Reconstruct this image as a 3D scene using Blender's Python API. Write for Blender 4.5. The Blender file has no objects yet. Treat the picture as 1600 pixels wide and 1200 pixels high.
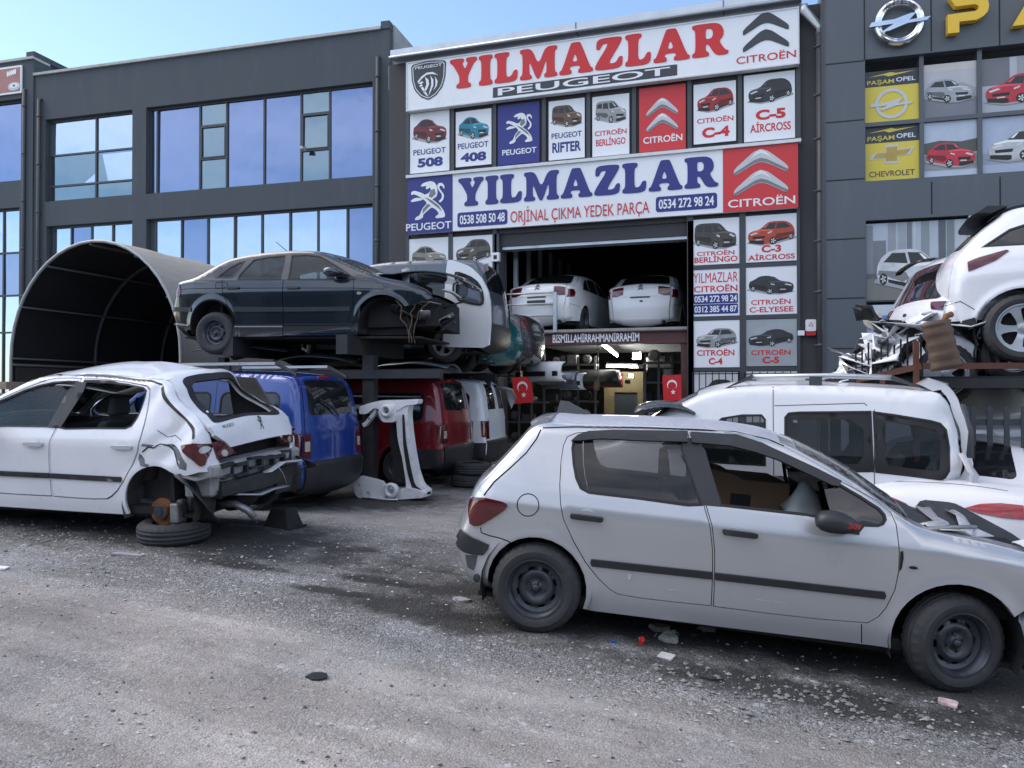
import bpy, bmesh, math, random
import numpy as np
from mathutils import Vector, Matrix, geometry
random.seed(7); rng = np.random.default_rng(7)
R = math.radians
SC = bpy.context.scene
COL = SC.collection

# ------------------------------------------------------------------ camera
YAW, PITCH, FPX = R(17.666), R(0.686), 1202.0
CAM = np.array([0.0, 0.0, 1.65])
cam_d = bpy.data.cameras.new('camera'); cam = bpy.data.objects.new('camera', cam_d); COL.objects.link(cam)
cam.location = CAM; cam.rotation_euler = (R(90) + PITCH, 0, YAW)
cam_d.sensor_fit = 'HORIZONTAL'; cam_d.sensor_width = 36.0; cam_d.lens = FPX / 1600 * 36
cam_d.clip_start = 0.05; cam_d.clip_end = 3000
SC.camera = cam
# ------------------------------------------------------------------ sky, sun, exposure
SUN_EL, SUN_AZ = R(48), R(266)          # sun veiled by cloud off to the left; azimuth measured from +Y towards +X
w = bpy.data.worlds.new('World'); SC.world = w; w.use_nodes = True
nt = w.node_tree; nt.nodes.clear()
N = nt.nodes.new; LK = nt.links.new
sky = N('ShaderNodeTexSky'); sky.sky_type = 'NISHITA'; sky.sun_disc = False
sky.sun_elevation = SUN_EL; sky.sun_rotation = SUN_AZ; sky.air_density = 1.0; sky.dust_density = 0.35; sky.ozone_density = 1.6
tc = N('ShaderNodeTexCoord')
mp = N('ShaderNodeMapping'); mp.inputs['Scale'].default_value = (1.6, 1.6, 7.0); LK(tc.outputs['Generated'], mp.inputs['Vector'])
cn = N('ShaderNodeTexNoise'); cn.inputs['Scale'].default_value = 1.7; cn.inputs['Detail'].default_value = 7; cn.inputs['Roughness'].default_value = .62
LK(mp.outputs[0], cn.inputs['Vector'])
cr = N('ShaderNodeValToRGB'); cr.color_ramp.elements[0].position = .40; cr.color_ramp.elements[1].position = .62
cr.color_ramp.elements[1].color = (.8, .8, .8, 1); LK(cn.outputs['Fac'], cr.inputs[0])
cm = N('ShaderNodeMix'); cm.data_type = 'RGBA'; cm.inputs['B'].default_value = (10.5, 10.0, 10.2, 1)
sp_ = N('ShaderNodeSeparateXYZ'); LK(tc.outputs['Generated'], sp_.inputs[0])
mk = N('ShaderNodeMapRange'); mk.inputs['From Min'].default_value = .15; mk.inputs['From Max'].default_value = -.25; LK(sp_.outputs[1], mk.inputs['Value'])   # broken cloud behind the camera, enlarged and brightened as added fill light on facades
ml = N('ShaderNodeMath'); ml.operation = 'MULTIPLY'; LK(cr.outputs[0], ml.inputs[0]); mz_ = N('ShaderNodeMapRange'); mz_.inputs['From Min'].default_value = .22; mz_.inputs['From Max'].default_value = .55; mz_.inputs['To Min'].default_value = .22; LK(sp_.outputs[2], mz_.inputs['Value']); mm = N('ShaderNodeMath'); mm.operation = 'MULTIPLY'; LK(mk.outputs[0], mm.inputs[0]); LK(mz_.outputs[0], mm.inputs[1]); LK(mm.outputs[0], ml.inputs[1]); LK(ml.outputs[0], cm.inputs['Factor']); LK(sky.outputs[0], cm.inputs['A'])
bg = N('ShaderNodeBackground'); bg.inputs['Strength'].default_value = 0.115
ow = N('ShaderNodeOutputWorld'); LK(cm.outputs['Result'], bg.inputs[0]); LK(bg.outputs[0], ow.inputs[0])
sd = bpy.data.lights.new('sun', 'SUN'); sun = bpy.data.objects.new('sun', sd); COL.objects.link(sun)
sd.energy = 1.0; sd.angle = R(44); sd.color = (1, .89, .78)
dvec = Vector((math.sin(SUN_AZ) * math.cos(SUN_EL), math.cos(SUN_AZ) * math.cos(SUN_EL), math.sin(SUN_EL)))
sun.rotation_euler = dvec.to_track_quat('Z', 'Y').to_euler(); sun.location = (0, 0, 40)
vs = SC.view_settings; SC.display_settings.display_device = 'sRGB'
vs.view_transform = 'Standard'; vs.look = 'None'; vs.exposure = 1.2; vs.gamma = 1; vs.use_curve_mapping = False

# ------------------------------------------------------------------ pixel -> world helpers (metric back-projection on real planes)
_cy, _sy = math.cos(YAW), math.sin(YAW)
CF = np.array([-_sy * math.cos(PITCH), _cy * math.cos(PITCH), math.sin(PITCH)]); CR = np.array([_cy, _sy, 0.0]); CU = np.cross(CR, CF)
def ray(x, y): return CR * (x - 800) / FPX + CU * (600 - y) / FPX + CF
def atZ(x, y, Z): return CAM + ray(x, y) * Z

class Frame:
    """upright plane y = Y0 + k*x : u runs to the right, w towards the street, v = world z"""
    def __init__(s, Y0, k=0.0):
        s.O = np.array([0, Y0, 0.0]); l = math.hypot(1, k); s.u = np.array([1 / l, k / l, 0]); s.o = np.array([k / l, -1 / l, 0]); s.z = np.array([0, 0, 1.0])
    def p(s, u, v, w=0.0): return s.O + s.u * u + s.o * w + s.z * v
    def uv(s, px, py, w=0.0):
        d = ray(px, py); O = s.O + s.o * w
        t = ((O - CAM) @ s.o) / (d @ s.o); q = CAM + d * t - O
        return float(q @ s.u), float(q[2])
    def rect(s, x0, y0, x1, y1, x2, y2, x3, y3, w=0.0):   # corner pixels TL, TR, BL, BR
        a, b, c, d = s.uv(x0, y0, w), s.uv(x1, y1, w), s.uv(x2, y2, w), s.uv(x3, y3, w)
        return ((a[0] + c[0]) / 2, (b[0] + d[0]) / 2, (c[1] + d[1]) / 2, (a[1] + b[1]) / 2)   # u0,u1,v0,v1

# ------------------------------------------------------------------ materials
MATS = {}
def nodes_of(m):
    m.use_nodes = True; t = m.node_tree
    return t, t.nodes.get('Principled BSDF') or [n for n in t.nodes if n.type == 'BSDF_PRINCIPLED'][0]
def mat(name, col, rough=.5, metal=0.0, var=.12, vscale=3.0, dirt=None, dirt_amt=0.0, dscale=2.0, coat=0.0, bump=0.0, bscale=60.0, alpha=1.0, spec=.5, emis=None, estr=0.0, stretch=None, rvar=.12, trans=0.0):
    if name in MATS: return MATS[name]
    m = bpy.data.materials.new(name); t, b = nodes_of(m); N = t.nodes.new; L = t.links.new
    b.inputs['Roughness'].default_value = rough; b.inputs['Metallic'].default_value = metal
    b.inputs['Coat Weight'].default_value = coat; b.inputs['Coat Roughness'].default_value = .03; b.inputs['Specular IOR Level'].default_value = spec
    b.inputs['Alpha'].default_value = alpha; b.inputs['Transmission Weight'].default_value = trans
    tc = N('ShaderNodeTexCoord'); mp = N('ShaderNodeMapping'); L(tc.outputs['Object'], mp.inputs['Vector'])
    if stretch: mp.inputs['Scale'].default_value = stretch
    n1 = N('ShaderNodeTexNoise'); n1.inputs['Scale'].default_value = vscale; n1.inputs['Detail'].default_value = 5; L(mp.outputs[0], n1.inputs['Vector'])
    mr = N('ShaderNodeMapRange'); mr.inputs['To Min'].default_value = 1 - var; mr.inputs['To Max'].default_value = 1 + var; mr.inputs['From Min'].default_value = .25; mr.inputs['From Max'].default_value = .75
    L(n1.outputs['Fac'], mr.inputs['Value'])
    mx = N('ShaderNodeMix'); mx.data_type = 'RGBA'; mx.blend_type = 'MULTIPLY'; mx.inputs['Factor'].default_value = 1; mx.inputs['A'].default_value = (*col, 1); L(mr.outputs[0], mx.inputs['B'])
    out = mx.outputs['Result']
    mr2 = N('ShaderNodeMapRange'); mr2.inputs['To Min'].default_value = max(0, rough - rvar * rough * 2); mr2.inputs['To Max'].default_value = min(1, rough + rvar * rough * 2)
    L(n1.outputs['Fac'], mr2.inputs['Value']); ro = mr2.outputs[0]
    if dirt_amt > 0:
        n2 = N('ShaderNodeTexNoise'); n2.inputs['Scale'].default_value = dscale; n2.inputs['Detail'].default_value = 9; n2.inputs['Roughness'].default_value = .7; L(mp.outputs[0], n2.inputs['Vector'])
        rp = N('ShaderNodeMapRange'); rp.inputs['From Min'].default_value = .62 - .35 * dirt_amt; rp.inputs['From Max'].default_value = .85 - .2 * dirt_amt; rp.inputs['To Max'].default_value = min(1, .35 + dirt_amt); rp.clamp = True
        L(n2.outputs['Fac'], rp.inputs['Value'])
        m2 = N('ShaderNodeMix'); m2.data_type = 'RGBA'; m2.inputs['B'].default_value = (*dirt, 1); L(out, m2.inputs['A']); L(rp.outputs[0], m2.inputs['Factor']); out = m2.outputs['Result']
        m3 = N('ShaderNodeMix'); m3.data_type = 'FLOAT'; m3.inputs['B'].default_value = .8; L(ro, m3.inputs['A']); L(rp.outputs[0], m3.inputs['Factor']); ro = m3.outputs['Result']
        if metal > 0:
            m4 = N('ShaderNodeMix'); m4.data_type = 'FLOAT'; m4.inputs['A'].default_value = metal; m4.inputs['B'].default_value = 0; L(rp.outputs[0], m4.inputs['Factor']); L(m4.outputs['Result'], b.inputs['Metallic'])
    L(out, b.inputs['Base Color']); L(ro, b.inputs['Roughness'])
    if bump > 0:
        n3 = N('ShaderNodeTexNoise'); n3.inputs['Scale'].default_value = bscale; n3.inputs['Detail'].default_value = 4; L(mp.outputs[0], n3.inputs['Vector'])
        bp = N('ShaderNodeBump'); bp.inputs['Strength'].default_value = bump; bp.inputs['Distance'].default_value = .02; L(n3.outputs['Fac'], bp.inputs['Height']); L(bp.outputs[0], b.inputs['Normal'])
    if emis: b.inputs['Emission Color'].default_value = (*emis, 1); b.inputs['Emission Strength'].default_value = estr
    MATS[name] = m; return m
def hexc(h):
    v = [int(h[i:i + 2], 16) / 255 for i in (0, 2, 4)]
    return tuple(c / 12.92 if c <= .04045 else ((c + .055) / 1.055) ** 2.4 for c in v)

# ------------------------------------------------------------------ mesh builder
class MB:
    def __init__(s): s.v = []; s.f = []; s.fm = []; s.nv = {}; s.m = 0
    def add(s, verts, faces, normals=None):
        o = len(s.v); s.v += [tuple(map(float, q)) for q in verts]
        for f in faces: s.f.append(tuple(o + i for i in f)); s.fm.append(s.m)
        if normals is not None:
            for i, n in enumerate(normals): s.nv[o + i] = tuple(map(float, n))
        return s
    def hexa(s, p):  # 8 corners: bottom 4 ccw, top 4 ccw
        return s.add(p, [(3, 2, 1, 0), (4, 5, 6, 7), (0, 1, 5, 4), (1, 2, 6, 5), (2, 3, 7, 6), (3, 0, 4, 7)])
    def box(s, x0, x1, y0, y1, z0, z1):
        return s.hexa([(x0, y0, z0), (x1, y0, z0), (x1, y1, z0), (x0, y1, z0), (x0, y0, z1), (x1, y0, z1), (x1, y1, z1), (x0, y1, z1)])
    def fbox(s, fr, u0, u1, v0, v1, w0, w1):
        P = fr.p
        return s.hexa([P(u0, v0, w1), P(u1, v0, w1), P(u1, v0, w0), P(u0, v0, w0), P(u0, v1, w1), P(u1, v1, w1), P(u1, v1, w0), P(u0, v1, w0)])
    def fquad(s, fr, u0, u1, v0, v1, w): return s.add([fr.p(u0, v0, w), fr.p(u1, v0, w), fr.p(u1, v1, w), fr.p(u0, v1, w)], [(0, 1, 2, 3)])
    def beam(s, a, b, w, h, up=(0, 0, 1)):
        a, b, up = map(np.asarray, (a, b, up)); d = (b - a) / np.linalg.norm(b - a); r = np.cross(d, up)
        if np.linalg.norm(r) < 1e-6: r = np.cross(d, (1, 0, 0))
        r = r / np.linalg.norm(r); u = np.cross(r, d); r = r * w / 2; u = u * h / 2
        return s.hexa([a - r - u, a + r - u, b + r - u, b - r - u, a - r + u, a + r + u, b + r + u, b - r + u])
    def tube(s, pts, rad, seg=8, caps=True, closed=False):
        pts = [np.asarray(p, float) for p in pts]; n = len(pts); rad = rad if hasattr(rad, '__len__') else [rad] * n
        vs = []; ref = None
        for i in range(n):
            a = pts[(i - 1) % n] if (i > 0 or closed) else pts[i]; b = pts[(i + 1) % n] if (i < n - 1 or closed) else pts[i]
            d = b - a; d /= (np.linalg.norm(d) + 1e-12)
            if ref is None: ref = np.cross(d, (0, 0, 1) if abs(d[2]) < .9 else (1, 0, 0))
            ref = ref - d * (ref @ d); ref /= (np.linalg.norm(ref) + 1e-12); q = np.cross(d, ref)
            for k in range(seg):
                t = 2 * math.pi * k / seg; vs.append(pts[i] + (ref * math.cos(t) + q * math.sin(t)) * rad[i])
        fs = []
        for i in range(n if closed else n - 1):
            j = (i + 1) % n
            for k in range(seg): l = (k + 1) % seg; fs.append((i * seg + k, i * seg + l, j * seg + l, j * seg + k))
        if caps and not closed: fs.append(tuple(range(seg))[::-1]); fs.append(tuple((n - 1) * seg + k for k in range(seg)))
        return s.add(vs, fs)
    def lathe(s, prof, seg=48, axis='y', c=(0, 0, 0), fn=None):
        vs = []; n = len(prof)
        for k in range(seg):
            t = 2 * math.pi * k / seg
            for i, (r, h) in enumerate(prof):
                if fn: r = fn(r, h, k)
                a, b = r * math.cos(t), r * math.sin(t)
                vs.append((c[0] + a, c[1] + h, c[2] + b) if axis == 'y' else (c[0] + a, c[1] + b, c[2] + h))
        fs = []
        for k in range(seg):
            l = (k + 1) % seg
            for i in range(n - 1):
                q = (k * n + i, k * n + i + 1, l * n + i + 1, l * n + i); fs.append(q if axis == 'y' else q[::-1])
        return s.add(vs, fs)
    def xform(s, M, i0=0):
        for i in range(i0, len(s.v)): s.v[i] = tuple(M @ Vector(s.v[i]))
        for i in list(s.nv):
            if i >= i0: s.nv[i] = tuple((M.to_3x3() @ Vector(s.nv[i])).normalized())
        return s
    def build(s, name, mats, parent=None, smooth=False, world=False, angle=None):
        me = bpy.data.meshes.new(name); v = s.v
        if world and parent is not None:
            l = parent['_o'] if '_o' in parent else parent.location; v = [(a - l[0], b - l[1], c - l[2]) for a, b, c in v]
        me.from_pydata(v, [], s.f)
        for m in (mats if isinstance(mats, (list, tuple)) else [mats]): me.materials.append(m)
        if any(s.fm): me.polygons.foreach_set('material_index', s.fm)
        if smooth or s.nv: me.polygons.foreach_set('use_smooth', [True] * len(s.f))
        me.update()
        if s.nv:
            vn = [tuple(x.vector) for x in me.vertex_normals]
            for i, n in s.nv.items(): vn[i] = n
            me.normals_split_custom_set_from_vertices(vn)
        elif angle: me.set_sharp_from_angle(angle=R(angle))
        o = bpy.data.objects.new(name, me); COL.objects.link(o)
        if parent is not None: o.parent = parent
        return o
def build_each(mb, name, mats, parent=None, **k):
    """one object per connected piece"""
    p = list(range(len(mb.v)))
    def find(a):
        while p[a] != a: p[a] = p[p[a]]; a = p[a]
        return a
    for f in mb.f:
        for q in f[1:]: p[find(q)] = find(f[0])
    g = {}
    for f, m in zip(mb.f, mb.fm): g.setdefault(find(f[0]), []).append((f, m))
    for fs in g.values():
        ids = sorted({i for f, _ in fs for i in f}); ix = {a: b for b, a in enumerate(ids)}; n = MB(); n.v = [mb.v[i] for i in ids]; n.f = [tuple(ix[i] for i in f) for f, _ in fs]; n.fm = [m for _, m in fs]
        n.build(name, mats, parent, **k)
def tag(o, label=None, cat=None, group=None, kind=None):
    if label: o['label'] = label
    if cat: o['category'] = cat
    if group: o['group'] = group
    if kind: o['kind'] = kind
    return o
def thing(name, label, cat, loc=(0, 0, 0), group=None):
    o = bpy.data.objects.new(name, None); COL.objects.link(o); o.location = tuple(map(float, loc)); o.empty_display_size = .2
    return tag(o, label, cat, group)

# ------------------------------------------------------------------ 2D polygons -> meshes
def resample(poly, sp, closed=True):
    P = np.asarray(poly, float); out = []
    n = len(P)
    for i in range(n if closed else n - 1):
        a, b = P[i], P[(i + 1) % n]; k = max(1, int(math.ceil(np.linalg.norm(b - a) / sp - 1e-6)))
        for j in range(k): out.append(a + (b - a) * j / k)
    if not closed: out.append(P[-1])
    return np.array(out)
def smooth_poly(poly, it=1, closed=True, keep=.25):
    P = np.asarray(poly, float)
    for _ in range(it):
        if closed:
            Q = np.roll(P, -1, 0); P = np.stack([P * (1 - keep) + Q * keep, P * keep + Q * (1 - keep)], 1).reshape(-1, P.shape[1])
        else:
            A, B = P[:-1], P[1:]; M = np.stack([A * (1 - keep) + B * keep, A * keep + B * (1 - keep)], 1).reshape(-1, P.shape[1]); P = np.vstack([P[:1], M, P[-1:]])
    return P
def catmull(P, per=8):
    P = np.asarray(P, float); Q = np.vstack([2 * P[0] - P[1], P, 2 * P[-1] - P[-2]]); out = []; ks = []
    for i in range(1, len(Q) - 2):
        for j in range(per):
            t = j / per; p0, p1, p2, p3 = Q[i - 1], Q[i], Q[i + 1], Q[i + 2]
            out.append(.5 * (2 * p1 + (p2 - p0) * t + (2 * p0 - 5 * p1 + 4 * p2 - p3) * t * t + (3 * p1 - p0 - 3 * p2 + p3) * t ** 3)); ks.append(i - 1 + t)
    out.append(P[-1]); ks.append(len(P) - 1)
    return np.array(out), np.array(ks)
def inside(P, poly):
    x, y = P[:, 0][:, None], P[:, 1][:, None]; A = np.asarray(poly); B = np.roll(A, -1, 0)
    c = (A[:, 1][None] > y) != (B[:, 1][None] > y)
    with np.errstate(divide='ignore', invalid='ignore'):
        xi = A[:, 0][None] + (y - A[:, 1][None]) * (B[:, 0] - A[:, 0])[None] / (B[:, 1] - A[:, 1])[None]
    return ((c & (x < xi)).sum(1) % 2) == 1
def seg_dist(P, A, B):
    d = B - A; L = (d * d).sum(1) + 1e-12
    t = np.clip(((P[:, None] - A[None]) * d[None]).sum(2) / L[None], 0, 1)
    q = A[None] + t[..., None] * d[None]; D = np.sqrt(((P[:, None] - q) ** 2).sum(2)); i = D.argmin(1)
    return D[np.arange(len(P)), i], i, t[np.arange(len(P)), i]
def sheet2d(outer, holes=(), sp=.05, grid=True, extra=None):
    loops = [resample(outer, sp)] + [resample(h, sp) for h in holes]
    V = []; E = []
    for l in loops:
        o = len(V); n = len(l); V += [tuple(q) for q in l]; E += [(o + i, o + (i + 1) % n) for i in range(n)]
    if grid:
        lo, hi = loops[0].min(0), loops[0].max(0)
        gx, gy = np.meshgrid(np.arange(lo[0] + sp / 2, hi[0], sp), np.arange(lo[1] + sp / 2, hi[1], sp)); G = np.stack([gx.ravel(), gy.ravel()], 1)
        ne = 0
        if extra is not None and len(extra):
            ke = inside(extra, loops[0])
            for h in loops[1:]: ke &= ~inside(extra, h)
            extra = extra[ke]
            if len(extra): G = G[np.sqrt(((G[:, None] - extra[None]) ** 2).sum(2)).min(1) > .5 * sp]; extra = extra[seg_dist(extra, np.vstack(loops), np.vstack([np.roll(l, -1, 0) for l in loops]))[0] > .006]; V += [tuple(q) for q in extra]
        if len(G):
            k = inside(G, loops[0])
            for h in loops[1:]: k &= ~inside(G, h)
            G = G[k]
            if len(G):
                A = np.vstack(loops); B = np.vstack([np.roll(l, -1, 0) for l in loops])
                G = G[seg_dist(G, A, B)[0] > .45 * sp]; V += [tuple(q) for q in G]
    r = geometry.delaunay_2d_cdt([Vector(q) for q in V], E, [], 0, 1e-6)
    P = np.array([(q.x, q.y) for q in r[0]]); T = np.array([f for f in r[2] if len(f) == 3])
    c = P[T].mean(1); k = inside(c, loops[0])
    for h in loops[1:]: k &= ~inside(c, h)
    T = T[k]
    a = P[T]; cr = (a[:, 1, 0] - a[:, 0, 0]) * (a[:, 2, 1] - a[:, 0, 1]) - (a[:, 1, 1] - a[:, 0, 1]) * (a[:, 2, 0] - a[:, 0, 0])
    T[cr < 0] = T[cr < 0][:, ::-1]
    return P, T
def prism(mb, fr, poly, w0, w1, holes=(), sides=True):
    """flat shape on a facade frame from depth w0 (back) to w1 (front)"""
    P, T = sheet2d(poly, holes, 1e9, False)
    mb.add([fr.p(a, b, w1) for a, b in P], [tuple(t) for t in T])
    if sides:
        for l in [poly] + list(holes):
            l = np.asarray(l, float); ar = 0.5 * np.sum(l[:, 0] * np.roll(l[:, 1], -1) - np.roll(l[:, 0], -1) * l[:, 1])
            if (ar < 0) != (l is not poly and False): l = l[::-1]
            n = len(l); mb.add([fr.p(a, b, w1) for a, b in l] + [fr.p(a, b, w0) for a, b in l], [(i, n + i, n + (i + 1) % n, (i + 1) % n) for i in range(n)])
    return mb
def rrect(u0, u1, v0, v1, r, n=5):
    out = []
    for cx, cy, a0 in ((u1 - r, v0 + r, -90), (u1 - r, v1 - r, 0), (u0 + r, v1 - r, 90), (u0 + r, v0 + r, 180)):
        for i in range(n): a = R(a0 + 90 * i / (n - 1)); out.append((cx + r * math.cos(a), cy + r * math.sin(a)))
    return out
def ellipse(cx, cy, rx, ry, n=24, a0=0): return [(cx + rx * math.cos(2 * math.pi * i / n + a0), cy + ry * math.sin(2 * math.pi * i / n + a0)) for i in range(n)]
def rectp(u0, u1, v0, v1): return [(u0, v0), (u1, v0), (u1, v1), (u0, v1)]
# lettering from Blender's built-in font, fitted in a box
def text2d(txt, bold=0.0, spacing=1.0):
    c = bpy.data.curves.new('lettering', 'FONT'); c.body = txt; c.offset = bold; c.fill_mode = 'FRONT'; c.resolution_u = 4; c.space_character = spacing
    o = bpy.data.objects.new('lettering', c); COL.objects.link(o)
    dg = bpy.context.evaluated_depsgraph_get(); me = bpy.data.meshes.new_from_object(o.evaluated_get(dg))
    V = np.array([v.co[:2] for v in me.vertices]); F = [tuple(p.vertices) for p in me.polygons]
    bpy.data.objects.remove(o); bpy.data.curves.remove(c); bpy.data.meshes.remove(me)
    return V, F
def put_text(mb, fr, txt, u0, u1, v0, v1, w, bold=.02, spacing=1.0, shear=0.0):
    V, F = text2d(txt, bold, spacing); lo, hi = V.min(0), V.max(0); q = (V - lo) / (hi - lo)
    # accents would squash the capitals: scale on the cap height instead
    caps, _ = text2d('H', bold); ch = caps[:, 1].max() - caps[:, 1].min(); q[:, 1] = (V[:, 1] - caps[:, 1].min()) / ch
    mb.add([fr.p(u0 + a * (u1 - u0) + shear * b * (v1 - v0), v0 + b * (v1 - v0), w) for a, b in q], F)
    return mb
# ------------------------------------------------------------------ palette
M_navy = mat('plaster_slate', (.052, .066, .080), .75, var=.10, vscale=1.2, dirt=(.10, .115, .13), dirt_amt=.22, dscale=2.2, bump=.15, bscale=25, stretch=(1.6, 1.6, .30))
M_brown = mat('plaster_umber', (.058, .056, .062), .8, var=.1, vscale=1.5, dirt=(.10, .1, .1), dirt_amt=.1, dscale=4, bump=.12, bscale=30)
M_acp = mat('composite_panel', (.078, .092, .108), .42, metal=.0, var=.06, vscale=.8, dirt=(.13, .145, .16), dirt_amt=.18, dscale=1.6, stretch=(1.5, 1.5, .28))
M_gap = mat('joint_black', (.012, .013, .015), .8)
M_alu = mat('window_alu', (.045, .052, .060), .45, var=.06)
M_coping = mat('coping_stone', (.42, .42, .40), .8, var=.15, vscale=5, dirt=(.2, .2, .19), dirt_amt=.25)
M_conc = mat('bare_concrete', (.30, .30, .30), .9, var=.2, vscale=3, dirt=(.12, .12, .12), dirt_amt=.3, bump=.2, bscale=30)
M_galv = mat('galvanised', (.50, .53, .56), .35, metal=.7, var=.08, vscale=3, dirt=(.35, .36, .36), dirt_amt=.2)
M_gutpipe = mat('painted_pipe', (.05, .055, .065), .5, var=.1)
M_white = mat('sign_white', (.74, .76, .80), .45, var=.03, vscale=1, dirt=(.50, .52, .54), dirt_amt=.16, dscale=2.2, stretch=(1.5, 1.5, .4), bump=.03, bscale=4)
M_red = mat('sign_red', (.56, .030, .035), .45, var=.05, vscale=1)
M_redtxt = mat('letter_red', (.55, .016, .02), .45, var=.03)
M_blue = mat('sign_blue', (.022, .028, .20), .45, var=.04, vscale=1)
M_bluetxt = mat('letter_blue', (.022, .026, .19), .45, var=.03)
M_dark = mat('print_charcoal', (.035, .042, .052), .5, var=.05)
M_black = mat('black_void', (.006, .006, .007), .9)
M_yel = mat('sign_yellow', (.62, .50, .06), .4, var=.05, vscale=1.5)
M_chrome = mat('chrome', (.72, .74, .77), .14, metal=1.0, var=.04)
M_logo1 = mat('print_silver', (.50, .52, .54), .45, var=.05); M_logo2 = mat('print_silver_dark', (.17, .18, .19), .45); M_logo3 = mat('print_silver_light', (.74, .76, .78), .45)
M_strip = mat('sheet_edge', (.62, .64, .66), .45, var=.08, vscale=6, dirt=(.3, .3, .3), dirt_amt=.2)
def glass_mat(name, col, rough=.03, metal=.9, wob=.02):
    m = bpy.data.materials.new(name); t, b = nodes_of(m); N = t.nodes.new; L = t.links.new
    tc = N('ShaderNodeTexCoord'); n1 = N('ShaderNodeTexNoise'); n1.inputs['Scale'].default_value = .9; n1.inputs['Detail'].default_value = 2; L(tc.outputs['Object'], n1.inputs['Vector'])
    bp = N('ShaderNodeBump'); bp.inputs['Strength'].default_value = wob; bp.inputs['Distance'].default_value = .3; L(n1.outputs['Fac'], bp.inputs['Height']); L(bp.outputs[0], b.inputs['Normal'])
    n2 = N('ShaderNodeTexNoise'); n2.inputs['Scale'].default_value = 3; n2.inputs['Detail'].default_value = 6; L(tc.outputs['Object'], n2.inputs['Vector'])
    mr = N('ShaderNodeMapRange'); mr.inputs['To Min'].default_value = rough; mr.inputs['To Max'].default_value = rough + .08; mr.inputs['From Min'].default_value = .4; L(n2.outputs['Fac'], mr.inputs['Value']); L(mr.outputs[0], b.inputs['Roughness'])
    mr3 = N('ShaderNodeMapRange'); mr3.inputs['To Min'].default_value = .92; mr3.inputs['To Max'].default_value = 1.06; L(n2.outputs['Fac'], mr3.inputs['Value'])
    mx = N('ShaderNodeMix'); mx.data_type = 'RGBA'; mx.blend_type = 'MULTIPLY'; mx.inputs['Factor'].default_value = 1; mx.inputs['A'].default_value = (*col, 1); L(mr3.outputs[0], mx.inputs['B']); L(mx.outputs['Result'], b.inputs['Base Color'])
    b.inputs['Metallic'].default_value = metal; return m
M_gl_blue = glass_mat('solar_film_blue', (.20, .25, .385)); M_gl_sky = glass_mat('solar_film_pale', (.42, .50, .60)); M_gl_grey = glass_mat('clear_pane_grey', (.20, .26, .29))

# ------------------------------------------------------------------ ground
def sstep(a, b, x): t = np.clip((x - a) / (b - a), 0, 1); return t * t * (3 - 2 * t)
def gz(x, y):
    x, y = np.asarray(x, float), np.asarray(y, float)
    near = np.interp(x, [-40, -8, -5.0, -1.43, 1.16, 3, 40], [.42, .40, .295, .028, -.19, -.30, -.42])
    far = np.interp(x, [-40, -7, -4, 1, 40], [.22, .17, .15, .02, 0])
    k = sstep(6.2, 9.0, y); return near * (1 - k) + far * k
xs = np.unique(np.concatenate([[-900, -400, -200, -100, -60, -40, -30, -22, -16], np.arange(-12, 10, .09), [11, 13, 16, 22, 30, 40, 60, 100, 200, 400, 900]]))
ys = np.unique(np.concatenate([[-900, -400, -200, -100, -50, -25, -12, -6, -3, -1, 0, .5], np.arange(1, 11, .07), np.arange(11, 18, .3), [20, 25, 35, 50, 100, 200, 400, 900]]))
GX, GY = np.meshgrid(xs, ys)
def fbm(x, y, f, o=4, seed=0):
    out = 0; a = 1
    for i in range(o):
        ph = np.random.default_rng(seed + i).uniform(0, 6.28, (6, 3)); s = 0
        for th, p1, p2 in ph: s = s + np.sin((x * np.cos(th) + y * np.sin(th)) * f * (1 + .3 * np.cos(p1)) + p2)
        out = out + a * s / 6; a *= .5; f *= 2.03
    return out
GZ = gz(GX, GY); near = ((GX > -12) & (GX < 10) & (GY > .9) & (GY < 11))
GZ = GZ + np.where(near, .010 * fbm(GX, GY, 2.2, 4, 1) + rng.normal(0, .0035, GX.shape), 0)
me = bpy.data.meshes.new('ground'); nx, ny = len(xs), len(ys)
idx = np.arange(nx * ny).reshape(ny, nx); fc = np.stack([idx[:-1, :-1], idx[:-1, 1:], idx[1:, 1:], idx[1:, :-1]], -1).reshape(-1, 4)
me.from_pydata(np.stack([GX, GY, GZ], -1).reshape(-1, 3).tolist(), [], fc.tolist()); me.polygons.foreach_set('use_smooth', [True] * len(fc))
ground = bpy.data.objects.new('ground', me); COL.objects.link(ground); tag(ground, kind='structure')
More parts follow.
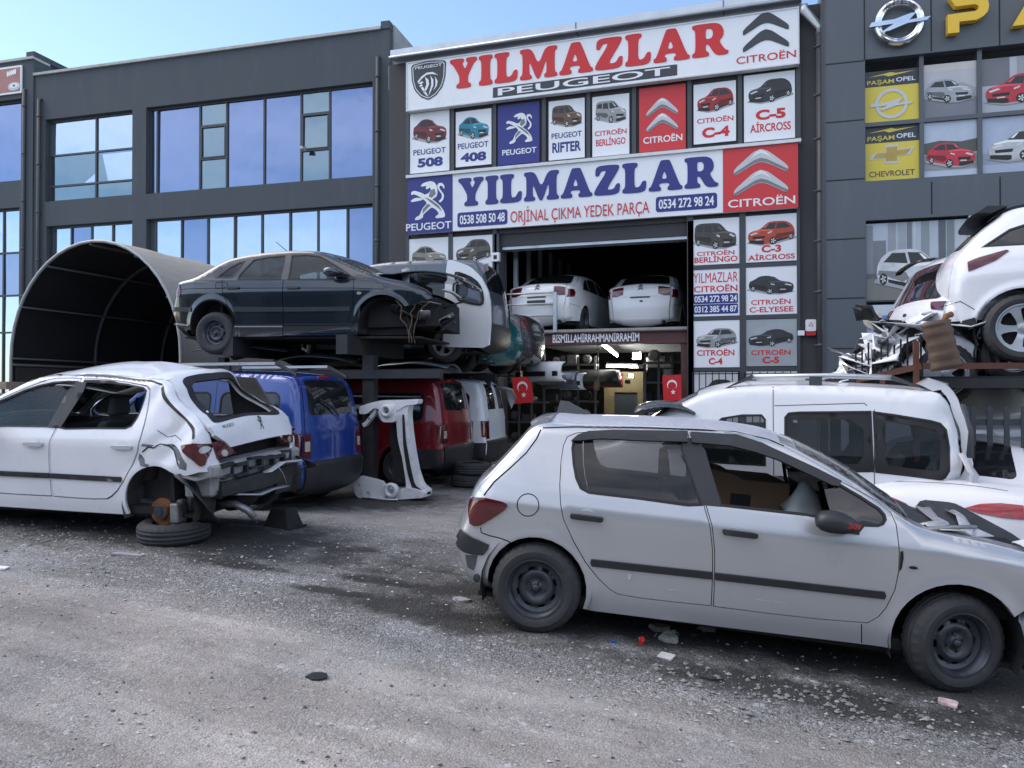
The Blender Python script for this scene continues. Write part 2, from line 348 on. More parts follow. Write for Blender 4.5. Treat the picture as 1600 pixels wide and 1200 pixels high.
def ground_mat():
    m = bpy.data.materials.new('gravel_yard'); t, b = nodes_of(m); N = t.nodes.new; L = t.links.new
    tc = N('ShaderNodeTexCoord'); P = tc.outputs['Object']
    def noise(sc, det=6, ro=.6, vec=P, dist=0):
        n = N('ShaderNodeTexNoise'); n.inputs['Scale'].default_value = sc; n.inputs['Detail'].default_value = det; n.inputs['Roughness'].default_value = ro; n.inputs['Distortion'].default_value = dist; L(vec, n.inputs['Vector']); return n.outputs['Fac']
    def rng_(v, a, b_, c=0, d=1):
        r = N('ShaderNodeMapRange'); r.inputs['From Min'].default_value = a; r.inputs['From Max'].default_value = b_; r.inputs['To Min'].default_value = c; r.inputs['To Max'].default_value = d; L(v, r.inputs['Value']); return r.outputs[0]
    def mix(A, B, F, bt='MIX'):
        x = N('ShaderNodeMix'); x.data_type = 'RGBA'; x.blend_type = bt
        for k, v in (('A', A), ('B', B)):
            if isinstance(v, tuple): x.inputs[k].default_value = (*v, 1)
            else: L(v, x.inputs[k])
        if isinstance(F, float): x.inputs['Factor'].default_value = F
        else: L(F, x.inputs['Factor'])
        return x.outputs['Result']
    def math_(op, a, b_):
        x = N('ShaderNodeMath'); x.operation = op
        for i, v in enumerate((a, b_)):
            if isinstance(v, (int, float)): x.inputs[i].default_value = v
            else: L(v, x.inputs[i])
        return x.outputs[0]
    sx = N('ShaderNodeSeparateXYZ'); L(P, sx.inputs[0]); X, Y = sx.outputs[0], sx.outputs[1]
    vo = N('ShaderNodeTexVoronoi'); vo.inputs['Scale'].default_value = 88; L(P, vo.inputs['Vector'])
    vo2 = N('ShaderNodeTexVoronoi'); vo2.inputs['Scale'].default_value = 34; L(P, vo2.inputs['Vector'])
    stone = mix((.16, .155, .148), (.50, .488, .47), rng_(math_('MULTIPLY', vo.outputs['Distance'], 1.0), .75, .05))
    sepc = N('ShaderNodeSeparateColor'); L(vo.outputs['Color'], sepc.inputs[0]); sepc2 = N('ShaderNodeSeparateColor'); L(vo2.outputs['Color'], sepc2.inputs[0])
    stone = mix(stone, (.58, .59, .60), rng_(sepc.outputs[0], .72, .95, 0, .8)); stone = mix(stone, (.08, .082, .085), rng_(sepc.outputs[1], .70, .95, 0, .75))
    stone = mix(stone, (.66, .66, .66), rng_(sepc2.outputs[0], .95, .99, 0, .8))
    # compacted dusty wheel track that runs along the street, and finer dust blotches
    yt = math_('ADD', math_('ADD', Y, math_('MULTIPLY', X, .03)), rng_(noise(.55, 3), 0, 1, -.55, .55))
    tr = math_('MULTIPLY', rng_(yt, 4.55, 4.0), rng_(yt, 1.2, 2.4)); dust = mix((.40, .36, .318), (.52, .475, .425), noise(5, 8, .7))
    dust = mix(dust, stone, rng_(noise(9, 6, .75), .45, .75, .05, .55))
    base = mix(stone, dust, math_('MULTIPLY', tr, rng_(noise(2.2, 6, .7), .25, .6, .35, .92)))
    mps = N('ShaderNodeMapping'); mps.inputs['Scale'].default_value = (.16, 1.5, 1); mps.inputs['Rotation'].default_value = (0, 0, .05); L(P, mps.inputs['Vector']); rut = rng_(noise(2.6, 5, .6, mps.outputs[0], .3), .44, .60); base = mix(base, mix(base, (.72, .70, .68), .9, 'MULTIPLY'), math_('MULTIPLY', rut, .8))
    spk = rng_(noise(130, 3, .6), .36, .64, .72, 1.30); gs = N('ShaderNodeCombineColor'); [L(spk, gs.inputs[i]) for i in range(3)]; base = mix(base, gs.outputs[0], .85, 'MULTIPLY')
    big = rng_(noise(.33, 5, .65, dist=.8), .38, .62); base = mix(base, mix(base, (.62, .63, .65), .0 + .9, 'MULTIPLY'), big); pale = math_('MULTIPLY', rng_(noise(.8, 6, .7, dist=.5), .50, .64), rng_(yt, 3.3, 4.4)); base = mix(base, (.44, .45, .465), math_('MULTIPLY', pale, rng_(vo.outputs['Distance'], .65, .1, .15, .75)))
    # dark oily, damp soil further into the yard
    da = rng_(noise(.62, 7, .68, dist=.6), .47, .60); da = math_('MULTIPLY', da, rng_(yt, 4.0, 5.2))
    base = mix(base, (.075, .071, .067), math_('MULTIPLY', da, .5))
    soil = rng_(noise(1.7, 8, .75, dist=.4), .60, .72); base = mix(base, (.12, .106, .086), math_('MULTIPLY', soil, .62))
    # trampled grey concrete-like crust by the vans
    cr = math_('MULTIPLY', rng_(Y, 7.2, 8.6), rng_(noise(1.1, 6, .6), .35, .55, .3, 1)); base = mix(base, mix((.27, .258, .245), (.385, .37, .355), noise(3, 7, .7)), cr)
    # ragged near-black patches under and beside the parked wrecks
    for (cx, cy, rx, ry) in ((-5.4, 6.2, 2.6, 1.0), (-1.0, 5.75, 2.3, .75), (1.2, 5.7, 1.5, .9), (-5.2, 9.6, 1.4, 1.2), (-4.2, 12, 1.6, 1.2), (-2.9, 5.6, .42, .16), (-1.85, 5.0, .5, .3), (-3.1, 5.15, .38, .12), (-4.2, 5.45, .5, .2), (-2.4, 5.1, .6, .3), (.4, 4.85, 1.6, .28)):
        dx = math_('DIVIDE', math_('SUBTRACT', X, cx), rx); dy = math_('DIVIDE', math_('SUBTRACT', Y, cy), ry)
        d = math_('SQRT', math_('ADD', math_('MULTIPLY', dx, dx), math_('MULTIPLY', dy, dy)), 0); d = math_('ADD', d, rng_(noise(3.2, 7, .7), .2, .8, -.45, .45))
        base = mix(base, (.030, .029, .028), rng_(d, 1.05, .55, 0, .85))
    L(base, b.inputs['Base Color']); b.inputs['Roughness'].default_value = .93; b.inputs['Specular IOR Level'].default_value = .25
    h = math_('ADD', rng_(vo.outputs['Distance'], 0, .8, 1, 0), math_('MULTIPLY', rng_(vo2.outputs['Distance'], 0, .8, 1, 0), .8)); h = math_('MULTIPLY', h, rng_(tr, 0, 1, 1, .35))
    h = math_('ADD', h, math_('MULTIPLY', noise(14, 6), 1.2))
    bp = N('ShaderNodeBump'); bp.inputs['Strength'].default_value = .8; bp.inputs['Distance'].default_value = .014; L(h, bp.inputs['Height']); L(bp.outputs[0], b.inputs['Normal'])
    return m
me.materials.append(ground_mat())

# ------------------------------------------------------------------ facade planes
YC = 16.86
FC = Frame(YC); FL = Frame(YC + .30 + .0431 * 5.85, .0431); FRT = Frame(YC - .30 - .0419 * 3.9, .0419)
def wall_mesh(mb, fr, u0, u1, v0, v1, holes, w=0.0, depth=.35):
    us = sorted({u0, u1} | {h[i] for h in holes for i in (0, 1)}); vv = sorted({v0, v1} | {h[i] for h in holes for i in (2, 3)})
    us = [a for a in us if u0 <= a <= u1]; vv = [a for a in vv if v0 <= a <= v1]
    for a, b in zip(us[:-1], us[1:]):
        for c, d in zip(vv[:-1], vv[1:]):
            m = ((a + b) / 2, (c + d) / 2)
            if not any(h[0] < m[0] < h[1] and h[2] < m[1] < h[3] for h in holes): mb.fquad(fr, a, b, c, d, w)
    for a, b, c, d in holes:
        a, b, c, d = max(a, u0), min(b, u1), max(c, v0), min(d, v1); P = fr.p; i = w - depth
        mb.add([P(a, c, w), P(b, c, w), P(b, d, w), P(a, d, w), P(a, c, i), P(b, c, i), P(b, d, i), P(a, d, i)], [(0, 1, 5, 4), (1, 2, 6, 5), (2, 3, 7, 6), (3, 0, 4, 7)])
def window(parent, fr, hole, cols, rows=(), w=-.16, fw=.05, panes='blue', sub=None):
    """cols: mullion positions (u); rows: transoms (v) or per-column dict; one frame mesh and one mesh of panes"""
    a, b, c, d = hole; F = MB(); G = MB()
    us = [a] + list(cols) + [b]
    F.fbox(fr, a, b, c, c + fw, w - .05, w + .03); F.fbox(fr, a, b, d - fw, d, w - .05, w + .03)
    F.fbox(fr, a, a + fw, c + fw, d - fw, w - .05, w + .028); F.fbox(fr, b - fw, b, c + fw, d - fw, w - .05, w + .028)
    for m in cols: F.fbox(fr, m - fw / 2, m + fw / 2, c + fw, d - fw, w - .05, w + .028)
    for i, (x0, x1) in enumerate(zip(us[:-1], us[1:])):
        rr = rows.get(i, ()) if isinstance(rows, dict) else rows
        x0 += fw / 2; x1 -= fw / 2
        for v in rr: F.fbox(fr, x0, x1, v - fw / 2, v + fw / 2, w - .05, w + .024)
        vv = [c] + list(rr) + [d]
        for j, (v0, v1) in enumerate(zip(vv[:-1], vv[1:])):
            k = panes if isinstance(panes, str) else panes(i, j)
            G.m = {'blue': 0, 'sky': 1, 'grey': 2}[k]
            t = [random.uniform(-.006, .006) for _ in range(3)]
            G.add([fr.p(x0, v0, w - .01 + t[0]), fr.p(x1, v0, w - .01 + t[1]), fr.p(x1, v1, w - .01 + t[2]), fr.p(x0, v1, w - .01 + t[0] + t[2] - t[1])], [(0, 1, 2, 3)])
            if sub and (i, j) in sub:
                F.fbox(fr, x0, x1, v0 + fw / 2, v0 + fw, w, w + .04); F.fbox(fr, x0, x1, v1 - fw, v1 - fw / 2, w, w + .04); F.fbox(fr, x0, x0 + .04, v0 + fw, v1 - fw, w, w + .038); F.fbox(fr, x1 - .04, x1, v0 + fw, v1 - fw, w, w + .038)
    o = F.build('window', M_alu, parent, world=True)
    o['_o'] = list(parent.location); G.build('pane', [M_gl_blue, M_gl_sky, M_gl_grey], o, world=True); del o['_o']
    return o
def U(fr, px, py): return fr.uv(px, py)[0]
def Vv(fr, px, py): return fr.uv(px, py)[1]

# ---- left building
uL0 = U(FL, 52, 400); uL1 = U(FL, 608, 300); topL = Vv(FL, 330, 82)
bl = thing('workshop_building', 'slate grey two storey workshop block with wide blue mirrored windows and white coping', 'building', FL.p((uL0 + uL1) / 2, 0))
h1 = FL.rect(71, 186, 207, 172, 70, 316, 206, 304); h2 = FL.rect(228, 168, 582, 127, 228, 304, 582, 274)
h3 = FL.rect(72, 353, 206, 345, 72, 520, 206, 520); h4 = FL.rect(228, 343, 582, 317, 228, 500, 582, 500)
mb = MB(); wall_mesh(mb, FL, uL0, uL1, -.3, topL, [h1, h2, h3, h4])
mb.fquad(FL, uL0, uL1, -.3, topL, -6); P = FL.p
mb.add([P(uL1, -.3, 0), P(uL1, -.3, -6), P(uL1, topL, -6), P(uL1, topL, 0), P(uL0, -.3, 0), P(uL0, -.3, -6), P(uL0, topL, -6), P(uL0, topL, 0)], [(0, 1, 2, 3), (5, 4, 7, 6)])
mb.build('wall', M_navy, bl, world=True)
mb = MB().fbox(FL, uL0, uL1 - .22, topL, topL + .07, -.5, .06); mb.build('coping', M_coping, bl, world=True)
mb = MB().fbox(FL, uL0 + .1, uL1 - .1, topL - 1.0, topL - .9, -6, -.02); mb.build('roof', M_conc, bl, world=True)
topP = Vv(FL, 605, 33)
mb = MB().fbox(FL, uL1 - .22, uL1 + .01, topL + .001, topP, -.18, .03); mb.build('parapet_pier', M_navy, bl, world=True)
mb = MB(); P = FL.p; mb.hexa([P(uL1 - .2, topL - 1.5, -.19), P(uL1 + .05, topL - 1.5, -.19), P(uL1 + .05, topL - 1.5, -6), P(uL1 - .2, topL - 1.5, -6), P(uL1 - .2, topP - .02, -.19), P(uL1 + .05, topP - .02, -.19), P(uL1 + .05, topL + .1, -6), P(uL1 - .2, topL + .1, -6)]); mb.build('parapet_wall', M_conc, bl, world=True)
U_ = lambda *a: [U(FL, p, 240) for p in a]
window(bl, FL, h1, U_(144), [Vv(FL, 140, 235), Vv(FL, 140, 284)], panes=lambda i, j: ('grey', 'blue', 'sky')[j] if j < 2 else 'sky')
vA = [Vv(FL, 328, 193), Vv(FL, 328, 245)]; vB = [Vv(FL, 490, 174), Vv(FL, 490, 231)]
window(bl, FL, h2, U_(240, 307, 349, 408, 466, 511), {2: vA[::-1], 5: vB[::-1]}, panes=lambda i, j: 'grey' if i in (2, 5) else 'blue', sub={(2, 1), (5, 1)})
window(bl, FL, h3, U_(78, 106, 138, 171), panes=lambda i, j: ('sky', 'sky', 'blue', 'sky', 'sky')[i])
window(bl, FL, h4, U_(238, 279, 320, 362, 405, 449, 493, 539), panes=lambda i, j: ('sky', 'sky', 'blue', 'sky', 'sky', 'sky', 'sky', 'sky', 'blue')[i])
def downpipe(px, py0, lab, fr, v1=0.0, w=.07, rad=.05, seg=10, m=M_gutpipe):
    u, v = fr.uv(px, py0, w); mb = MB().tube([fr.p(u, v1, w), fr.p(u, v, w), fr.p(u, v + .06, w - .12)], rad, seg)
    t = thing('drainpipe', lab, 'drainpipe', fr.p(u, v1, w)); mb.build('pipe', m, t, True, True)
    k = MB(); 
    for i in range(5): k.tube([fr.p(u, v - .5 - i * 1.35, w), fr.p(u, v - .44 - i * 1.35, w)], rad * 1.22, seg)
    build_each(k, 'bracket', m, t, smooth=True, world=True); return t
downpipe(61, 156, 'slim dark drainpipe near the left end of the slate grey workshop', FL)
downpipe(590, 90, 'tall dark drainpipe on the right end of the slate grey workshop', FL)
# broken bracket lump on the window frame and stub pipe
u, v = FL.uv(474, 232, .03); mb = MB(); mb.add([FL.p(u + a, v + b, c + .03) for a, b, c in ((-.07, -.05, 0), (.06, -.06, 0), (.09, .03, 0), (-.05, .06, 0), (-.05, -.03, .1), (.05, -.04, .12), (.05, .02, .12), (-.03, .04, .1))], [(0, 1, 5, 4), (1, 2, 6, 5), (2, 3, 7, 6), (3, 0, 4, 7), (4, 5, 6, 7)])
tag(mb.build('foam_lump', M_coping, None), 'small white lump of foam stuck on a window mullion', 'foam')

# ---- far left building
uF0 = U(FL, 52, 400) - 9; uF1 = uL0; topF = Vv(FL, 20, 98)
bf = thing('workshop_building', 'dark workshop at the left edge with tall mirrored windows and a parts banner', 'building', FL.p((uF0 + uF1) / 2, 0))
g1 = FL.rect(-300, 178, 33, 175, -300, 300, 32, 296); g2 = FL.rect(-300, 338, 30, 338, -300, 520, 26, 520)
g1 = (uF0 + 1, uF1 - .42, g1[2], g1[3]); g2 = (uF0 + 1, uF1 - .46, 1.5, g2[3])
mb = MB(); wall_mesh(mb, FL, uF0, uF1, -.3, topF, [g1, g2], w=.04); mb.fquad(FL, uF0, uF1, -.3, topF, -6)
mb.add([P(uF1, topL - 3, .04), P(uF1, topL - 3, -6), P(uF1, topF, -6), P(uF1, topF, .04)], [(0, 1, 2, 3)]); mb.build('wall', M_navy, bf, world=True)
MB().fbox(FL, uF0, uF1 + .02, topF, topF + .07, -.5, .09).build('coping', M_coping, bf, world=True)
MB().fbox(FL, uF1 - .25, uF1 + .03, topF + .071, topF + .22, -6, .05).build('parapet_pier', M_navy, bf, world=True)
MB().fbox(FL, uF0 + .1, uF1 - .1, topF - .9, topF - .8, -6, -.02).build('roof', M_conc, bf, world=True)
window(bf, FL, g1, [g1[1] - 1.15 * i for i in range(1, 7)], w=-.12); window(bf, FL, g2, [g2[1] - .72 * i for i in range(1, 9)], [Vv(FL, 15, 519), Vv(FL, 15, 461), Vv(FL, 15, 394)][0:3], w=-.12, panes=lambda i, j: 'sky' if j != 2 else 'blue')
downpipe(38, 140, 'thin drainpipe between the two slate grey workshops', FL)
# banner on it
b = (U(FL, -260, 130), U(FL, 38, 130), Vv(FL, 34, 147), Vv(FL, 34, 104))
t = thing('sign_board', 'small reddish parts banner on the leftmost workshop under the roof edge', 'sign', FL.p(b[1], b[2], .08))
mb = MB(); mb.m = 0; mb.fbox(FL, *b, .05, .09); mb.build('board', M_white, t, world=True)
M_pink = mat('faded_red_print', (.36, .17, .15), .6, var=.15)
MB().fquad(FL, b[0] + .1, b[1] - .05, b[2] + .05, b[3] - .05, .093).build('print', M_pink, t, world=True)
mb = MB(); c = FL.uv(22, 135, .096); prism(mb, FL, ellipse(c[0], c[1], .22, .12), .094, .1); mb.m = 1; prism(mb, FL, ellipse(c[0] - .01, c[1] + .02, .15, .07), .1, .103); mb.m = 2; prism(mb, FL, ellipse(c[0], c[1] + .02, .04, .03), .103, .106)
mb.m = 1; c = FL.uv(18, 115, .096)
for i in range(5): prism(mb, FL, ellipse(c[0] - .14 + i * .07, c[1] + .01 * i, .035, .08, 12), .094 + .002 * i, .097 + .002 * i)
mb.build('picture', [M_logo1, M_logo3, M_dark], t, world=True)

# ---- centre building : wall, gutter, opening
uC0 = U(FC, 607, 300); uC1 = U(FC, 1289, 300); topC = Vv(FC, 940, 57) + .05
op = FC.rect(781, 366, 1075, 346, 781, 640, 1075, 640); op = (op[0], op[1], -.3, op[3])
bc = thing('shop_building', 'dark shop building covered in car posters with a two level garage opening', 'building', FC.p((uC0 + uC1) / 2, 0))
mb = MB(); wall_mesh(mb, FC, uC0 + .0, uC1, -.3, topC, [op], w=-.02, depth=.5)
D = -9.5; P = FC.p   # interior shell
mb.build('wall', M_brown, bc, world=True)
M_int = mat('garage_wall', (.06, .062, .066), .85, var=.25, vscale=2, dirt=(.07, .07, .07), dirt_amt=.2)
mb = MB(); a, b_, c, d = uC0 + .3, uC1 - .3, -.02, topC - .6
mb.add([P(a, c, -.52), P(b_, c, -.52), P(b_, d, -.52), P(a, d, -.52), P(a, c, D), P(b_, c, D), P(b_, d, D), P(a, d, D)], [(0, 1, 5, 4), (1, 2, 6, 5), (2, 3, 7, 6), (3, 0, 4, 7), (4, 5, 6, 7)]); mb.build('interior_wall', M_int, bc, world=True)
mb = MB().fbox(FC, uC0 - .02, uC1 + .02, topC - .6, topC - .02, D, -.03); mb.build('roof', M_conc, bc, world=True)
# steel columns lining the left interior wall
mb = MB()
for i in range(6): mb.fbox(FC, op[0] + .06, op[0] + .16, 3.35, op[3] + .3, -.95 - i * 1.1, -.85 - i * 1.1)
build_each(mb, 'column', M_galv, bc, world=True)
# shutter box band
v0 = Vv(FC, 925, 376); mb = MB().fbox(FC, op[0] + .01, op[1] - .01, v0, op[3] + .2, -.45, -.06); mb.build('shutter_box', M_brown, bc, world=True)
mb = MB().fbox(FC, op[0] + .02, op[1] - .02, v0 - .07, v0 - .002, -.40, -.10); mb.build('shutter_rail', M_galv, bc, world=True)
mb = MB().fbox(FC, op[0] - .12, op[0] - .005, 0, op[3], -.1, .05).fbox(FC, op[1] + .005, op[1] + .12, 0, op[3], -.1, .05); build_each(mb, 'door_frame', M_alu, bc, world=True)
# frame bars between posters
upper = [(642, 178, 703, 173, 641, 271, 703, 268), (713, 176, 769, 170, 713, 262, 768, 257), (779, 166, 844, 159, 778, 260, 843, 253), (858, 159, 914, 154, 858, 252, 914, 246), (926, 153, 984, 146, 926, 247, 983, 240), (999, 140, 1072, 131, 999, 240, 1071, 232), (1084, 134, 1150, 126, 1084, 227, 1150, 220), (1162, 120, 1242, 110, 1163, 223, 1242, 216)]
UR = [FC.rect(*q) for q in upper]
vb = np.mean([r[2] for r in UR]); vt = np.mean([r[3] for r in UR])
mb = MB(); ue = [U(FC, 638, 220)] + [(UR[i][1] + UR[i + 1][0]) / 2 for i in range(7)] + [U(FC, 1247, 170)]
for e in ue: mb.fbox(FC, e - .045, e + .045, vb - .1, vt + .3, -.03, .055)
mb.fbox(FC, ue[0], ue[-1], vt + .1, vt + .3, -.03, .04); build_each(mb, 'poster_frame', M_alu, bc, world=True)
# gutter with lip and joints
g0, g1_ = FC.uv(618, 88), FC.uv(1252, 3); vg = (g0[1] + g1_[1]) / 2; gu0, gu1 = g0[0], g1_[0]
gt = thing('roof_gutter', 'long galvanised box gutter along the roof edge above the big white sign', 'gutter', FC.p(gu0, vg))
mb = MB().fbox(FC, gu0, gu1, vg - .10, vg + .08, -.1, .28); mb.build('channel', M_galv, gt, world=True)
MB().tube([FC.p(gu0 - .02, vg - .10, .29), FC.p(gu1 + .02, vg - .10, .29)], .035, 8).build('lip', M_galv, gt, True, True)
mb = MB(); [mb.fbox(FC, e, e + .03, vg - .11, vg + .085, .0, .288) for e in (U(FC, 903, 40), U(FC, 1130, 20))]; build_each(mb, 'seam', M_logo2, gt, world=True)
# right downpipe
dp = thing('drainpipe', 'thick drainpipe with silver elbow and clamps beside the red chevron sign', 'drainpipe', FC.p(U(FC, 1281, 300), 0))
q0 = FC.uv(1256, 14, .2); q1 = FC.uv(1281, 45, .1); 
MB().tube([FC.p(q0[0], q0[1] + .08, .2), FC.p(q0[0], q0[1] - .02, .2), FC.p(q1[0], q1[1] + .05, .1), FC.p(q1[0], q1[1] - .1, .1)], .085, 12).build('elbow', M_galv, dp, True, True)
MB().tube([FC.p(q1[0], q1[1] - .08, .1), FC.p(q1[0], -.05, .1)], .08, 12).build('pipe', M_gutpipe, dp, True, True)
mb = MB()
for py in (76, 151, 219, 300, 378, 457, 540):
    v = Vv(FC, 1281, py); mb.tube([FC.p(q1[0], v - .03, .1), FC.p(q1[0], v + .03, .1)], .092, 12); mb.fbox(FC, q1[0] - .13, q1[0] + .13, v - .015, v + .015, .08, .11)
build_each(mb, 'clamp', M_gutpipe, dp, smooth=True, world=True)

# ------------------------------------------------------------------ logos / glyphs (u,v in 0..1 boxes)
GL = {'I': (.5, [(0, 0), (.5, 0), (.5, .13), (.41, .19), (.41, .81), (.5, .87), (.5, 1), (0, 1), (0, .87), (.09, .81), (.09, .19), (0, .13)], []),
 'L': (.84, [(0, 0), (.8, 0), (.84, .38), (.7, .38), (.6, .19), (.42, .17), (.42, .81), (.53, .87), (.53, 1), (0, 1), (0, .87), (.1, .81), (.1, .19), (0, .13)], []),
 'Y': (1.0, [(.24, 0), (.78, 0), (.78, .13), (.67, .18), (.67, .42), (.9, .82), (1, .87), (1, 1), (.6, 1), (.6, .87), (.67, .84), (.56, .62), (.45, .84), (.52, .87), (.52, 1), (0, 1), (0, .87), (.1, .82), (.35, .42), (.35, .18), (.24, .13)], []),
 'M': (1.3, [(0, 0), (.42, 0), (.42, .12), (.33, .17), (.33, .62), (.57, 0), (.70, 0), (.93, .62), (.93, .17), (.85, .12), (.85, 0), (1.3, 0), (1.3, .12), (1.21, .17), (1.21, .83), (1.3, .88), (1.3, 1), (.9, 1), (.65, .44), (.41, 1), (0, 1), (0, .88), (.09, .83), (.09, .17), (0, .12)], []),
 'A': (1.14, [(0, 0), (.42, 0), (.42, .12), (.35, .16), (.38, .25), (.68, .25), (.71, .16), (.64, .12), (.64, 0), (1.14, 0), (1.14, .12), (1.05, .16), (.73, .97), (.67, 1), (.45, 1), (.39, .97), (.09, .16), (0, .12)], [[(.44, .39), (.63, .39), (.535, .67)]]),
 'Z': (.92, [(0, 0), (.88, 0), (.92, .37), (.79, .37), (.68, .18), (.42, .18), (.88, .84), (.88, 1), (.06, 1), (.03, .65), (.16, .65), (.25, .82), (.46, .82), (0, .16)], []),
 'R': (1.12, [(0, 0), (.52, 0), (.52, .12), (.42, .17), (.42, .37), (.5, .37), (.66, .09), (.78, 0), (1.08, 0), (1.12, .11), (1.0, .15), (.82, .43), (.95, .56), (.97, .74), (.88, .92), (.7, 1), (0, 1), (0, .88), (.1, .83), (.1, .17), (0, .12)], [[(.42, .53), (.55, .53), (.62, .58), (.64, .68), (.62, .79), (.55, .84), (.42, .84)]])}
def fat_serif(mb, fr, txt, u0, u1, v0, v1, w):
    tot = sum(GL[c][0] for c in txt) + .07 * (len(txt) - 1); s = (u1 - u0) / tot; x = u0
    for c in txt:
        wd, o, h = GL[c]; f = lambda q: [(x + a * s, v0 + b * (v1 - v0)) for a, b in smooth_poly(q, 2, True, .2)]
        prism(mb, fr, f(o), w - .012, w, [f(k) for k in h]); x += (wd + .07) * s
def box_map(poly, u0, u1, v0, v1): return [(u0 + a * (u1 - u0), v0 + b * (v1 - v0)) for a, b in poly]
CHEV = [[(0, .0 + .02), (.0, .16), (.36, .50), (.5, .56), (.64, .50), (1, .16), (1, .02), (.62, .25), (.5, .28), (.38, .25)]]
def chevrons(mb, fr, u0, u1, v0, v1, w, mats=(0, 0)):
    h = v1 - v0
    for k, off in enumerate((0.0, .44)):
        q = [(u0 + a * (u1 - u0), v0 + h * (off + b)) for a, b in CHEV[0]]; mb.m = mats[0]; prism(mb, fr, smooth_poly(q, 1, True, .15), w - .01, w)
        if mats[0] != mats[1]:
            q = [(u0 + a * (u1 - u0), v0 + h * (off + b)) for a, b in [(0, .03), (.38, .26), (.5, .29), (.62, .26), (1, .03), (1, .085), (.62, .33), (.5, .37), (.38, .33), (0, .085)]]; mb.m = mats[1]; prism(mb, fr, q, w, w + .002, sides=False)
            q = [(u0 + a * (u1 - u0), v0 + h * (off + b)) for a, b in [(.30, .36), (.42, .44), (.5, .47), (.58, .44), (.7, .36), (.58, .5), (.5, .54), (.42, .5)]]; mb.m = mats[2]; prism(mb, fr, q, w, w + .002, sides=False)
LB = (163, 497, 650, 260)
LION = [[(315, 292), (345, 288), (372, 300), (388, 330), (392, 375), (385, 400), (362, 412), (345, 425), (322, 395), (300, 380), (330, 372), (345, 350), (340, 330), (318, 345), (308, 335), (316, 318), (290, 322), (272, 318), (288, 300)],
 [(205, 365), (212, 350), (232, 346), (280, 364), (335, 400), (385, 440), (415, 470), (435, 500), (445, 530), (440, 547), (380, 550), (376, 536), (402, 520), (385, 492), (352, 470), (325, 490), (290, 520), (292, 536), (268, 550), (232, 552), (240, 532), (268, 520), (285, 475), (322, 438), (280, 400), (240, 375), (222, 370), (210, 375)],
 [(205, 412), (238, 395), (282, 402), (290, 415), (238, 422), (208, 424)],
 [(400, 432), (420, 415), (424, 390), (400, 358), (388, 330), (398, 308), (425, 308), (441, 332), (438, 354), (425, 330), (408, 326), (404, 342), (418, 362), (438, 392), (432, 425), (410, 444)]]
def lion(mb, fr, u0, u1, v0, v1, w, m=(0, 1)):
    x0, x1, y1, y0 = 203, 446, 552, 288
    for i, q in enumerate(LION):
        q = smooth_poly([(u0 + (a - x0) / (x1 - x0) * (u1 - u0), v0 + (y1 - b) / (y1 - y0) * (v1 - v0)) for a, b in q], 1, True, .2); mb.m = m[0]; prism(mb, fr, q, w - .004 + .0012 * i, w + .0012 * i)
    for q in ([(300, 395), (350, 420), (400, 462), (425, 505), (385, 470), (340, 432)], [(290, 480), (322, 445), (345, 455), (310, 485), (288, 512)], [(345, 350), (372, 345), (380, 380), (352, 405), (330, 395)]):
        q = [(u0 + (a - x0) / (x1 - x0) * (u1 - u0), v0 + (y1 - b) / (y1 - y0) * (v1 - v0)) for a, b in q]; mb.m = m[1]; prism(mb, fr, q, w + .004, w + .006, sides=False)
def sub(r, a, b, c, d): return (r[0] + (r[1] - r[0]) * a, r[0] + (r[1] - r[0]) * b, r[2] + (r[3] - r[2]) * c, r[2] + (r[3] - r[2]) * d)
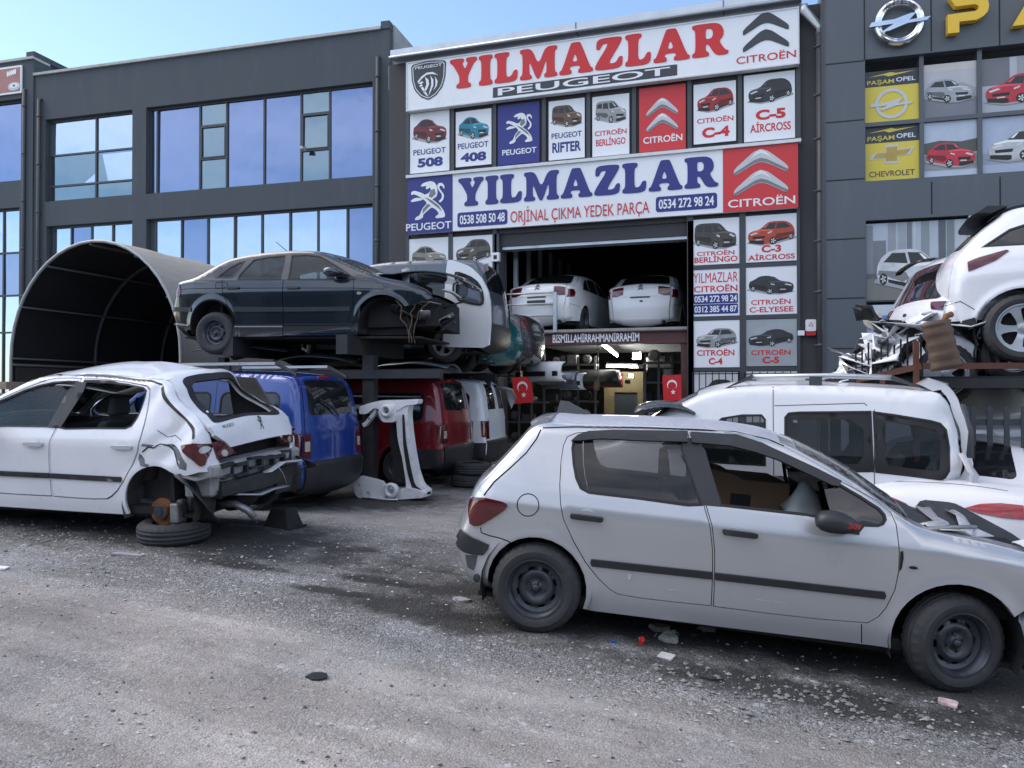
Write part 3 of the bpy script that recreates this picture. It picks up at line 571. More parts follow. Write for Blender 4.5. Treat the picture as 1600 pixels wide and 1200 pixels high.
# ---- car pictures printed on the posters
CP = {'suv': dict(body=[(.03, .30), (.04, .48), (.10, .58), (.28, .65), (.42, .90), (.52, .96), (.80, .95), (.92, .80), (.97, .62), (.985, .40), (.96, .24), (.80, .20), (.52, .06), (.30, .02), (.07, .10)],
  glass=[[(.30, .66), (.43, .87), (.60, .89), (.565, .63)], [(.60, .64), (.63, .88), (.79, .88), (.90, .68)]], wheels=[(.545, .16, .075, .155), (.90, .30, .05, .13)], lamps=[[(.07, .46), (.2, .53), (.25, .5), (.10, .41)], [(.43, .50), (.52, .56), (.53, .52), (.44, .45)]], dark=[[(.05, .10), (.06, .22), (.36, .18), (.36, .05), (.3, .03)], [(.12, .36), (.38, .38), (.37, .28), (.13, .27)], [(.62, .20), (.84, .29), (.84, .22), (.62, .11)]]),
 'sedan': dict(body=[(.02, .28), (.03, .46), (.10, .56), (.30, .64), (.46, .86), (.58, .92), (.74, .90), (.88, .72), (.97, .64), (.985, .42), (.96, .28), (.80, .22), (.50, .06), (.28, .02), (.06, .10)],
  glass=[[(.33, .65), (.47, .83), (.60, .85), (.565, .62)], [(.60, .63), (.62, .85), (.73, .83), (.86, .68)]], wheels=[(.53, .15, .07, .15), (.89, .30, .05, .13)], lamps=[[(.05, .42), (.18, .50), (.22, .46), (.08, .38)], [(.42, .48), (.5, .53), (.51, .48), (.43, .44)]], dark=[[(.05, .10), (.06, .2), (.34, .16), (.34, .05), (.28, .03)], [(.10, .34), (.36, .36), (.35, .24), (.11, .23)]]),
 'van': dict(body=[(.03, .22), (.04, .46), (.08, .56), (.24, .64), (.36, .88), (.44, .97), (.84, .98), (.96, .90), (.98, .50), (.96, .24), (.80, .18), (.46, .05), (.26, .02), (.06, .10)],
  glass=[[(.27, .65), (.38, .86), (.56, .88), (.53, .60)], [(.58, .62), (.60, .88), (.74, .88), (.75, .65)], [(.78, .66), (.78, .88), (.92, .85), (.93, .68)]], wheels=[(.50, .14, .07, .15), (.89, .26, .045, .13)], lamps=[[(.06, .44), (.16, .54), (.2, .5), (.09, .40)], [(.40, .48), (.47, .54), (.48, .48), (.41, .42)]], dark=[[(.05, .10), (.06, .2), (.34, .15), (.34, .05), (.26, .03)], [(.11, .34), (.34, .36), (.33, .25), (.12, .24)]])}
M_pglass = mat('print_window', (.03, .036, .042), .5); M_plamp = mat('print_lamp', (.6, .62, .62), .5); M_pblk = mat('print_black', (.012, .012, .013), .5); M_pshade = mat('print_ground_shade', (.33, .34, .36), .5)
def car_pic(fr, r, w, kind, col, flip, parent, hl=None):
    d = CP[kind]; mb = MB(); mp = lambda q: [(r[0] + ((1 - a) if flip else a) * (r[1] - r[0]), r[2] + b * (r[3] - r[2])) for a, b in q]
    key = 'print_car_%02x%02x%02x' % tuple(int(c * 255) for c in col); mc = mat(key, col, .5, var=.25, vscale=6); mc2 = mat(key + 'l', tuple(min(.85, c * 1.7 + .03) for c in col), .5, var=.1); mc3 = mat(key + 'd', tuple(c * .35 for c in col), .5)
    mb.m = 6; prism(mb, fr, mp([(.0, .10), (.3, -.03), (.55, .0), (1.02, .22), (1.0, .30), (.1, .2)]), w - .001, w, sides=False)
    mb.m = 0; prism(mb, fr, mp(smooth_poly(d['body'], 1, True, .2)), w, w + .001, sides=False)
    mb.m = 1; prism(mb, fr, mp([(.10, .565), (.30, .645), (.56, .62), (.52, .56), (.30, .58), (.12, .52)]), w, w + .002, sides=False)
    mb.m = 2; prism(mb, fr, mp([(.58, .30), (.62, .44), (.95, .50), (.97, .40), (.86, .36), (.66, .22)]), w, w + .002, sides=False)
    mb.m = 3; [prism(mb, fr, mp(q), w, w + .003, sides=False) for q in d['glass']]
    mb.m = 5; [prism(mb, fr, mp(q), w, w + .003, sides=False) for q in d['dark']]
    mb.m = 4; [prism(mb, fr, mp(q), w, w + .004, sides=False) for q in d['lamps']]
    mb.m = 1; prism(mb, fr, mp([(.34, .70), (.43, .85), (.46, .855), (.39, .70)]), w, w + .004, sides=False)
    for cx, cy, rx, ry in d['wheels']:
        mb.m = 5; prism(mb, fr, mp(ellipse(cx, cy, rx, ry)), w, w + .005, sides=False)
        mb.m = 4
        for k in range(5):
            a0 = k * 1.2566; prism(mb, fr, mp([(cx + rx * .7 * math.cos(a0 + e) * s, cy + ry * .7 * math.sin(a0 + e) * s) for e, s in ((-.25, 1), (.25, 1), (.6, .2), (-.6, .2))]), w, w + .006, sides=False)
    mb.m = 4; prism(mb, fr, mp([(.19, .20), (.31, .21), (.31, .25), (.19, .24)]), w, w + .004, sides=False)
    return mb.build('picture', [mc, mc2, mc3, M_pglass, M_plamp, M_pblk, M_pshade], parent, world=True)

# ------------------------------------------------------------------ big sign boards
def board(name, label, r, depth, m=M_white, fr=FC, w0=.05):
    t = thing(name, label, 'sign', fr.p((r[0] + r[1]) / 2, r[2], 0)); MB().fbox(fr, *r, w0, depth).build('board', m, t, world=True); return t
S1 = FC.rect(636, 99, 1246, 14, 637, 173, 1247, 97, .2)
s1 = board('sign_board', 'long white sign at the very top with fat red serif lettering and a shield badge', S1, .2)
e = .03; mb = MB()
for q in ((S1[0] - e, S1[1] + e, S1[2] - e, S1[2]), (S1[0] - e, S1[1] + e, S1[3], S1[3] + e), (S1[0] - e, S1[0], S1[2], S1[3]), (S1[1], S1[1] + e, S1[2], S1[3])): mb.fbox(FC, *q, .05, .215)
mb.build('trim', M_strip, s1, world=True)
SW = .212
a = FC.uv(703, 140, SW); b = FC.uv(1139, 84, SW); c = FC.uv(704, 94, SW); d_ = FC.uv(1085, 39, SW)
tv0, tv1 = (a[1] + b[1]) / 2 - .0, (c[1] + d_[1]) / 2
mb = MB(); fat_serif(mb, FC, 'YILMAZLAR', a[0], b[0], tv0, tv1, SW); mb.build('lettering', M_redtxt, s1, world=True)
a = FC.uv(770, 152, SW); b = FC.uv(1058, 118, SW); c = FC.uv(770, 136, SW); d_ = FC.uv(1058, 101, SW); k0, k1 = (a[1] + b[1]) / 2, (c[1] + d_[1]) / 2
MB().fbox(FC, a[0], b[0], k0, k1, .2, .206).build('name_band', M_dark, s1, world=True)
mb = put_text(MB(), FC, 'PEUGEOT', a[0] + .12, b[0] - .15, k0 + .035, k1 - .035, .209, .012); mb.build('band_lettering', M_white, s1, world=True)
# shield badge
a = FC.uv(642, 162, SW); b = FC.uv(697, 100, SW); hv = (a[1], b[1]); hv = (Vv(FC, 670, 162), Vv(FC, 670, 101))
SH = [(.5, 0), (.72, .10), (.90, .30), (.98, .55), (1, .95), (.5, 1), (0, .95), (.02, .55), (.10, .30), (.28, .10)]
mb = MB(); r_ = (a[0], b[0], hv[0], hv[1]); mb.m = 0; prism(mb, FC, box_map(smooth_poly(SH, 1, True, .12), *r_), .2, .206)
mb.m = 1; prism(mb, FC, box_map(smooth_poly(SH, 1, True, .12), *sub(r_, .04, .96, .04, .965)), .206, .208, [box_map(smooth_poly(SH, 1, True, .12), *sub(r_, .06, .94, .06, .95))], sides=False)
put_text(mb, FC, 'PEUGEOT', *sub(r_, .12, .88, .82, .89), .209, .01)
for q in ([(.18, .50), (.30, .62), (.45, .70), (.62, .70), (.78, .60), (.72, .62), (.60, .65), (.45, .65), (.32, .57), (.22, .47)], [(.20, .46), (.32, .50), (.36, .46), (.30, .44), (.34, .38), (.26, .36), (.24, .40), (.30, .42)], [(.40, .60), (.50, .52), (.52, .40), (.46, .28), (.36, .18), (.40, .30), (.44, .40), (.43, .50)], [(.55, .62), (.64, .50), (.64, .36), (.56, .20), (.50, .10), (.53, .22), (.58, .36), (.58, .50)], [(.68, .58), (.76, .46), (.74, .34), (.64, .22), (.70, .36), (.70, .48)], [(.28, .34), (.40, .16), (.50, .08), (.44, .2), (.34, .36)]):
    prism(mb, FC, box_map(q, *r_), .206, .209, sides=False)
mb.build('shield_badge', [M_dark, M_white], s1, world=True)
r_ = FC.rect(1160, 88, 1232, 78, 1160, 90, 1232, 82, SW); cc = FC.uv(1160, 60, SW); r_ = (U(FC, 1161, 60), U(FC, 1232, 60), Vv(FC, 1196, 86), Vv(FC, 1196, 26))
mb = MB(); chevrons(mb, FC, *r_, .211); mb.build('chevron_badge', M_dark, s1, world=True)
mb = put_text(MB(), FC, 'CITROËN', U(FC, 1151, 95), U(FC, 1243, 90), Vv(FC, 1197, 101), Vv(FC, 1197, 90), .206, .008); mb.build('badge_lettering', M_redtxt, s1, world=True)

S2 = FC.rect(637, 277, 1247, 225, 637, 366, 1247, 324, .15)
s2 = board('sign_board', 'wide white sign with fat blue lettering, phone numbers and blue and red end squares', S2, .15)
us0, us1 = U(FC, 711, 320), U(FC, 1130, 280)
MB().fbox(FC, S2[0] - .03, S2[1] + .06, S2[3] + .001, S2[3] + .07, .05, .2).build('top_strip', M_strip, s2, world=True)
MB().fbox(FC, S2[0], us0, S2[2], S2[3], .151, .156).build('blue_square', M_blue, s2, world=True)
MB().fbox(FC, us1, S2[1], S2[2], S2[3], .151, .156).build('red_square', M_red, s2, world=True)
W2 = .162
a = FC.uv(716, 325, W2); b = FC.uv(1123, 292, W2); c = FC.uv(718, 279, W2); d_ = FC.uv(1090, 245, W2)
mb = MB(); fat_serif(mb, FC, 'YILMAZLAR', a[0], b[0], (a[1] + b[1]) / 2 + .02, (c[1] + d_[1]) / 2, W2); mb.build('lettering', M_bluetxt, s2, world=True)
def pill(px0, px1, yt, yb, txt):
    um = (px0 + px1) / 2; r_ = (U(FC, px0, yt), U(FC, px1, yt), Vv(FC, um, yb), Vv(FC, um, yt)); mb = MB(); mb.m = 0; prism(mb, FC, rrect(*r_, .06), .15, .156); mb.m = 1; put_text(mb, FC, txt, *sub(r_, .05, .95, .2, .8), .159, .018, .95); mb.build('phone_number', [M_bluetxt, M_white], s2, world=True)
pill(718.5, 796, 332, 355, '0538 508 50 48'); pill(1026, 1121, 307, 331, '0534 272 98 24')
mb = put_text(MB(), FC, 'ORJİNAL ÇIKMA YEDEK PARÇA', U(FC, 801, 340), U(FC, 1016, 325), Vv(FC, 908, 342.5), Vv(FC, 908, 325), W2, 0, 1.0); mb.build('slogan', M_redtxt, s2, world=True)
mb = MB(); lion(mb, FC, U(FC, 646, 310), U(FC, 700, 310), Vv(FC, 672, 345), Vv(FC, 672, 286), .161); mb.build('lion_badge', [M_logo3, M_logo2], s2, world=True)
mb = put_text(MB(), FC, 'PEUGEOT', U(FC, 639, 355), U(FC, 709, 350), Vv(FC, 674, 361), Vv(FC, 674, 350), .16, .012); mb.build('badge_lettering', M_white, s2, world=True)
mb = MB(); chevrons(mb, FC, U(FC, 1147, 270), U(FC, 1231, 270), Vv(FC, 1189, 309), Vv(FC, 1189, 236), .161, (0, 1, 2)); mb.build('chevron_badge', [M_logo1, M_logo2, M_logo3], s2, world=True)
mb = put_text(MB(), FC, 'CITROËN', U(FC, 1138, 320), U(FC, 1242, 315), Vv(FC, 1190, 324), Vv(FC, 1190, 312), .16, .014); mb.build('badge_lettering', M_white, s2, world=True)

# ------------------------------------------------------------------ poster panels
PRED, PBLU = M_redtxt, M_bluetxt
GRP = 'car posters on the shop front'
def poster(r, label, kind=None, col=None, flip=False, lines=(), bgm=M_white, picr=(.06, .94, .52, .92), w=.035, logo=None):
    t = thing('poster_panel', label, 'poster', FC.p((r[0] + r[1]) / 2, r[2], w), GRP)
    MB().fbox(FC, *r, w - .03, w).build('panel', bgm, t, world=True)
    if kind: car_pic(FC, sub(r, *picr), w + .002, kind, col, flip, t)
    if logo == 'lion': mb = MB(); lion(mb, FC, *sub(r, .2, .84, .34, .84), w + .006); mb.build('lion_badge', [M_logo3, M_logo2], t, world=True)
    if logo == 'chev': mb = MB(); chevrons(mb, FC, *sub(r, .16, .84, .28, .82), w + .008, (0, 1, 2)); mb.build('chevron_badge', [M_logo1, M_logo2, M_logo3], t, world=True)
    for txt, u0, u1, v0, v1, m, bold in lines:
        mb = MB(); q = sub(r, u0, u1, v0, v1)
        if m == 'pill':
            mb.m = 0; prism(mb, FC, rrect(*sub(r, .05, .95, v0 - .04, v1 + .04), .03), w, w + .002); mb.m = 1; put_text(mb, FC, txt, *q, w + .004, .02, .95); mb.build('phone_number', [PBLU, M_white], t, world=True)
        else: put_text(mb, FC, txt, *q, w + .003, bold); mb.build('lettering', m, t, world=True)
    return t
wine, teal, brown, silver, blk, red_, orange, gold = (.16, .02, .03), (.01, .20, .30), (.12, .07, .045), (.28, .29, .30), (.03, .032, .036), (.30, .02, .02), (.42, .06, .03), (.24, .22, .18)
poster(UR[0], 'poster of a dark red car above the number 508', 'sedan', wine, True, [('PEUGEOT', .09, .91, .30, .39, PBLU, .016), ('508', .2, .84, .09, .24, PBLU, .05)], picr=(.07, .95, .48, .92))
poster(UR[1], 'poster of a teal blue car above the number 408', 'sedan', teal, True, [('PEUGEOT', .06, .92, .32, .42, PBLU, .016), ('408', .14, .86, .08, .24, PBLU, .05)], picr=(.07, .95, .48, .92))
poster(UR[2], 'blue poster with a silver standing lion in the row under the top sign', None, lines=[('PEUGEOT', .11, .93, .16, .25, M_white, .016)], bgm=M_blue, logo='lion')
poster(UR[3], 'poster of a brown van above the word RIFTER', 'van', brown, True, [('PEUGEOT', .08, .92, .36, .45, PBLU, .016), ('RIFTER', .1, .9, .12, .29, PBLU, .035)], picr=(.07, .95, .54, .92))
poster(UR[4], 'poster of a silver van with red lettering in the row under the top sign', 'van', silver, True, [('CITROËN', .07, .93, .34, .42, PRED, .016), ('BERLİNGO', .1, .9, .17, .28, PRED, .02)], picr=(.07, .95, .54, .92))
poster(UR[5], 'red poster with silver double chevrons in the row under the top sign', None, lines=[('CITROËN', .09, .93, .13, .23, M_white, .016)], bgm=M_red, logo='chev')
poster(UR[6], 'poster of a black and red car above the model name C-4', 'suv', red_, False, [('CITROËN', .08, .94, .34, .42, PRED, .016), ('C-4', .2, .85, .09, .26, PRED, .05)], picr=(.06, .96, .52, .92))
poster(UR[7], 'poster of a black off-road car at the right end of the upper row', 'suv', blk, False, [('C-5', .23, .82, .31, .46, PRED, .05), ('AİRCROSS', .12, .92, .13, .25, PRED, .02)], picr=(.06, .96, .56, .92))
pr = lambda *q: FC.rect(*q)
poster(pr(1080, 345, 1157, 339, 1080, 416, 1157, 411), 'poster of a dark brown van right of the garage opening', 'van', (.06, .052, .045), True, [('CITROËN', .12, .88, .20, .29, PRED, .016), ('BERLİNGO', .07, .94, .05, .17, PRED, .02)], picr=(.05, .95, .34, .92))
poster(pr(1164, 339, 1245, 333, 1164, 411, 1245, 407), 'poster of an orange red car with black roof beside the drainpipe', 'suv', orange, False, [('C-3', .32, .7, .20, .35, PRED, .04), ('AİRCROSS', .06, .96, .04, .15, PRED, .02)], picr=(.03, .98, .36, .88))
poster(pr(1080, 423, 1157, 419, 1080, 496, 1157, 493), 'white text panel with two phone numbers right of the garage opening', None, lines=[('YILMAZLAR', .05, .95, .72, .93, PRED, 0), ('CITROËN', .06, .94, .52, .65, PRED, .016), ('0534 272 98 24', .07, .93, .31, .44, 'pill', 0), ('0312 385 44 87', .07, .93, .09, .22, 'pill', 0)])
poster(pr(1164, 419, 1245, 415, 1164, 493, 1245, 490), 'poster of a black sedan beside the drainpipe', 'sedan', blk, True, [('CITROËN', .12, .88, .21, .31, PRED, .016), ('C-ELYESEE', .09, .93, .05, .16, PRED, .02)], picr=(.06, .96, .42, .85))
poster(pr(1080, 502, 1157, 500, 1080, 575, 1157, 573), 'poster of a silver compact car right of the garage opening', 'suv', silver, False, [('CITROËN', .12, .88, .25, .37, PRED, .02), ('C-4', .36, .64, .06, .20, PRED, .04)], picr=(.08, .94, .42, .85))
M_greyp = mat('print_grey_sky', (.32, .36, .38), .5, var=.12)
poster(pr(1164, 500, 1245, 498, 1164, 573, 1245, 571), 'grey poster of a black coupe next to the alarm box', 'sedan', blk, False, [('CITROËN', .12, .88, .24, .34, PRED, .02), ('C-5', .34, .66, .06, .20, PRED, .04)], bgm=M_greyp, picr=(.05, .95, .42, .82))
poster(pr(1085, 582, 1153, 582, 1085, 660, 1153, 660), 'low poster of a black hatchback behind window bars by the red flag', 'suv', blk, False, picr=(.04, .96, .40, .88))
poster(pr(1166, 580, 1246, 578, 1166, 660, 1246, 660), 'low poster of a blue grey van behind window bars near the drainpipe', 'van', (.10, .13, .17), False, picr=(.04, .98, .40, .97))
poster(pr(640, 374, 702, 371, 640, 440, 702, 437), 'poster of a gold sedan left of the garage opening above the grey van', 'sedan', gold, True, [('PEUGEOT', .1, .9, .12, .22, PBLU, .016)], picr=(.06, .96, .3, .86))
poster(pr(708, 371, 771, 367, 708, 436, 771, 433), 'poster of a bronze car above the number 208 left of the opening', 'suv', (.10, .088, .075), False, [('PEUGEOT', .08, .9, .22, .32, PBLU, .016), ('208', .2, .8, .05, .18, PBLU, .05)], picr=(.06, .96, .36, .94))
poster(pr(708, 443, 771, 440, 708, 494, 771, 492), 'white text panel with a phone number behind the open white van door', None, lines=[('YILMAZLAR', .05, .95, .66, .92, PRED, 0), ('PEUGEOT', .06, .94, .36, .55, PBLU, .016), ('0538 508 50 48', .07, .93, .1, .26, 'pill', 0)])
# frames round the side columns, window bars
mb = MB()
for x0, x1, yy in ((1074, 1084, 0), (1155.5, 1165.5, 0), (1245, 1250, 0), (635, 640, 0), (701.5, 708.5, 0), (770.5, 777, 0)):
    mb.fbox(FC, U(FC, x0, 450), U(FC, x1, 450), -.2, S2[2], -.03, .05)
for px0, px1, py in ((1080, 1248, 415.5), (1080, 1248, 496), (1080, 1248, 577), (638, 772, 438)):
    v = Vv(FC, (px0 + px1) / 2, py); mb.fbox(FC, U(FC, px0, py), U(FC, px1, py), v - .045, v + .045, -.03, .045)
build_each(mb, 'poster_frame', M_alu, bc, world=True)
for px0, px1, lab in ((1083, 1155, 'black window bars over the low poster by the red flag'), (1164, 1247, 'black window bars over the low poster near the drainpipe')):
    t = thing('window_grille', lab, 'window bars', FC.p(U(FC, px0, 600), 1, .1)); mb = MB(); a, b = U(FC, px0, 600), U(FC, px1, 600); vt_ = Vv(FC, px0, 581)
    for i in range(8): x = a + (b - a) * i / 7; mb.fbox(FC, x - .01, x + .01, .8, vt_, .09, .11)
    mb.fbox(FC, a - .02, b + .02, vt_ - .06, vt_ - .035, .11, .125); mb.fbox(FC, a - .02, b + .02, 1.2, 1.23, .11, .125); mb.build('bars', M_gap, t, world=True)
# alarm box and camera
u, v = FC.uv(1267, 512, .1); t = thing('alarm_box', 'small white alarm siren with red base on the wall beside the drainpipe', 'alarm', FC.p(u, v, .02))
prism(MB(), FC, rrect(u - .1, u + .1, v - .07, v + .17, .03), 0, .1).build('case', M_white, t, world=True); prism(MB(), FC, rrect(u - .095, u + .095, v - .16, v - .072, .03), 0, .095).build('red_lens', mat('lens_red', (.45, .01, .01), .2, coat=.5), t, world=True)
mb = MB(); prism(mb, FC, [(u - .05, v + .03), (u + .05, v + .03), (u, v + .12)], .1, .102, [[(u - .03, v + .042), (u + .03, v + .042), (u, v + .1)]], sides=False); mb.build('emblem', M_redtxt, t, world=True)
MB().fbox(FC, u - .25, u - .12, v - .15, v - .05, 0, .07).build('junction_box', M_white, t, world=True)
u, v = FC.uv(775, 402, .1); t = thing('security_camera', 'small white security camera on the left jamb of the garage opening', 'camera', FC.p(u, v, 0))
MB().fbox(FC, u - .09, u + .09, v - .1, v + .1, .05, .16).build('housing', M_white, t, world=True); MB().fbox(FC, u - .04, u + .04, v - .05, v + .04, .161, .17).build('lens', M_pblk, t, world=True)

# ------------------------------------------------------------------ right building (composite panels)
br = thing('showroom_building', 'grey panel clad showroom with yellow posters and big yellow roof letters', 'building', FRT.p(U(FRT, 1450, 300), 0))
r0 = U(FRT, 1289, 300); r1 = r0 + 13; topR = Vv(FRT, 1450, -60)
fas = Vv(FRT, 1476, 80); c1 = U(FRT, 1352, 200)
up = (c1, r1 - .5, Vv(FRT, 1476, 276), fas); lo = FRT.rect(1353, 345, 1521, 333, 1353, 520, 1521, 520); lo = (c1, U(FRT, 1520, 400), Vv(FRT, 1430, 560), Vv(FRT, 1440, 340)); lo2 = (U(FRT, 1551, 340), r1 - .5, lo[2], Vv(FRT, 1575, 331))
mb = MB(); wall_mesh(mb, FRT, r0, r1, -.5, topR, [up, lo, lo2], depth=.3); P = FRT.p
mb.add([P(r0, -.5, 0), P(r0, -.5, -6), P(r0, topR, -6), P(r0, topR, 0)], [(0, 1, 2, 3)]); mb.fquad(FRT, r0, r1, -.5, topR, -6); mb.build('wall', M_acp, br, world=True)
MB().fbox(FRT, r0 + .05, r1 - .05, topR - .3, topR - .2, -6, -.02).build('roof', M_conc, br, world=True)
mb = MB()   # panel joints
def jv(px, py0, py1): u = U(FRT, px, 200); mb.fbox(FRT, u - .012, u + .012, Vv(FRT, px, py1), Vv(FRT, px, py0), -.01, .004)
def jh(px0, px1, y0): pm = px0; v = Vv(FRT, px0, y0); mb.fbox(FRT, U(FRT, px0, 300), U(FRT, px1, 300), v - .012, v + .012, -.01, .0035)
v93 = Vv(FRT, 1352, 93)
for px, a, b in ((1351.5, -60, 94), (1456, -60, 80), (1563, -60, 71), (1455, 284, 334), (1562, 276, 330)): jv(px, a, b)
for y in (101, 192, 283, 375, 467, 545): jh(1291, 1351, y)
v = Vv(FRT, 1522, 366); mb.fbox(FRT, U(FRT, 1522, 366), U(FRT, 1551, 366), v - .012, v + .012, -.01, .0035)
build_each(mb, 'panel_joint', M_gap, br, world=True)
MB().fbox(FRT, r0 - .05, r0 + .001, -.4, topR, -.2, .02).build('edge_strip', M_gutpipe, br, world=True)
# upper glazing bars
mb = MB(); w = -.12; cols = [U(FRT, p, 200) for p in (1442, 1533.5)] + [U(FRT, 1533.5, 200) + 1.28 * i for i in (1, 2, 3, 4, 5)]
for u in cols: mb.fbox(FRT, u - .04, u + .04, up[2], up[3] - .001, -.3, w + .04)
vm = Vv(FRT, 1476, 183); mb.fbox(FRT, up[0], up[1], vm - .04, vm + .04, -.3, w + .045); mb.fbox(FRT, up[0], up[1], up[2], up[2] + .03, -.3, w + .04); mb.build('glazing_bar', M_acp, br, world=True)
GR2 = 'showroom window posters'
def spost(r, label, lay, cars, w=-.13, fr=FRT):
    t = thing('window_poster', label, 'poster', fr.p((r[0] + r[1]) / 2, r[2], w), GR2); mb = MB(); ms = []
    for i, (q, c) in enumerate(lay):
        ms.append(mat('print_bg_%d' % (int(c[0] * 999) * 1000003 + int(c[1] * 999) * 1009 + int(c[2] * 999)), c, .4, var=.12, vscale=2.5, coat=.2)); mb.m = i
        q = box_map(q, *r)
        if i == 0: mb.fquad(fr, *r, w)
        else: prism(mb, fr, q, w, w + .0006 * i, sides=False)
    mb.build('backdrop', ms, t, world=True)
    for kind, col, flip, q in cars: car_pic(fr, sub(r, *q), w + .012, kind, col, flip, t)
    return t
B = rectp
uA = [up[0]] + cols; R1 = (up[0] + .01, cols[0] - .04, vm + .04, Vv(FRT, 1397, 105)); R2 = (up[0] + .01, cols[0] - .04, up[2] + .03, vm - .04)
def yposter(r, label, logo):
    t = thing('window_poster', label, 'poster', FRT.p((r[0] + r[1]) / 2, r[2], -.13), GR2); MB().fquad(FRT, *r, -.13).build('backdrop', M_yel, t, world=True)
    MB().fquad(FRT, *sub(r, 0, 1, .70, 1), -.128).build('header', M_dark, t, world=True)
    mb = MB(); q = sub(r, .05, .94, .88, .98); mb.m = 0; prism(mb, FRT, box_map([(0, .1), (.35, .35), (.45, .0), (1, .75), (.6, .55), (.5, .8)], *q), -.128, -.126, sides=False)
    mb.m = 0; put_text(mb, FRT, 'PAŞAM', *sub(r, .05, .55, .745, .825), -.125, .012); mb.m = 1; put_text(mb, FRT, 'OPEL', *sub(r, .59, .94, .765, .845), -.125, .012); mb.build('lettering', [M_yel, M_white], t, world=True)
    mb = MB()
    if logo == 'ring': ringlogo(mb, FRT, *sub(r, .09, .91, .06, .64), -.12, 0)
    else:
        q = sub(r, .08, .92, .30, .66); bt = [(0, .28), (.12, .62), (.36, .62), (.36, .98), (.64, .98), (.64, .72), (1, .78), (.88, .42), (.64, .38), (.64, .04), (.34, .04), (.34, .26)]
        mb.m = 0; prism(mb, FRT, box_map(bt, *q), -.128, -.124); mb.m = 1; prism(mb, FRT, [(q[0] + (q[1] - q[0]) * (.5 + (a - .5) * .84), q[2] + (q[3] - q[2]) * (.5 + (b - .5) * .78)) for a, b in bt], -.124, -.122, sides=False)
        mb.m = 2; put_text(mb, FRT, 'CHEVROLET', *sub(r, .08, .92, .08, .18), -.126, .008)
    mb.build('emblem', [M_logo1, mat('print_gold', (.42, .30, .06), .4, var=.2), M_dark], t, world=True); return t
def ringlogo(mb, fr, u0, u1, v0, v1, w, m, t=.03):
    cx, cy, R_ = (u0 + u1) / 2, (v0 + v1) / 2, (v1 - v0) / 2
    mb.m = m; prism(mb, fr, ellipse(cx, cy, R_, R_, 40), w - .006, w, [ellipse(cx, cy, R_ * .80, R_ * .80, 40)])
    W_ = (u1 - u0) / 2; zz = [(-1, -.14), (-.92, .06), (-.18, .10), (.34, .30), (.50, .30), (.30, -.02), (.98, .04), (.86, -.12), (.24, -.16), (-.36, -.40), (-.60, -.42), (-.20, -.12)]
    prism(mb, fr, [(cx + a * W_, cy + b * R_ * 1.0) for a, b in zz], w - .004, w + .004)
def sp(px, py, w): return FRT.uv(px, py, w)
q0, q1 = sp(1355, 40, .12), sp(1452, 40, .12)
t = thing('emblem_sign', 'large chrome ring with lightning bolt mounted on the grey fascia', 'sign', FRT.p((q0[0] + q1[0]) / 2, Vv(FRT, 1404, 74), .02))
mb = MB(); vr = (Vv(FRT, 1403, 73), Vv(FRT, 1403, 5)); cx, cy, R_ = (U(FRT, 1366, 40) + U(FRT, 1440, 40)) / 2, (vr[0] + vr[1]) / 2, (vr[1] - vr[0]) / 2
for rr_, rad in ((R_ * .93, .055), (R_ * .80, .03)): mb.tube([FRT.p(cx + rr_ * math.cos(a), cy + rr_ * math.sin(a), .12) for a in np.linspace(0, 2 * math.pi, 48, endpoint=False)], rad, 8, closed=True)
prism(mb, FRT, ellipse(cx, cy, R_ * .97, R_ * .97, 48), .08, .13, [ellipse(cx, cy, R_ * .78, R_ * .78, 48)]); mb.build('ring', M_chrome, t, True, True, 40)
mb = MB(); ringW = (q1[0] - q0[0]) / 2; zz = [(-1, -.16), (-.92, .04), (-.18, .08), (.36, .28), (.52, .28), (.30, -.02), (.98, .04), (.86, -.12), (.24, -.16), (-.36, -.42), (-.60, -.44), (-.20, -.12)]
prism(mb, FRT, [(cx + a * ringW, cy + b * R_) for a, b in zz], .12, .2); mb.build('lightning_bolt', M_chrome, t, world=True)
mb = MB()
for ch, an in zip('OPEL', (122, 100, 78, 56)):
    an = R(an); x, y = cx + R_ * .87 * math.cos(an), cy + R_ * .87 * math.sin(an); put_text(mb, FRT, ch, x - .045, x + .045, y - .05, y + .05, .185, .0)
mb.build('lettering', M_dark, t, world=True)
M_yletter = mat('letter_yellow', (.72, .46, .02), .3, var=.03, coat=.3)
def solid_letter(poly, label, px0, px1, py0, py1, holes=()):
    um = (px0 + px1) / 2; r_ = (U(FRT, px0, 30), U(FRT, px1, 30), Vv(FRT, um, py1), Vv(FRT, um, py0)); mb = MB(); prism(mb, FRT, box_map(poly, *r_), .02, .17, [box_map(h, *r_) for h in holes])
    o = mb.build('letter', M_yletter, None); tag(o, label, 'sign letter', 'yellow letters on the showroom fascia')
Pl = [(0, 0), (.28, 0), (.28, .30), (.70, .30), (.86, .38), (.97, .50), (1, .66), (.97, .82), (.86, .94), (.70, 1), (.04, 1), (.20, .74), (.66, .74), (.73, .70), (.75, .65), (.73, .58), (.66, .55), (0, .53)]
solid_letter(Pl, 'big yellow letter P standing off the grey fascia', 1477, 1541, 0, 55)
solid_letter([(0, 0), (.22, 0), (.40, .42), (.60, .42), (.78, 0), (1, 0), (.62, .97), (.55, 1), (.45, 1), (.38, .97)], 'big yellow letter A cut by the right edge of the view', 1577, 1668, -12, 42)
yposter(R1, 'yellow poster with a chrome lightning ring below the showroom fascia', 'ring'); yposter(R2, 'yellow poster with a gold cross shaped emblem on the showroom', 'bow')
sky1, road1 = (.40, .44, .50), (.16, .17, .20)
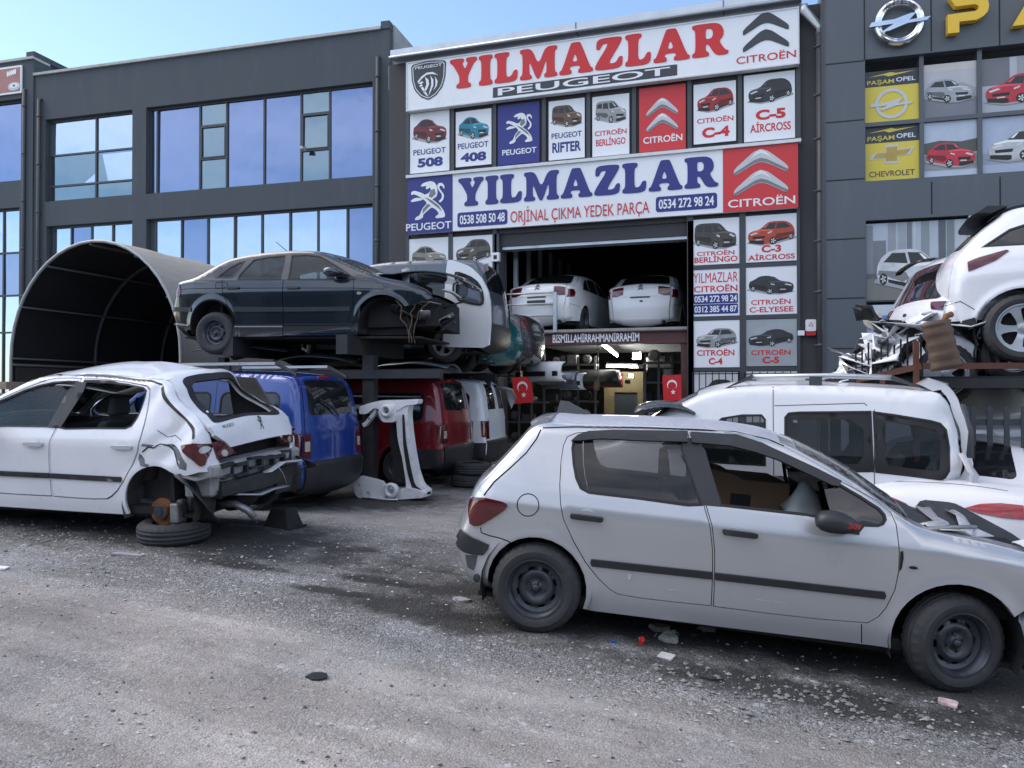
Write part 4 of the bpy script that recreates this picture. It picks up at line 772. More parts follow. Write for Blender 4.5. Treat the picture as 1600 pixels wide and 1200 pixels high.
def wr(i, j): return (uA[i] + .04, uA[i + 1] - .04, *((vm + .045, Vv(FRT, 1487, 94)) if j == 0 else (up[2] + .03, vm - .045)))
spost(wr(1, 0), 'poster of a silver grey car driving on a road, right of the upper yellow poster', [(B(0, 1, 0, 1), (.42, .43, .46)), (B(0, 1, 0, .34), road1), ([(0, .34), (0, .42), (.5, .6), (.75, .62), (1, .5), (1, .34)], (.30, .31, .32)), (B(0, 1, .86, 1), (.5, .47, .46))], [('suv', (.30, .33, .37), True, (.03, .95, .26, .72))])
spost(wr(2, 0), 'poster of a red car parked by a grey building on the showroom', [(B(0, 1, 0, 1), (.40, .42, .46)), (B(0, 1, .0, .2), (.36, .38, .43)), (B(0, .4, .5, 1), (.14, .14, .16)), (B(.5, 1, .55, 1), (.28, .29, .32))], [('suv', (.42, .03, .05), False, (.03, 1.0, .14, .7))])
spost(wr(1, 1), 'poster of a bright red sedan before trees, right of the lower yellow poster', [(B(0, 1, 0, 1), (.40, .46, .56)), (B(0, 1, .12, .4), (.26, .27, .27)), ([(0, .42), (0, .62), (.3, .66), (.7, .62), (1, .66), (1, .42)], (.07, .075, .06)), (B(0, 1, 0, .1), (.44, .50, .62))], [('sedan', (.46, .03, .055), True, (.04, .98, .16, .66))])
spost(wr(2, 1), 'poster of a white car on pale blue backdrop at the right edge', [(B(0, 1, 0, 1), (.36, .41, .53)), (B(0, 1, .16, .36), (.28, .31, .40))], [('suv', (.44, .46, .48), False, (.06, 1.05, .2, .78))])
for i in (3, 4, 5):
    for j in (0, 1): spost(wr(i, j), 'showroom poster beyond the right edge of the view', [(B(0, 1, 0, 1), (.36, .41, .5))], [('suv', (.3, .3, .3), False, (.06, .95, .2, .7))])
q = (lo[0] + .02, lo[1] - .06, Vv(FRT, 1437, 469), lo[3] - .05)
spost(q, 'large poster of a white car in front of grey city towers', [(B(0, 1, 0, 1), (.40, .44, .50)), (B(0, 1, 0, .32), (.17, .165, .155)), (B(0, .07, .35, .98), (.20, .22, .25)), (B(.07, .2, .34, .78), (.16, .17, .19)), (B(.22, .30, .34, 1), (.26, .28, .32)), (B(.32, .40, .34, 1), (.30, .33, .37)), (B(.41, .46, .34, 1), (.15, .17, .19)), (B(.55, .63, .34, 1), (.22, .25, .27)), (B(.72, .79, .34, 1), (.09, .10, .115)), (B(.80, .87, .30, 1), (.17, .20, .21)), (B(.88, 1, .3, 1), (.46, .48, .52)), (B(.475, .495, 0, 1), (.5, .52, .55)), (B(0, 1, .30, .36), (.10, .10, .11)), (B(0, 1, .0, .02), (.03, .03, .03))], [('suv', (.55, .57, .60), True, (.09, .90, .12, .68))], w=-.1)
MB_ = MB(); put_text(MB_, FRT, 'PAŞAM', *sub(q, .625, .74, .305, .335), -.08, .01); o = MB_.build('plate_lettering', M_yel, None); 
for k_ in bpy.data.objects:
    if k_.get('label', '') == 'large poster of a white car in front of grey city towers': o.parent = k_; o.location = -k_.location
q2 = (lo[0] + .02, lo[1] - .06, lo[2] + .02, q[2] - .06)
spost(q2, 'blue and white poster strip under the large city poster', [(B(0, 1, 0, 1), (.10, .22, .50)), (B(0, 1, .45, .7), (.30, .42, .62)), (B(0, 1, .8, 1), (.5, .55, .62))], [], w=-.1)
q3 = (lo2[0] + .08, lo2[1], lo2[2], lo2[3] - .1); spost(q3, 'pale blank window poster behind the tipped white car', [(B(0, 1, 0, 1), (.42, .46, .52))], [], w=-.1)
mb = MB().fbox(FRT, lo2[0], lo2[0] + .07, lo2[2], lo2[3], -.3, .02).fbox(FRT, lo2[0] + .07, lo2[1], lo2[3] - .08, lo2[3], -.3, .02); mb.fbox(FRT, lo[1] - .06, lo[1], lo[2], lo[3], -.3, -.02); mb.build('window_trim', M_galv, br, world=True)
# ------------------------------------------------------------------ car materials
def paint(name, col, metal=0.0, rough=.28, dirt=(.30, .29, .27), amt=.12, coat=1.0, dscale=3.0, var=.03):
    return mat(name, col, rough, metal, var=var, vscale=2.2, dirt=dirt, dirt_amt=amt, dscale=dscale, coat=coat, rvar=.1)
M_tyre = mat('tyre_rubber', (.030, .031, .034), .72, var=.25, vscale=9, dirt=(.085, .08, .075), dirt_amt=.22, dscale=7, bump=.12, bscale=90)
M_steel = mat('steel_wheel', (.055, .060, .072), .34, metal=.45, var=.25, vscale=14, dirt=(.10, .09, .08), dirt_amt=.25, dscale=12)
M_alloy = mat('alloy_wheel', (.52, .54, .56), .3, metal=.75, var=.1, dirt=(.15, .14, .13), dirt_amt=.2, dscale=9)
M_plast = mat('black_plastic', (.020, .022, .025), .48, var=.2, vscale=8, dirt=(.10, .10, .10), dirt_amt=.18, dscale=6)
M_plgrey = mat('grey_plastic', (.06, .065, .07), .55, var=.15, vscale=7, dirt=(.16, .16, .15), dirt_amt=.2)
M_under = mat('underbody', (.014, .014, .015), .85, var=.3, dirt=(.05, .045, .04), dirt_amt=.3)
M_seat = mat('seat_cloth', (.045, .047, .05), .9, var=.2, vscale=20)
M_rubber = mat('rubber_seal', (.010, .010, .011), .6)
M_lamp = mat('tail_lamp_red', (.085, .004, .008), .1, var=.2, vscale=9, coat=.8, dirt=(.3, .25, .22), dirt_amt=.08)
M_lampb = mat('tail_lamp_bright', (.32, .008, .008), .12, var=.3, vscale=12, coat=.8)
M_clear = mat('lamp_clear', (.45, .42, .34), .15, var=.3, vscale=14, coat=.8)
M_rust = mat('rusty_disc', (.20, .085, .035), .7, metal=.3, var=.35, vscale=9, dirt=(.10, .06, .04), dirt_amt=.35, dscale=10)
M_metal = mat('worn_metal', (.30, .30, .31), .4, metal=.7, var=.3, vscale=6, dirt=(.10, .085, .07), dirt_amt=.4, dscale=5)
M_prim = mat('scuffed_primer', (.16, .17, .18), .7, var=.4, vscale=9, dirt=(.45, .46, .48), dirt_amt=.3, dscale=8)
def car_glass(name, col=(.012, .015, .017), alpha=.62, rough=.04, dirt_amt=.1, dirt=(.28, .29, .3), dscale=9):
    return mat(name, col, rough, var=.2, dirt=dirt, dirt_amt=dirt_amt, dscale=dscale, alpha=alpha, spec=.7)
M_glass = car_glass('tinted_glass', (.010, .014, .017), .58, .02, .06); M_glassd = car_glass('dark_glass', alpha=.93); M_glassc = car_glass('pale_glass', (.10, .13, .14), .35, dirt_amt=.12)
M_frost = mat('dusty_windscreen', (.02, .024, .028), .12, var=.2, dirt=(.55, .57, .60), dirt_amt=.34, dscale=26, spec=.6, stretch=(1, 1, 1))

def offset_poly(P, d):
    P = np.asarray(P, float); A = np.roll(P, 1, 0); B = np.roll(P, -1, 0)
    ar = np.sum(P[:, 0] * B[:, 1] - B[:, 0] * P[:, 1]); s = 1 if ar > 0 else -1
    e1 = P - A; e2 = B - P; e1 /= np.linalg.norm(e1, axis=1)[:, None] + 1e-9; e2 /= np.linalg.norm(e2, axis=1)[:, None] + 1e-9
    n1 = np.stack([e1[:, 1], -e1[:, 0]], 1) * s; n2 = np.stack([e2[:, 1], -e2[:, 0]], 1) * s; n = n1 + n2; n /= np.linalg.norm(n, axis=1)[:, None] + 1e-9
    c = np.clip((n * n1).sum(1), .4, 1)[:, None]; return P + n * d / c
def softp(x, e=.012): return .5 * (x + np.sqrt(x * x + e * e))
class Body:
    """analytic car skin: a flank y = W(x,z) and a belt of cross sections along the roof line contour"""
    Q0 = .7
    def __init__(s, ctrl, hw, belt, crease, tum=.36, r=None, b=None, low=.11, lean=.2, tr=(.10, .8), tf=(.13, .9), sp=.05, flare=(), dent=None):
        s.c = np.array(ctrl, float); s.C, s.K = catmull(s.c, 8); d = np.linalg.norm(np.diff(s.C, axis=0), axis=1); s.S = np.concatenate([[0], np.cumsum(d)])
        s.hw, s.belt, s.crease, s.tum, s.low, s.lean, s.tr, s.tf, s.sp, s.flare, s.dent = hw, belt, crease, tum, low, lean, tr, tf, sp, flare, dent
        kk = np.arange(len(ctrl)); s.rk = np.interp(s.K, *zip(*r)); s.bk = np.interp(s.K, *zip(*b)); s.x0, s.x1 = s.c[:, 0].min(), s.c[:, 0].max()
    def W(s, x, z):
        x, z = np.atleast_1d(np.asarray(x, float)), np.atleast_1d(np.asarray(z, float)); w = np.full(x.shape, s.hw)
        w = w - s.tr[0] * np.clip((s.x0 + s.tr[1] - x) / s.tr[1], 0, 1.2) ** 2.2 - s.tf[0] * np.clip((x - s.x1 + s.tf[1]) / s.tf[1], 0, 1.2) ** 2.2
        w = w - s.low * softp(s.crease - z) - .5 * np.clip(.36 - z, 0, 1) ** 2 - s.lean * softp(z - s.crease) - (s.tum - s.lean) * softp(z - s.belt)
        for fx, fz, fr_ in s.flare:
            rr = np.hypot(x - fx, z - fz); w = w + .016 * np.exp(-((rr - fr_) / .045) ** 2) * (z > fz - .2)
        P = np.stack([x, z], 1); d, i, t = seg_dist(P, s.C[:-1], s.C[1:]); rr = s.rk[i] * (1 - t) + s.rk[i + 1] * t; m = np.maximum(0, rr - d); w = w - (rr - np.sqrt(np.maximum(rr * rr - m * m, 0)))
        return w
    def side(s, P, sg, off=0.0):
        P = np.asarray(P, float); e = .004; x, z = P[:, 0], P[:, 1]; w = s.W(x, z); wx = (s.W(x + e, z) - s.W(x - e, z)) / (2 * e); wz = (s.W(x, z + e) - s.W(x, z - e)) / (2 * e)
        wx, wz = np.clip(wx, -6, 6), np.clip(wz, -6, 6); n = np.stack([-wx, np.full(len(x), 1.0 * sg), -wz], 1); n /= np.linalg.norm(n, axis=1)[:, None]
        p = np.stack([x, sg * w, z], 1)
        if s.dent is not None: p = s.dent(p, n)
        return p + n * off, n
    def k2s(s, k): return np.interp(k, s.K, s.S)
    def top(s, P, off=0.0):
        P = np.asarray(P, float)
        def f(S, q):
            t = q / s.Q0; cx, cz = np.interp(S, s.S, s.C[:, 0]), np.interp(S, s.S, s.C[:, 1]); h = .03
            dx, dz = np.interp(S + h, s.S, s.C[:, 0]) - np.interp(S - h, s.S, s.C[:, 0]), np.interp(S + h, s.S, s.C[:, 1]) - np.interp(S - h, s.S, s.C[:, 1]); l = np.hypot(dx, dz) + 1e-9; nx, nz = -dz / l, dx / l
            w = s.W(cx, cz); b = np.interp(S, s.S, s.bk) * (1 - np.minimum(1, np.abs(t)) ** 2.2)
            return np.stack([cx + nx * b, t * w, cz + nz * b], 1), np.stack([nx, 0 * nx, nz], 1)
        e = .006; p, o = f(P[:, 0], P[:, 1]); a = f(P[:, 0] + e, P[:, 1])[0] - f(P[:, 0] - e, P[:, 1])[0]; b = f(P[:, 0], P[:, 1] + e)[0] - f(P[:, 0], P[:, 1] - e)[0]
        n = np.cross(a, b); n /= np.linalg.norm(n, axis=1)[:, None] + 1e-9; n[(n * o).sum(1) < 0] *= -1
        if s.dent is not None: p = s.dent(p, n)
        return p + n * off, n
    def _panel(s, mb, f, poly, holes, off, sp, flange, extra=None):
        poly = np.asarray(poly, float); P, T = sheet2d(poly, holes, sp or s.sp, True, extra); p, n = f(P, off)
        a = p[T]; g = np.cross(a[:, 1] - a[:, 0], a[:, 2] - a[:, 0])
        if (g * n[T[:, 0]]).sum() < 0: T = T[:, ::-1]
        mb.add(p, [tuple(t) for t in T], None if s.dent is not None else n)
        if flange:
            for l in [poly] + [np.asarray(h, float) for h in holes]:
                l = resample(l, sp or s.sp); p, n = f(l, off); q = p - n * flange; m = len(l); mb.add(np.vstack([p, q]), [(i, (i + 1) % m, m + (i + 1) % m, m + i) for i in range(m)])
        return mb
    def ps(s, mb, poly, sg, holes=(), off=0.0, sp=None, flange=.022):
        ex = None
        if len(poly) > 60:   # whole flank: follow the rounded shoulder and the wheel arch lips with their own rows
            d = np.gradient(s.C, axis=0); d /= np.linalg.norm(d, axis=1)[:, None] + 1e-9; n = np.stack([d[:, 1], -d[:, 0]], 1); ex = [s.C + n * q for q in (.012, .03, .055)]
            for fx, fz, fr_ in s.flare: a = np.linspace(-.3, 3.44, 44); ex += [np.stack([fx + (fr_ + q) * np.cos(a), fz + (fr_ + q) * np.sin(a)], 1) for q in (.0, .025, .055, .095)]
            ex = np.vstack(ex)
        return s._panel(mb, lambda P, o: s.side(P, sg, o), poly, holes, off, sp, flange, ex)
    def kt(s, q): q = np.asarray(q, float); return np.stack([s.k2s(q[:, 0]), q[:, 1] * s.Q0], 1)
    def pt(s, mb, poly, holes=(), off=0.0, sp=None, flange=.022): return s._panel(mb, s.top, s.kt(poly), [s.kt(h) for h in holes], off, sp, flange)
    def ribbon(s, mb, pts, sg, w=.007, off=.0015, closed=False):
        P = resample(pts, .04, closed); n = len(P); d = (np.roll(P, -1, 0) - np.roll(P, 1, 0)) if closed else np.gradient(P, axis=0); d /= np.linalg.norm(d, axis=1)[:, None] + 1e-9; k = np.stack([-d[:, 1], d[:, 0]], 1) * w / 2
        a, na = s.side(P + k, sg, off); b, nb = s.side(P - k, sg, off); m = n if closed else n - 1
        return mb.add(np.vstack([a, b]), [(i, (i + 1) % n, n + (i + 1) % n, n + i) for i in range(m)], None if s.dent is not None else np.vstack([na, nb]))
    def silhouette(s, k0, k1, bottom):
        m = (s.K >= k0 - 1e-6) & (s.K <= k1 + 1e-6); return np.vstack([s.C[m], np.asarray(bottom, float)])
def arc(cx, cz, r, z0, n=16, z1=None):
    """arch cut-out from its front foot over the top to its rear foot"""
    a0 = math.asin(max(-1, min(1, (z0 - cz) / r))); a1 = math.pi - math.asin(max(-1, min(1, ((z0 if z1 is None else z1) - cz) / r)))
    return [(cx + r * math.cos(a0 + (a1 - a0) * i / n), cz + r * math.sin(a0 + (a1 - a0) * i / n)) for i in range(n + 1)]
def rrk(k0, k1, t0, t1, rk=.25, rt=.1, n=4):
    out = []
    for ck, ct, a0 in ((k1 - rk, t0 + rt, -90), (k1 - rk, t1 - rt, 0), (k0 + rk, t1 - rt, 90), (k0 + rk, t0 + rt, 180)):
        for i in range(n): a = R(a0 + 90 * i / (n - 1)); out.append((ck + rk * math.cos(a), ct + rt * math.sin(a)))
    return out

# ------------------------------------------------------------------ wheels (axis y, outer face at +y)
def tyre_mesh(R_=.315, w=.195, rim=.195, seg=96, hi=True):
    h = w / 2; e = .006
    prof = [(rim - .004, -h + .012), (rim + .012, -h + .002), (rim + .05, -h - .006), (R_ - .035, -h + .004), (R_ - .012, -h + .018), (R_ - .002, -h + .04)]
    for g in (-.42, 0, .42): y = g * h; prof += [(R_, y - .008), (R_ - e, y - .005), (R_ - e, y + .005), (R_, y + .008)]
    prof += [(R_ - .002, h - .04), (R_ - .012, h - .018), (R_ - .035, h - .004), (R_ - .05, h + .003), (R_ - .052, h + .006), (rim + .05, h + .006), (rim + .03, h + .004), (rim + .012, h - .002), (rim - .004, h - .012)]
    fn = (lambda r, y, k: r - (.007 if (k % 3 == 0 and abs(y) > .45 * h and r > R_ - .02) else 0)) if hi else None
    mb = MB(); mb.lathe(prof, seg, 'y', fn=fn); return mb
def rim_mesh(kind, rim=.195, w=.195, seg=48, spokes=5):
    h = w / 2; mb = MB(); mb.m = 0
    if kind == 'steel':
        prof = [(rim + .004, h - .012), (rim + .006, h - .004), (rim - .004, h - .004), (rim - .012, h - .02), (rim - .022, h - .026), (rim - .030, h - .06)]
        mb.lathe(prof, seg, 'y'); ro = rim - .030
        pr = [(0, h - .050), (.028, h - .050), (.034, h - .068), (.062, h - .070), (.075, h - .058), (.098, h - .050), (.112, h - .056), (.135, h - .078), (ro, h - .064)]
        holes = [smooth_poly([(.128 * math.cos(a) + dx * -math.sin(a) + dr * math.cos(a), .128 * math.sin(a) + dx * math.cos(a) + dr * math.sin(a)) for dx, dr in ((-.022, -.007), (.022, -.007), (.026, .006), (.014, .012), (-.014, .012), (-.026, .006))], 1) for a in [2 * math.pi * i / 8 for i in range(8)]]
        holes += [ellipse(.054 * math.cos(a), .054 * math.sin(a), .006, .006, 8) for a in [2 * math.pi * i / 4 + .6 for i in range(4)]]
    elif kind == 'alloy':
        prof = [(rim + .006, h - .010), (rim + .006, h + .0), (rim - .004, h + .0), (rim - .014, h - .014), (rim - .02, h - .10)]
        mb.lathe(prof, seg, 'y'); ro = rim - .012; pr = [(0, h - .022), (.03, h - .022), (.05, h - .03), (.1, h - .022), (ro, h - .016)]; holes = []
        for i in range(spokes):
            a = 2 * math.pi * (i + .5) / spokes; g = math.pi / spokes * .62; holes.append(smooth_poly([(.055 * math.cos(a), .055 * math.sin(a)), (.10 * math.cos(a - g * .85), .10 * math.sin(a - g * .85)), ((ro - .02) * math.cos(a - g), (ro - .02) * math.sin(a - g)), ((ro - .012) * math.cos(a), (ro - .012) * math.sin(a)), ((ro - .02) * math.cos(a + g), (ro - .02) * math.sin(a + g)), (.10 * math.cos(a + g * .85), .10 * math.sin(a + g * .85))], 1, True, .2))
    P, T = sheet2d(ellipse(0, 0, ro, ro, seg), holes, .012 if kind == 'steel' else .02)
    y = np.interp(np.hypot(P[:, 0], P[:, 1]), *zip(*pr)); mb.add(np.stack([P[:, 0], y, P[:, 1]], 1), [tuple(t)[::-1] for t in T])
    for hl in holes:
        l = resample(hl, .02); yy = np.interp(np.hypot(l[:, 0], l[:, 1]), *zip(*pr)); n = len(l); mb.add([(a, b, c) for (a, c), b in zip(l, yy)] + [(a, b - .012, c) for (a, c), b in zip(l, yy)], [(i, (i + 1) % n, n + (i + 1) % n, n + i) for i in range(n)])
    mb.m = 1; mb.lathe([(0, h - .11), (rim - .02, h - .11)], 24, 'y')
    mb.m = 0; mb.lathe([(0, h - .030), (.018, h - .031), (.026, h - .04), (.030, h - .07)], 16, 'y') if kind == 'steel' else mb.lathe([(0, h - .012), (.03, h - .014), (.034, h - .03)], 16, 'y')
    for i in range(4 if kind == 'steel' else 5):
        a = 2 * math.pi * i / (4 if kind == 'steel' else 5) + .6; mb.lathe([(0, h - .055), (.008, h - .056), (.009, h - .075)], 8, 'y', c=(.054 * math.cos(a), 0, .054 * math.sin(a)))
    return mb
_WC = {}
def add_wheel(root, x, y, z, kind='steel', R_=.315, w=.195, rim=.195, steer=0, spokes=5, sg=-1, rimmat=None, lab=None, camber=0, spin=0.0, hi=True):
    key = (kind, R_, w, rim, spokes, rimmat, hi)
    if key not in _WC:
        o = tyre_mesh(R_, w, rim, 96 if hi else 40, hi).build('wheel', M_tyre, None, True); r = rim_mesh(kind, rim, w, 48 if hi else 28, spokes).build('rim', [rimmat or (M_steel if kind == 'steel' else M_alloy), M_under], o)
        r.data.polygons.foreach_set('use_smooth', [True] * len(r.data.polygons)); r.data.set_sharp_from_angle(angle=R(50)); o.data.set_sharp_from_angle(angle=R(40))
        _WC[key] = (o.data, r.data); new = (o, r)
    else:
        o = bpy.data.objects.new('wheel', _WC[key][0]); r = bpy.data.objects.new('rim', _WC[key][1]); COL.objects.link(o); COL.objects.link(r); r.parent = o
    o.parent = root; o.location = (x, y, z); o.rotation_euler = (R(camber), spin, R(steer) + (math.pi if sg < 0 else 0))
    if lab: o['label'] = lab
    return o
def pose_empty(name, label, cat, O, heading, pitch=0, roll=0, group=None):
    t = thing(name, label, cat, O, group); t.rotation_mode = 'XYZ'
    y, p, ro = R(heading), R(pitch), R(roll)
    fx = Vector((math.cos(y) * math.cos(p), math.sin(y) * math.cos(p), math.sin(p))); l0 = Vector((-math.sin(y), math.cos(y), 0)); u0 = fx.cross(l0); l = l0 * math.cos(ro) + u0 * math.sin(ro); u = u0 * math.cos(ro) - l0 * math.sin(ro)
    t.rotation_euler = Matrix((fx, l, u)).transposed().to_euler('XYZ'); t['_r'] = 1; return t, (np.array(fx), np.array(l), np.array(u), np.array(O, float))
def tracer(po, B, sg):
    """photo pixels -> (x,z) on the flank of a posed car"""
    fx, l, u, O = po
    def f(pts):
        out = []
        for px, py in pts:
            y = sg * (B.hw - .05); d = ray(px, py)
            for _ in range(6):
                t = ((O + l * y - CAM) @ l) / (d @ l); q = CAM + d * t - O; x, z = float(q @ fx), float(q @ u); y = sg * float(B.W(x, min(z, B.c[:, 1].max() - .03))[0])
            out.append((x, z))
        return out
    return f
def finish(mb, name, m, root, **k): return mb.build(name, m, root, **k) if mb.v else None
def liners(root, xs, z, R_, hw, sides=(1, -1), m=None):
    for x in xs:
        for sg in sides:
            mb = MB(); n = 14; a = [math.pi * (-.12 + 1.24 * i / n) for i in range(n + 1)]; y0, y1 = sg * (hw - .035), sg * (hw - .34)
            v = [(x + (R_ + .015) * math.cos(t), y0, z + (R_ + .015) * math.sin(t)) for t in a] + [(x + (R_ + .015) * math.cos(t), y1, z + (R_ + .015) * math.sin(t)) for t in a]
            mb.add(v, [(i, i + 1, n + 2 + i, n + 1 + i) for i in range(n)] + [tuple(range(n + 1, 2 * n + 2))]); mb.build('wheel_arch_liner', m or M_under, root)
def seat(root, x, y, z=.30, m=None, tilt=.18, name='seat'):
    mb = MB(); mb.hexa([(x, y - .24, z), (x + .48, y - .24, z), (x + .48, y + .24, z), (x, y + .24, z), (x, y - .25, z + .18), (x + .5, y - .23, z + .22), (x + .5, y + .23, z + .22), (x, y + .25, z + .18)])
    mb.hexa([(x - .10, y - .25, z + .17), (x + .06, y - .25, z + .17), (x + .06, y + .25, z + .17), (x - .10, y + .25, z + .17), (x - .16 - tilt, y - .2, z + .76), (x - .06 - tilt, y - .2, z + .76), (x - .06 - tilt, y + .2, z + .76), (x - .16 - tilt, y + .2, z + .76)])
    o = mb.build(name, m or M_seat, root); b = o.modifiers.new('b', 'BEVEL'); b.width = .045; b.segments = 3
    h = MB(); h.hexa([(x - .17 - tilt, y - .13, z + .80), (x - .08 - tilt, y - .13, z + .80), (x - .08 - tilt, y + .13, z + .80), (x - .17 - tilt, y + .13, z + .80), (x - .18 - tilt, y - .11, z + .98), (x - .11 - tilt, y - .11, z + .98), (x - .11 - tilt, y + .11, z + .98), (x - .18 - tilt, y + .11, z + .98)])
    k = h.build('headrest', m or M_seat, o); b = k.modifiers.new('b', 'BEVEL'); b.width = .04; b.segments = 3
def interior(root, x0, x1, hw, z=.28, seats=True, dash=True, rear=True, dx=None, seatm=None):
    mb = MB(); mb.box(x0, x1, -hw + .06, hw - .06, z - .07, z); mb.box(x0 + .02, x0 + .06, -hw + .1, hw - .1, z, .9); mb.build('cabin_floor', M_under, root)
    if dash:
        d = dx if dx else x1 - .55; mb = MB().hexa([(d, -hw + .12, .55), (d + .4, -hw + .12, .5), (d + .4, hw - .12, .5), (d, hw - .12, .55), (d + .08, -hw + .14, .95), (d + .55, -hw + .16, .98), (d + .55, hw - .16, .98), (d + .08, hw - .14, .95)]); o = mb.build('dashboard', M_plast, root); b = o.modifiers.new('b', 'BEVEL'); b.width = .04; b.segments = 2
        mb = MB(); c = np.array([d - .12, .36, .86]); e1 = np.array([0, 1, 0]); e2 = np.array([.45, 0, .89]); mb.tube([c + .18 * (math.cos(a) * e1 + math.sin(a) * e2) for a in np.linspace(0, 6.283, 24, endpoint=False)], .016, 8, closed=True)
        mb.tube([c - e1 * .17, c, c + e1 * .17], .018, 6); mb.tube([c, c + np.array([.2, 0, -.1])], .03, 6); mb.build('steering_wheel', M_plast, root, True)
    if seats:
        for y in (.36, -.36): seat(root, (dx or x1 - .5) - .62, y, z, seatm)
    if rear:
        mb = MB(); xr = x0 + .45; mb.hexa([(xr, -.62, z), (xr + .5, -.62, z), (xr + .5, .62, z), (xr, .62, z), (xr, -.62, z + .2), (xr + .5, -.62, z + .24), (xr + .5, .62, z + .24), (xr, .62, z + .2)]); mb.hexa([(xr - .1, -.62, z + .2), (xr + .06, -.62, z + .2), (xr + .06, .62, z + .2), (xr - .1, .62, z + .2), (xr - .26, -.58, z + .74), (xr - .14, -.58, z + .74), (xr - .14, .58, z + .74), (xr - .26, .58, z + .74)])
        o = mb.build('rear_bench', seatm or M_seat, root); b = o.modifiers.new('b', 'BEVEL'); b.width = .04; b.segments = 2
def crumple(mb, amp=.03, f=6.0, seed=0, mask=None):
    for i, v in enumerate(mb.v):
        x, y, z = v; k = 1 if mask is None else mask(x, y, z)
        if k <= 0: continue
        n = [math.sin(f * (x * a + y * b + z * c) + d) for a, b, c, d in [(1, .7, .3, seed), (.3, 1, .8, seed + 2), (.6, -.5, 1, seed + 4), (1.7, 1.1, -1.3, seed + 1), (-1.2, 2.1, .9, seed + 5), (2.3, -1.4, 1.9, seed + 3)]]
        mb.v[i] = (x + k * amp * (n[0] + .6 * n[3]), y + k * amp * (n[1] + .6 * n[4]), z + k * amp * (n[2] + .6 * n[5]))
    mb.nv = {}; return mb
# ------------------------------------------------------------------ five door hatchback (two in the yard)
HCTRL = [(-.28, .22), (-.48, .24), (-.585, .40), (-.615, .57), (-.575, .70), (-.53, .84), (-.49, .93), (-.42, 1.01), (-.26, 1.22), (-.11, 1.395), (.16, 1.425), (.60, 1.455), (1.00, 1.468), (1.30, 1.462), (1.52, 1.425), (1.76, 1.325), (2.00, 1.20), (2.26, 1.035), (2.42, .975), (2.80, .93), (3.15, .86), (3.36, .76), (3.42, .62), (3.42, .42), (3.36, .26), (3.20, .20)]
def hatch_body(dent=None, sp=.05):
    return Body(HCTRL, .872, .985, .86, .40, r=[(0, .12), (6, .12), (7, .08), (9, .07), (13, .06), (14, .035), (17, .04), (18, .09), (20, .12), (25, .14)], b=[(0, .09), (4, .10), (6, .085), (9, .06), (10, .05), (13, .05), (14, .06), (16, .10), (17, .11), (18, .06), (20, .07), (22, .13), (25, .12)], low=.115, lean=.30, flare=[(0, .31, .365), (2.608, .31, .365)], sp=sp, dent=dent)
SIL_H = math.degrees(math.atan2(.11565, .98968)); SIL_P = math.degrees(math.asin(-.0846))
sil, sil_po = pose_empty('parked_car', 'nearest car, a silver hatchback with steel wheels and missing bonnet', 'car', (-1.552, 5.8295, .0292), SIL_H, SIL_P)
HB = hatch_body(); T3 = tracer(sil_po, HB, -1)
H = dict(
 rdoor=[(1075, 675.5), (1000, 673.5), (950, 673), (922, 674), (900, 676), (886, 682), (880, 695), (876, 720), (874, 757), (875, 785), (880, 812), (895, 845), (915, 880), (935, 905), (952, 921), (965, 929), (1000, 935), (1050, 941), (1112, 947.5), (1114, 900), (1114, 860), (1110, 822), (1102, 795), (1090, 735)],
 fdoor=[(1077, 675.5), (1110, 677), (1150, 681), (1190, 693), (1225, 708), (1275, 732), (1325, 757), (1370, 782), (1392, 800), (1401, 820), (1406, 862), (1405, 893), (1399, 922), (1385, 950), (1373, 964), (1356, 974), (1280, 968), (1200, 959), (1114, 948), (1116, 900), (1116, 860), (1112, 822), (1104, 795), (1092, 735)],
 rwin=[(897, 686), (910, 681), (950, 678), (1000, 678), (1067, 682), (1067, 702), (1097, 789), (1075, 790), (1000, 779.5), (935, 772), (920, 770), (907, 763), (900, 747), (896, 725), (894, 700)],
 fwin=[(1086, 684), (1110, 685), (1150, 691), (1190, 702), (1225, 715), (1270, 737), (1312, 757), (1345, 776), (1374, 795), (1382, 804), (1384, 812), (1380, 819), (1372, 822), (1335, 821), (1262, 805), (1126, 790), (1102, 715)],
)
H = {k: T3(v) for k, v in H.items()}
def strip(px0, py0, px1, py1, th, n=1): return T3([(px0, py0 - th / 2), (px0 - 2 * n, py0), (px0, py0 + th / 2), ((px0 + px1) / 2, (py0 + py1) / 2 + th / 2), (px1, py1 + th / 2), (px1 + 2 * n, py1), (px1, py1 - th / 2), ((px0 + px1) / 2, (py0 + py1) / 2 - th / 2)])
HM = [strip(924, 879, 1112, 899, 11), strip(1118, 900, 1382, 930, 11)]
HLAMP = T3([(737, 775), (760, 778), (786, 784), (792, 787), (793, 791), (789, 797), (770, 810), (751, 821), (742, 822), (735, 818), (733, 800)])
HBUMP = T3([(751, 824), (752, 832), (765, 837), (782, 841), (793, 845), (803, 851)])
HINS = T3([(722, 827), (735, 838), (764, 851), (762, 858), (755, 867), (740, 866), (727, 862), (717, 853), (714, 842)])
HGRID = T3([(727, 867), (746, 868), (744, 880), (740, 891), (731, 886)])
HREFL = T3([(745 + 5 * math.cos(a), 903 + 7 * math.sin(a)) for a in np.linspace(0, 6.28, 12, endpoint=False)])
HCAP = T3([(825 + 17 * math.cos(a), 789 + 17.5 * math.sin(a)) for a in np.linspace(0, 6.28, 28, endpoint=False)])
HA = [(0, .31, .345), (2.608, .315, .37)]
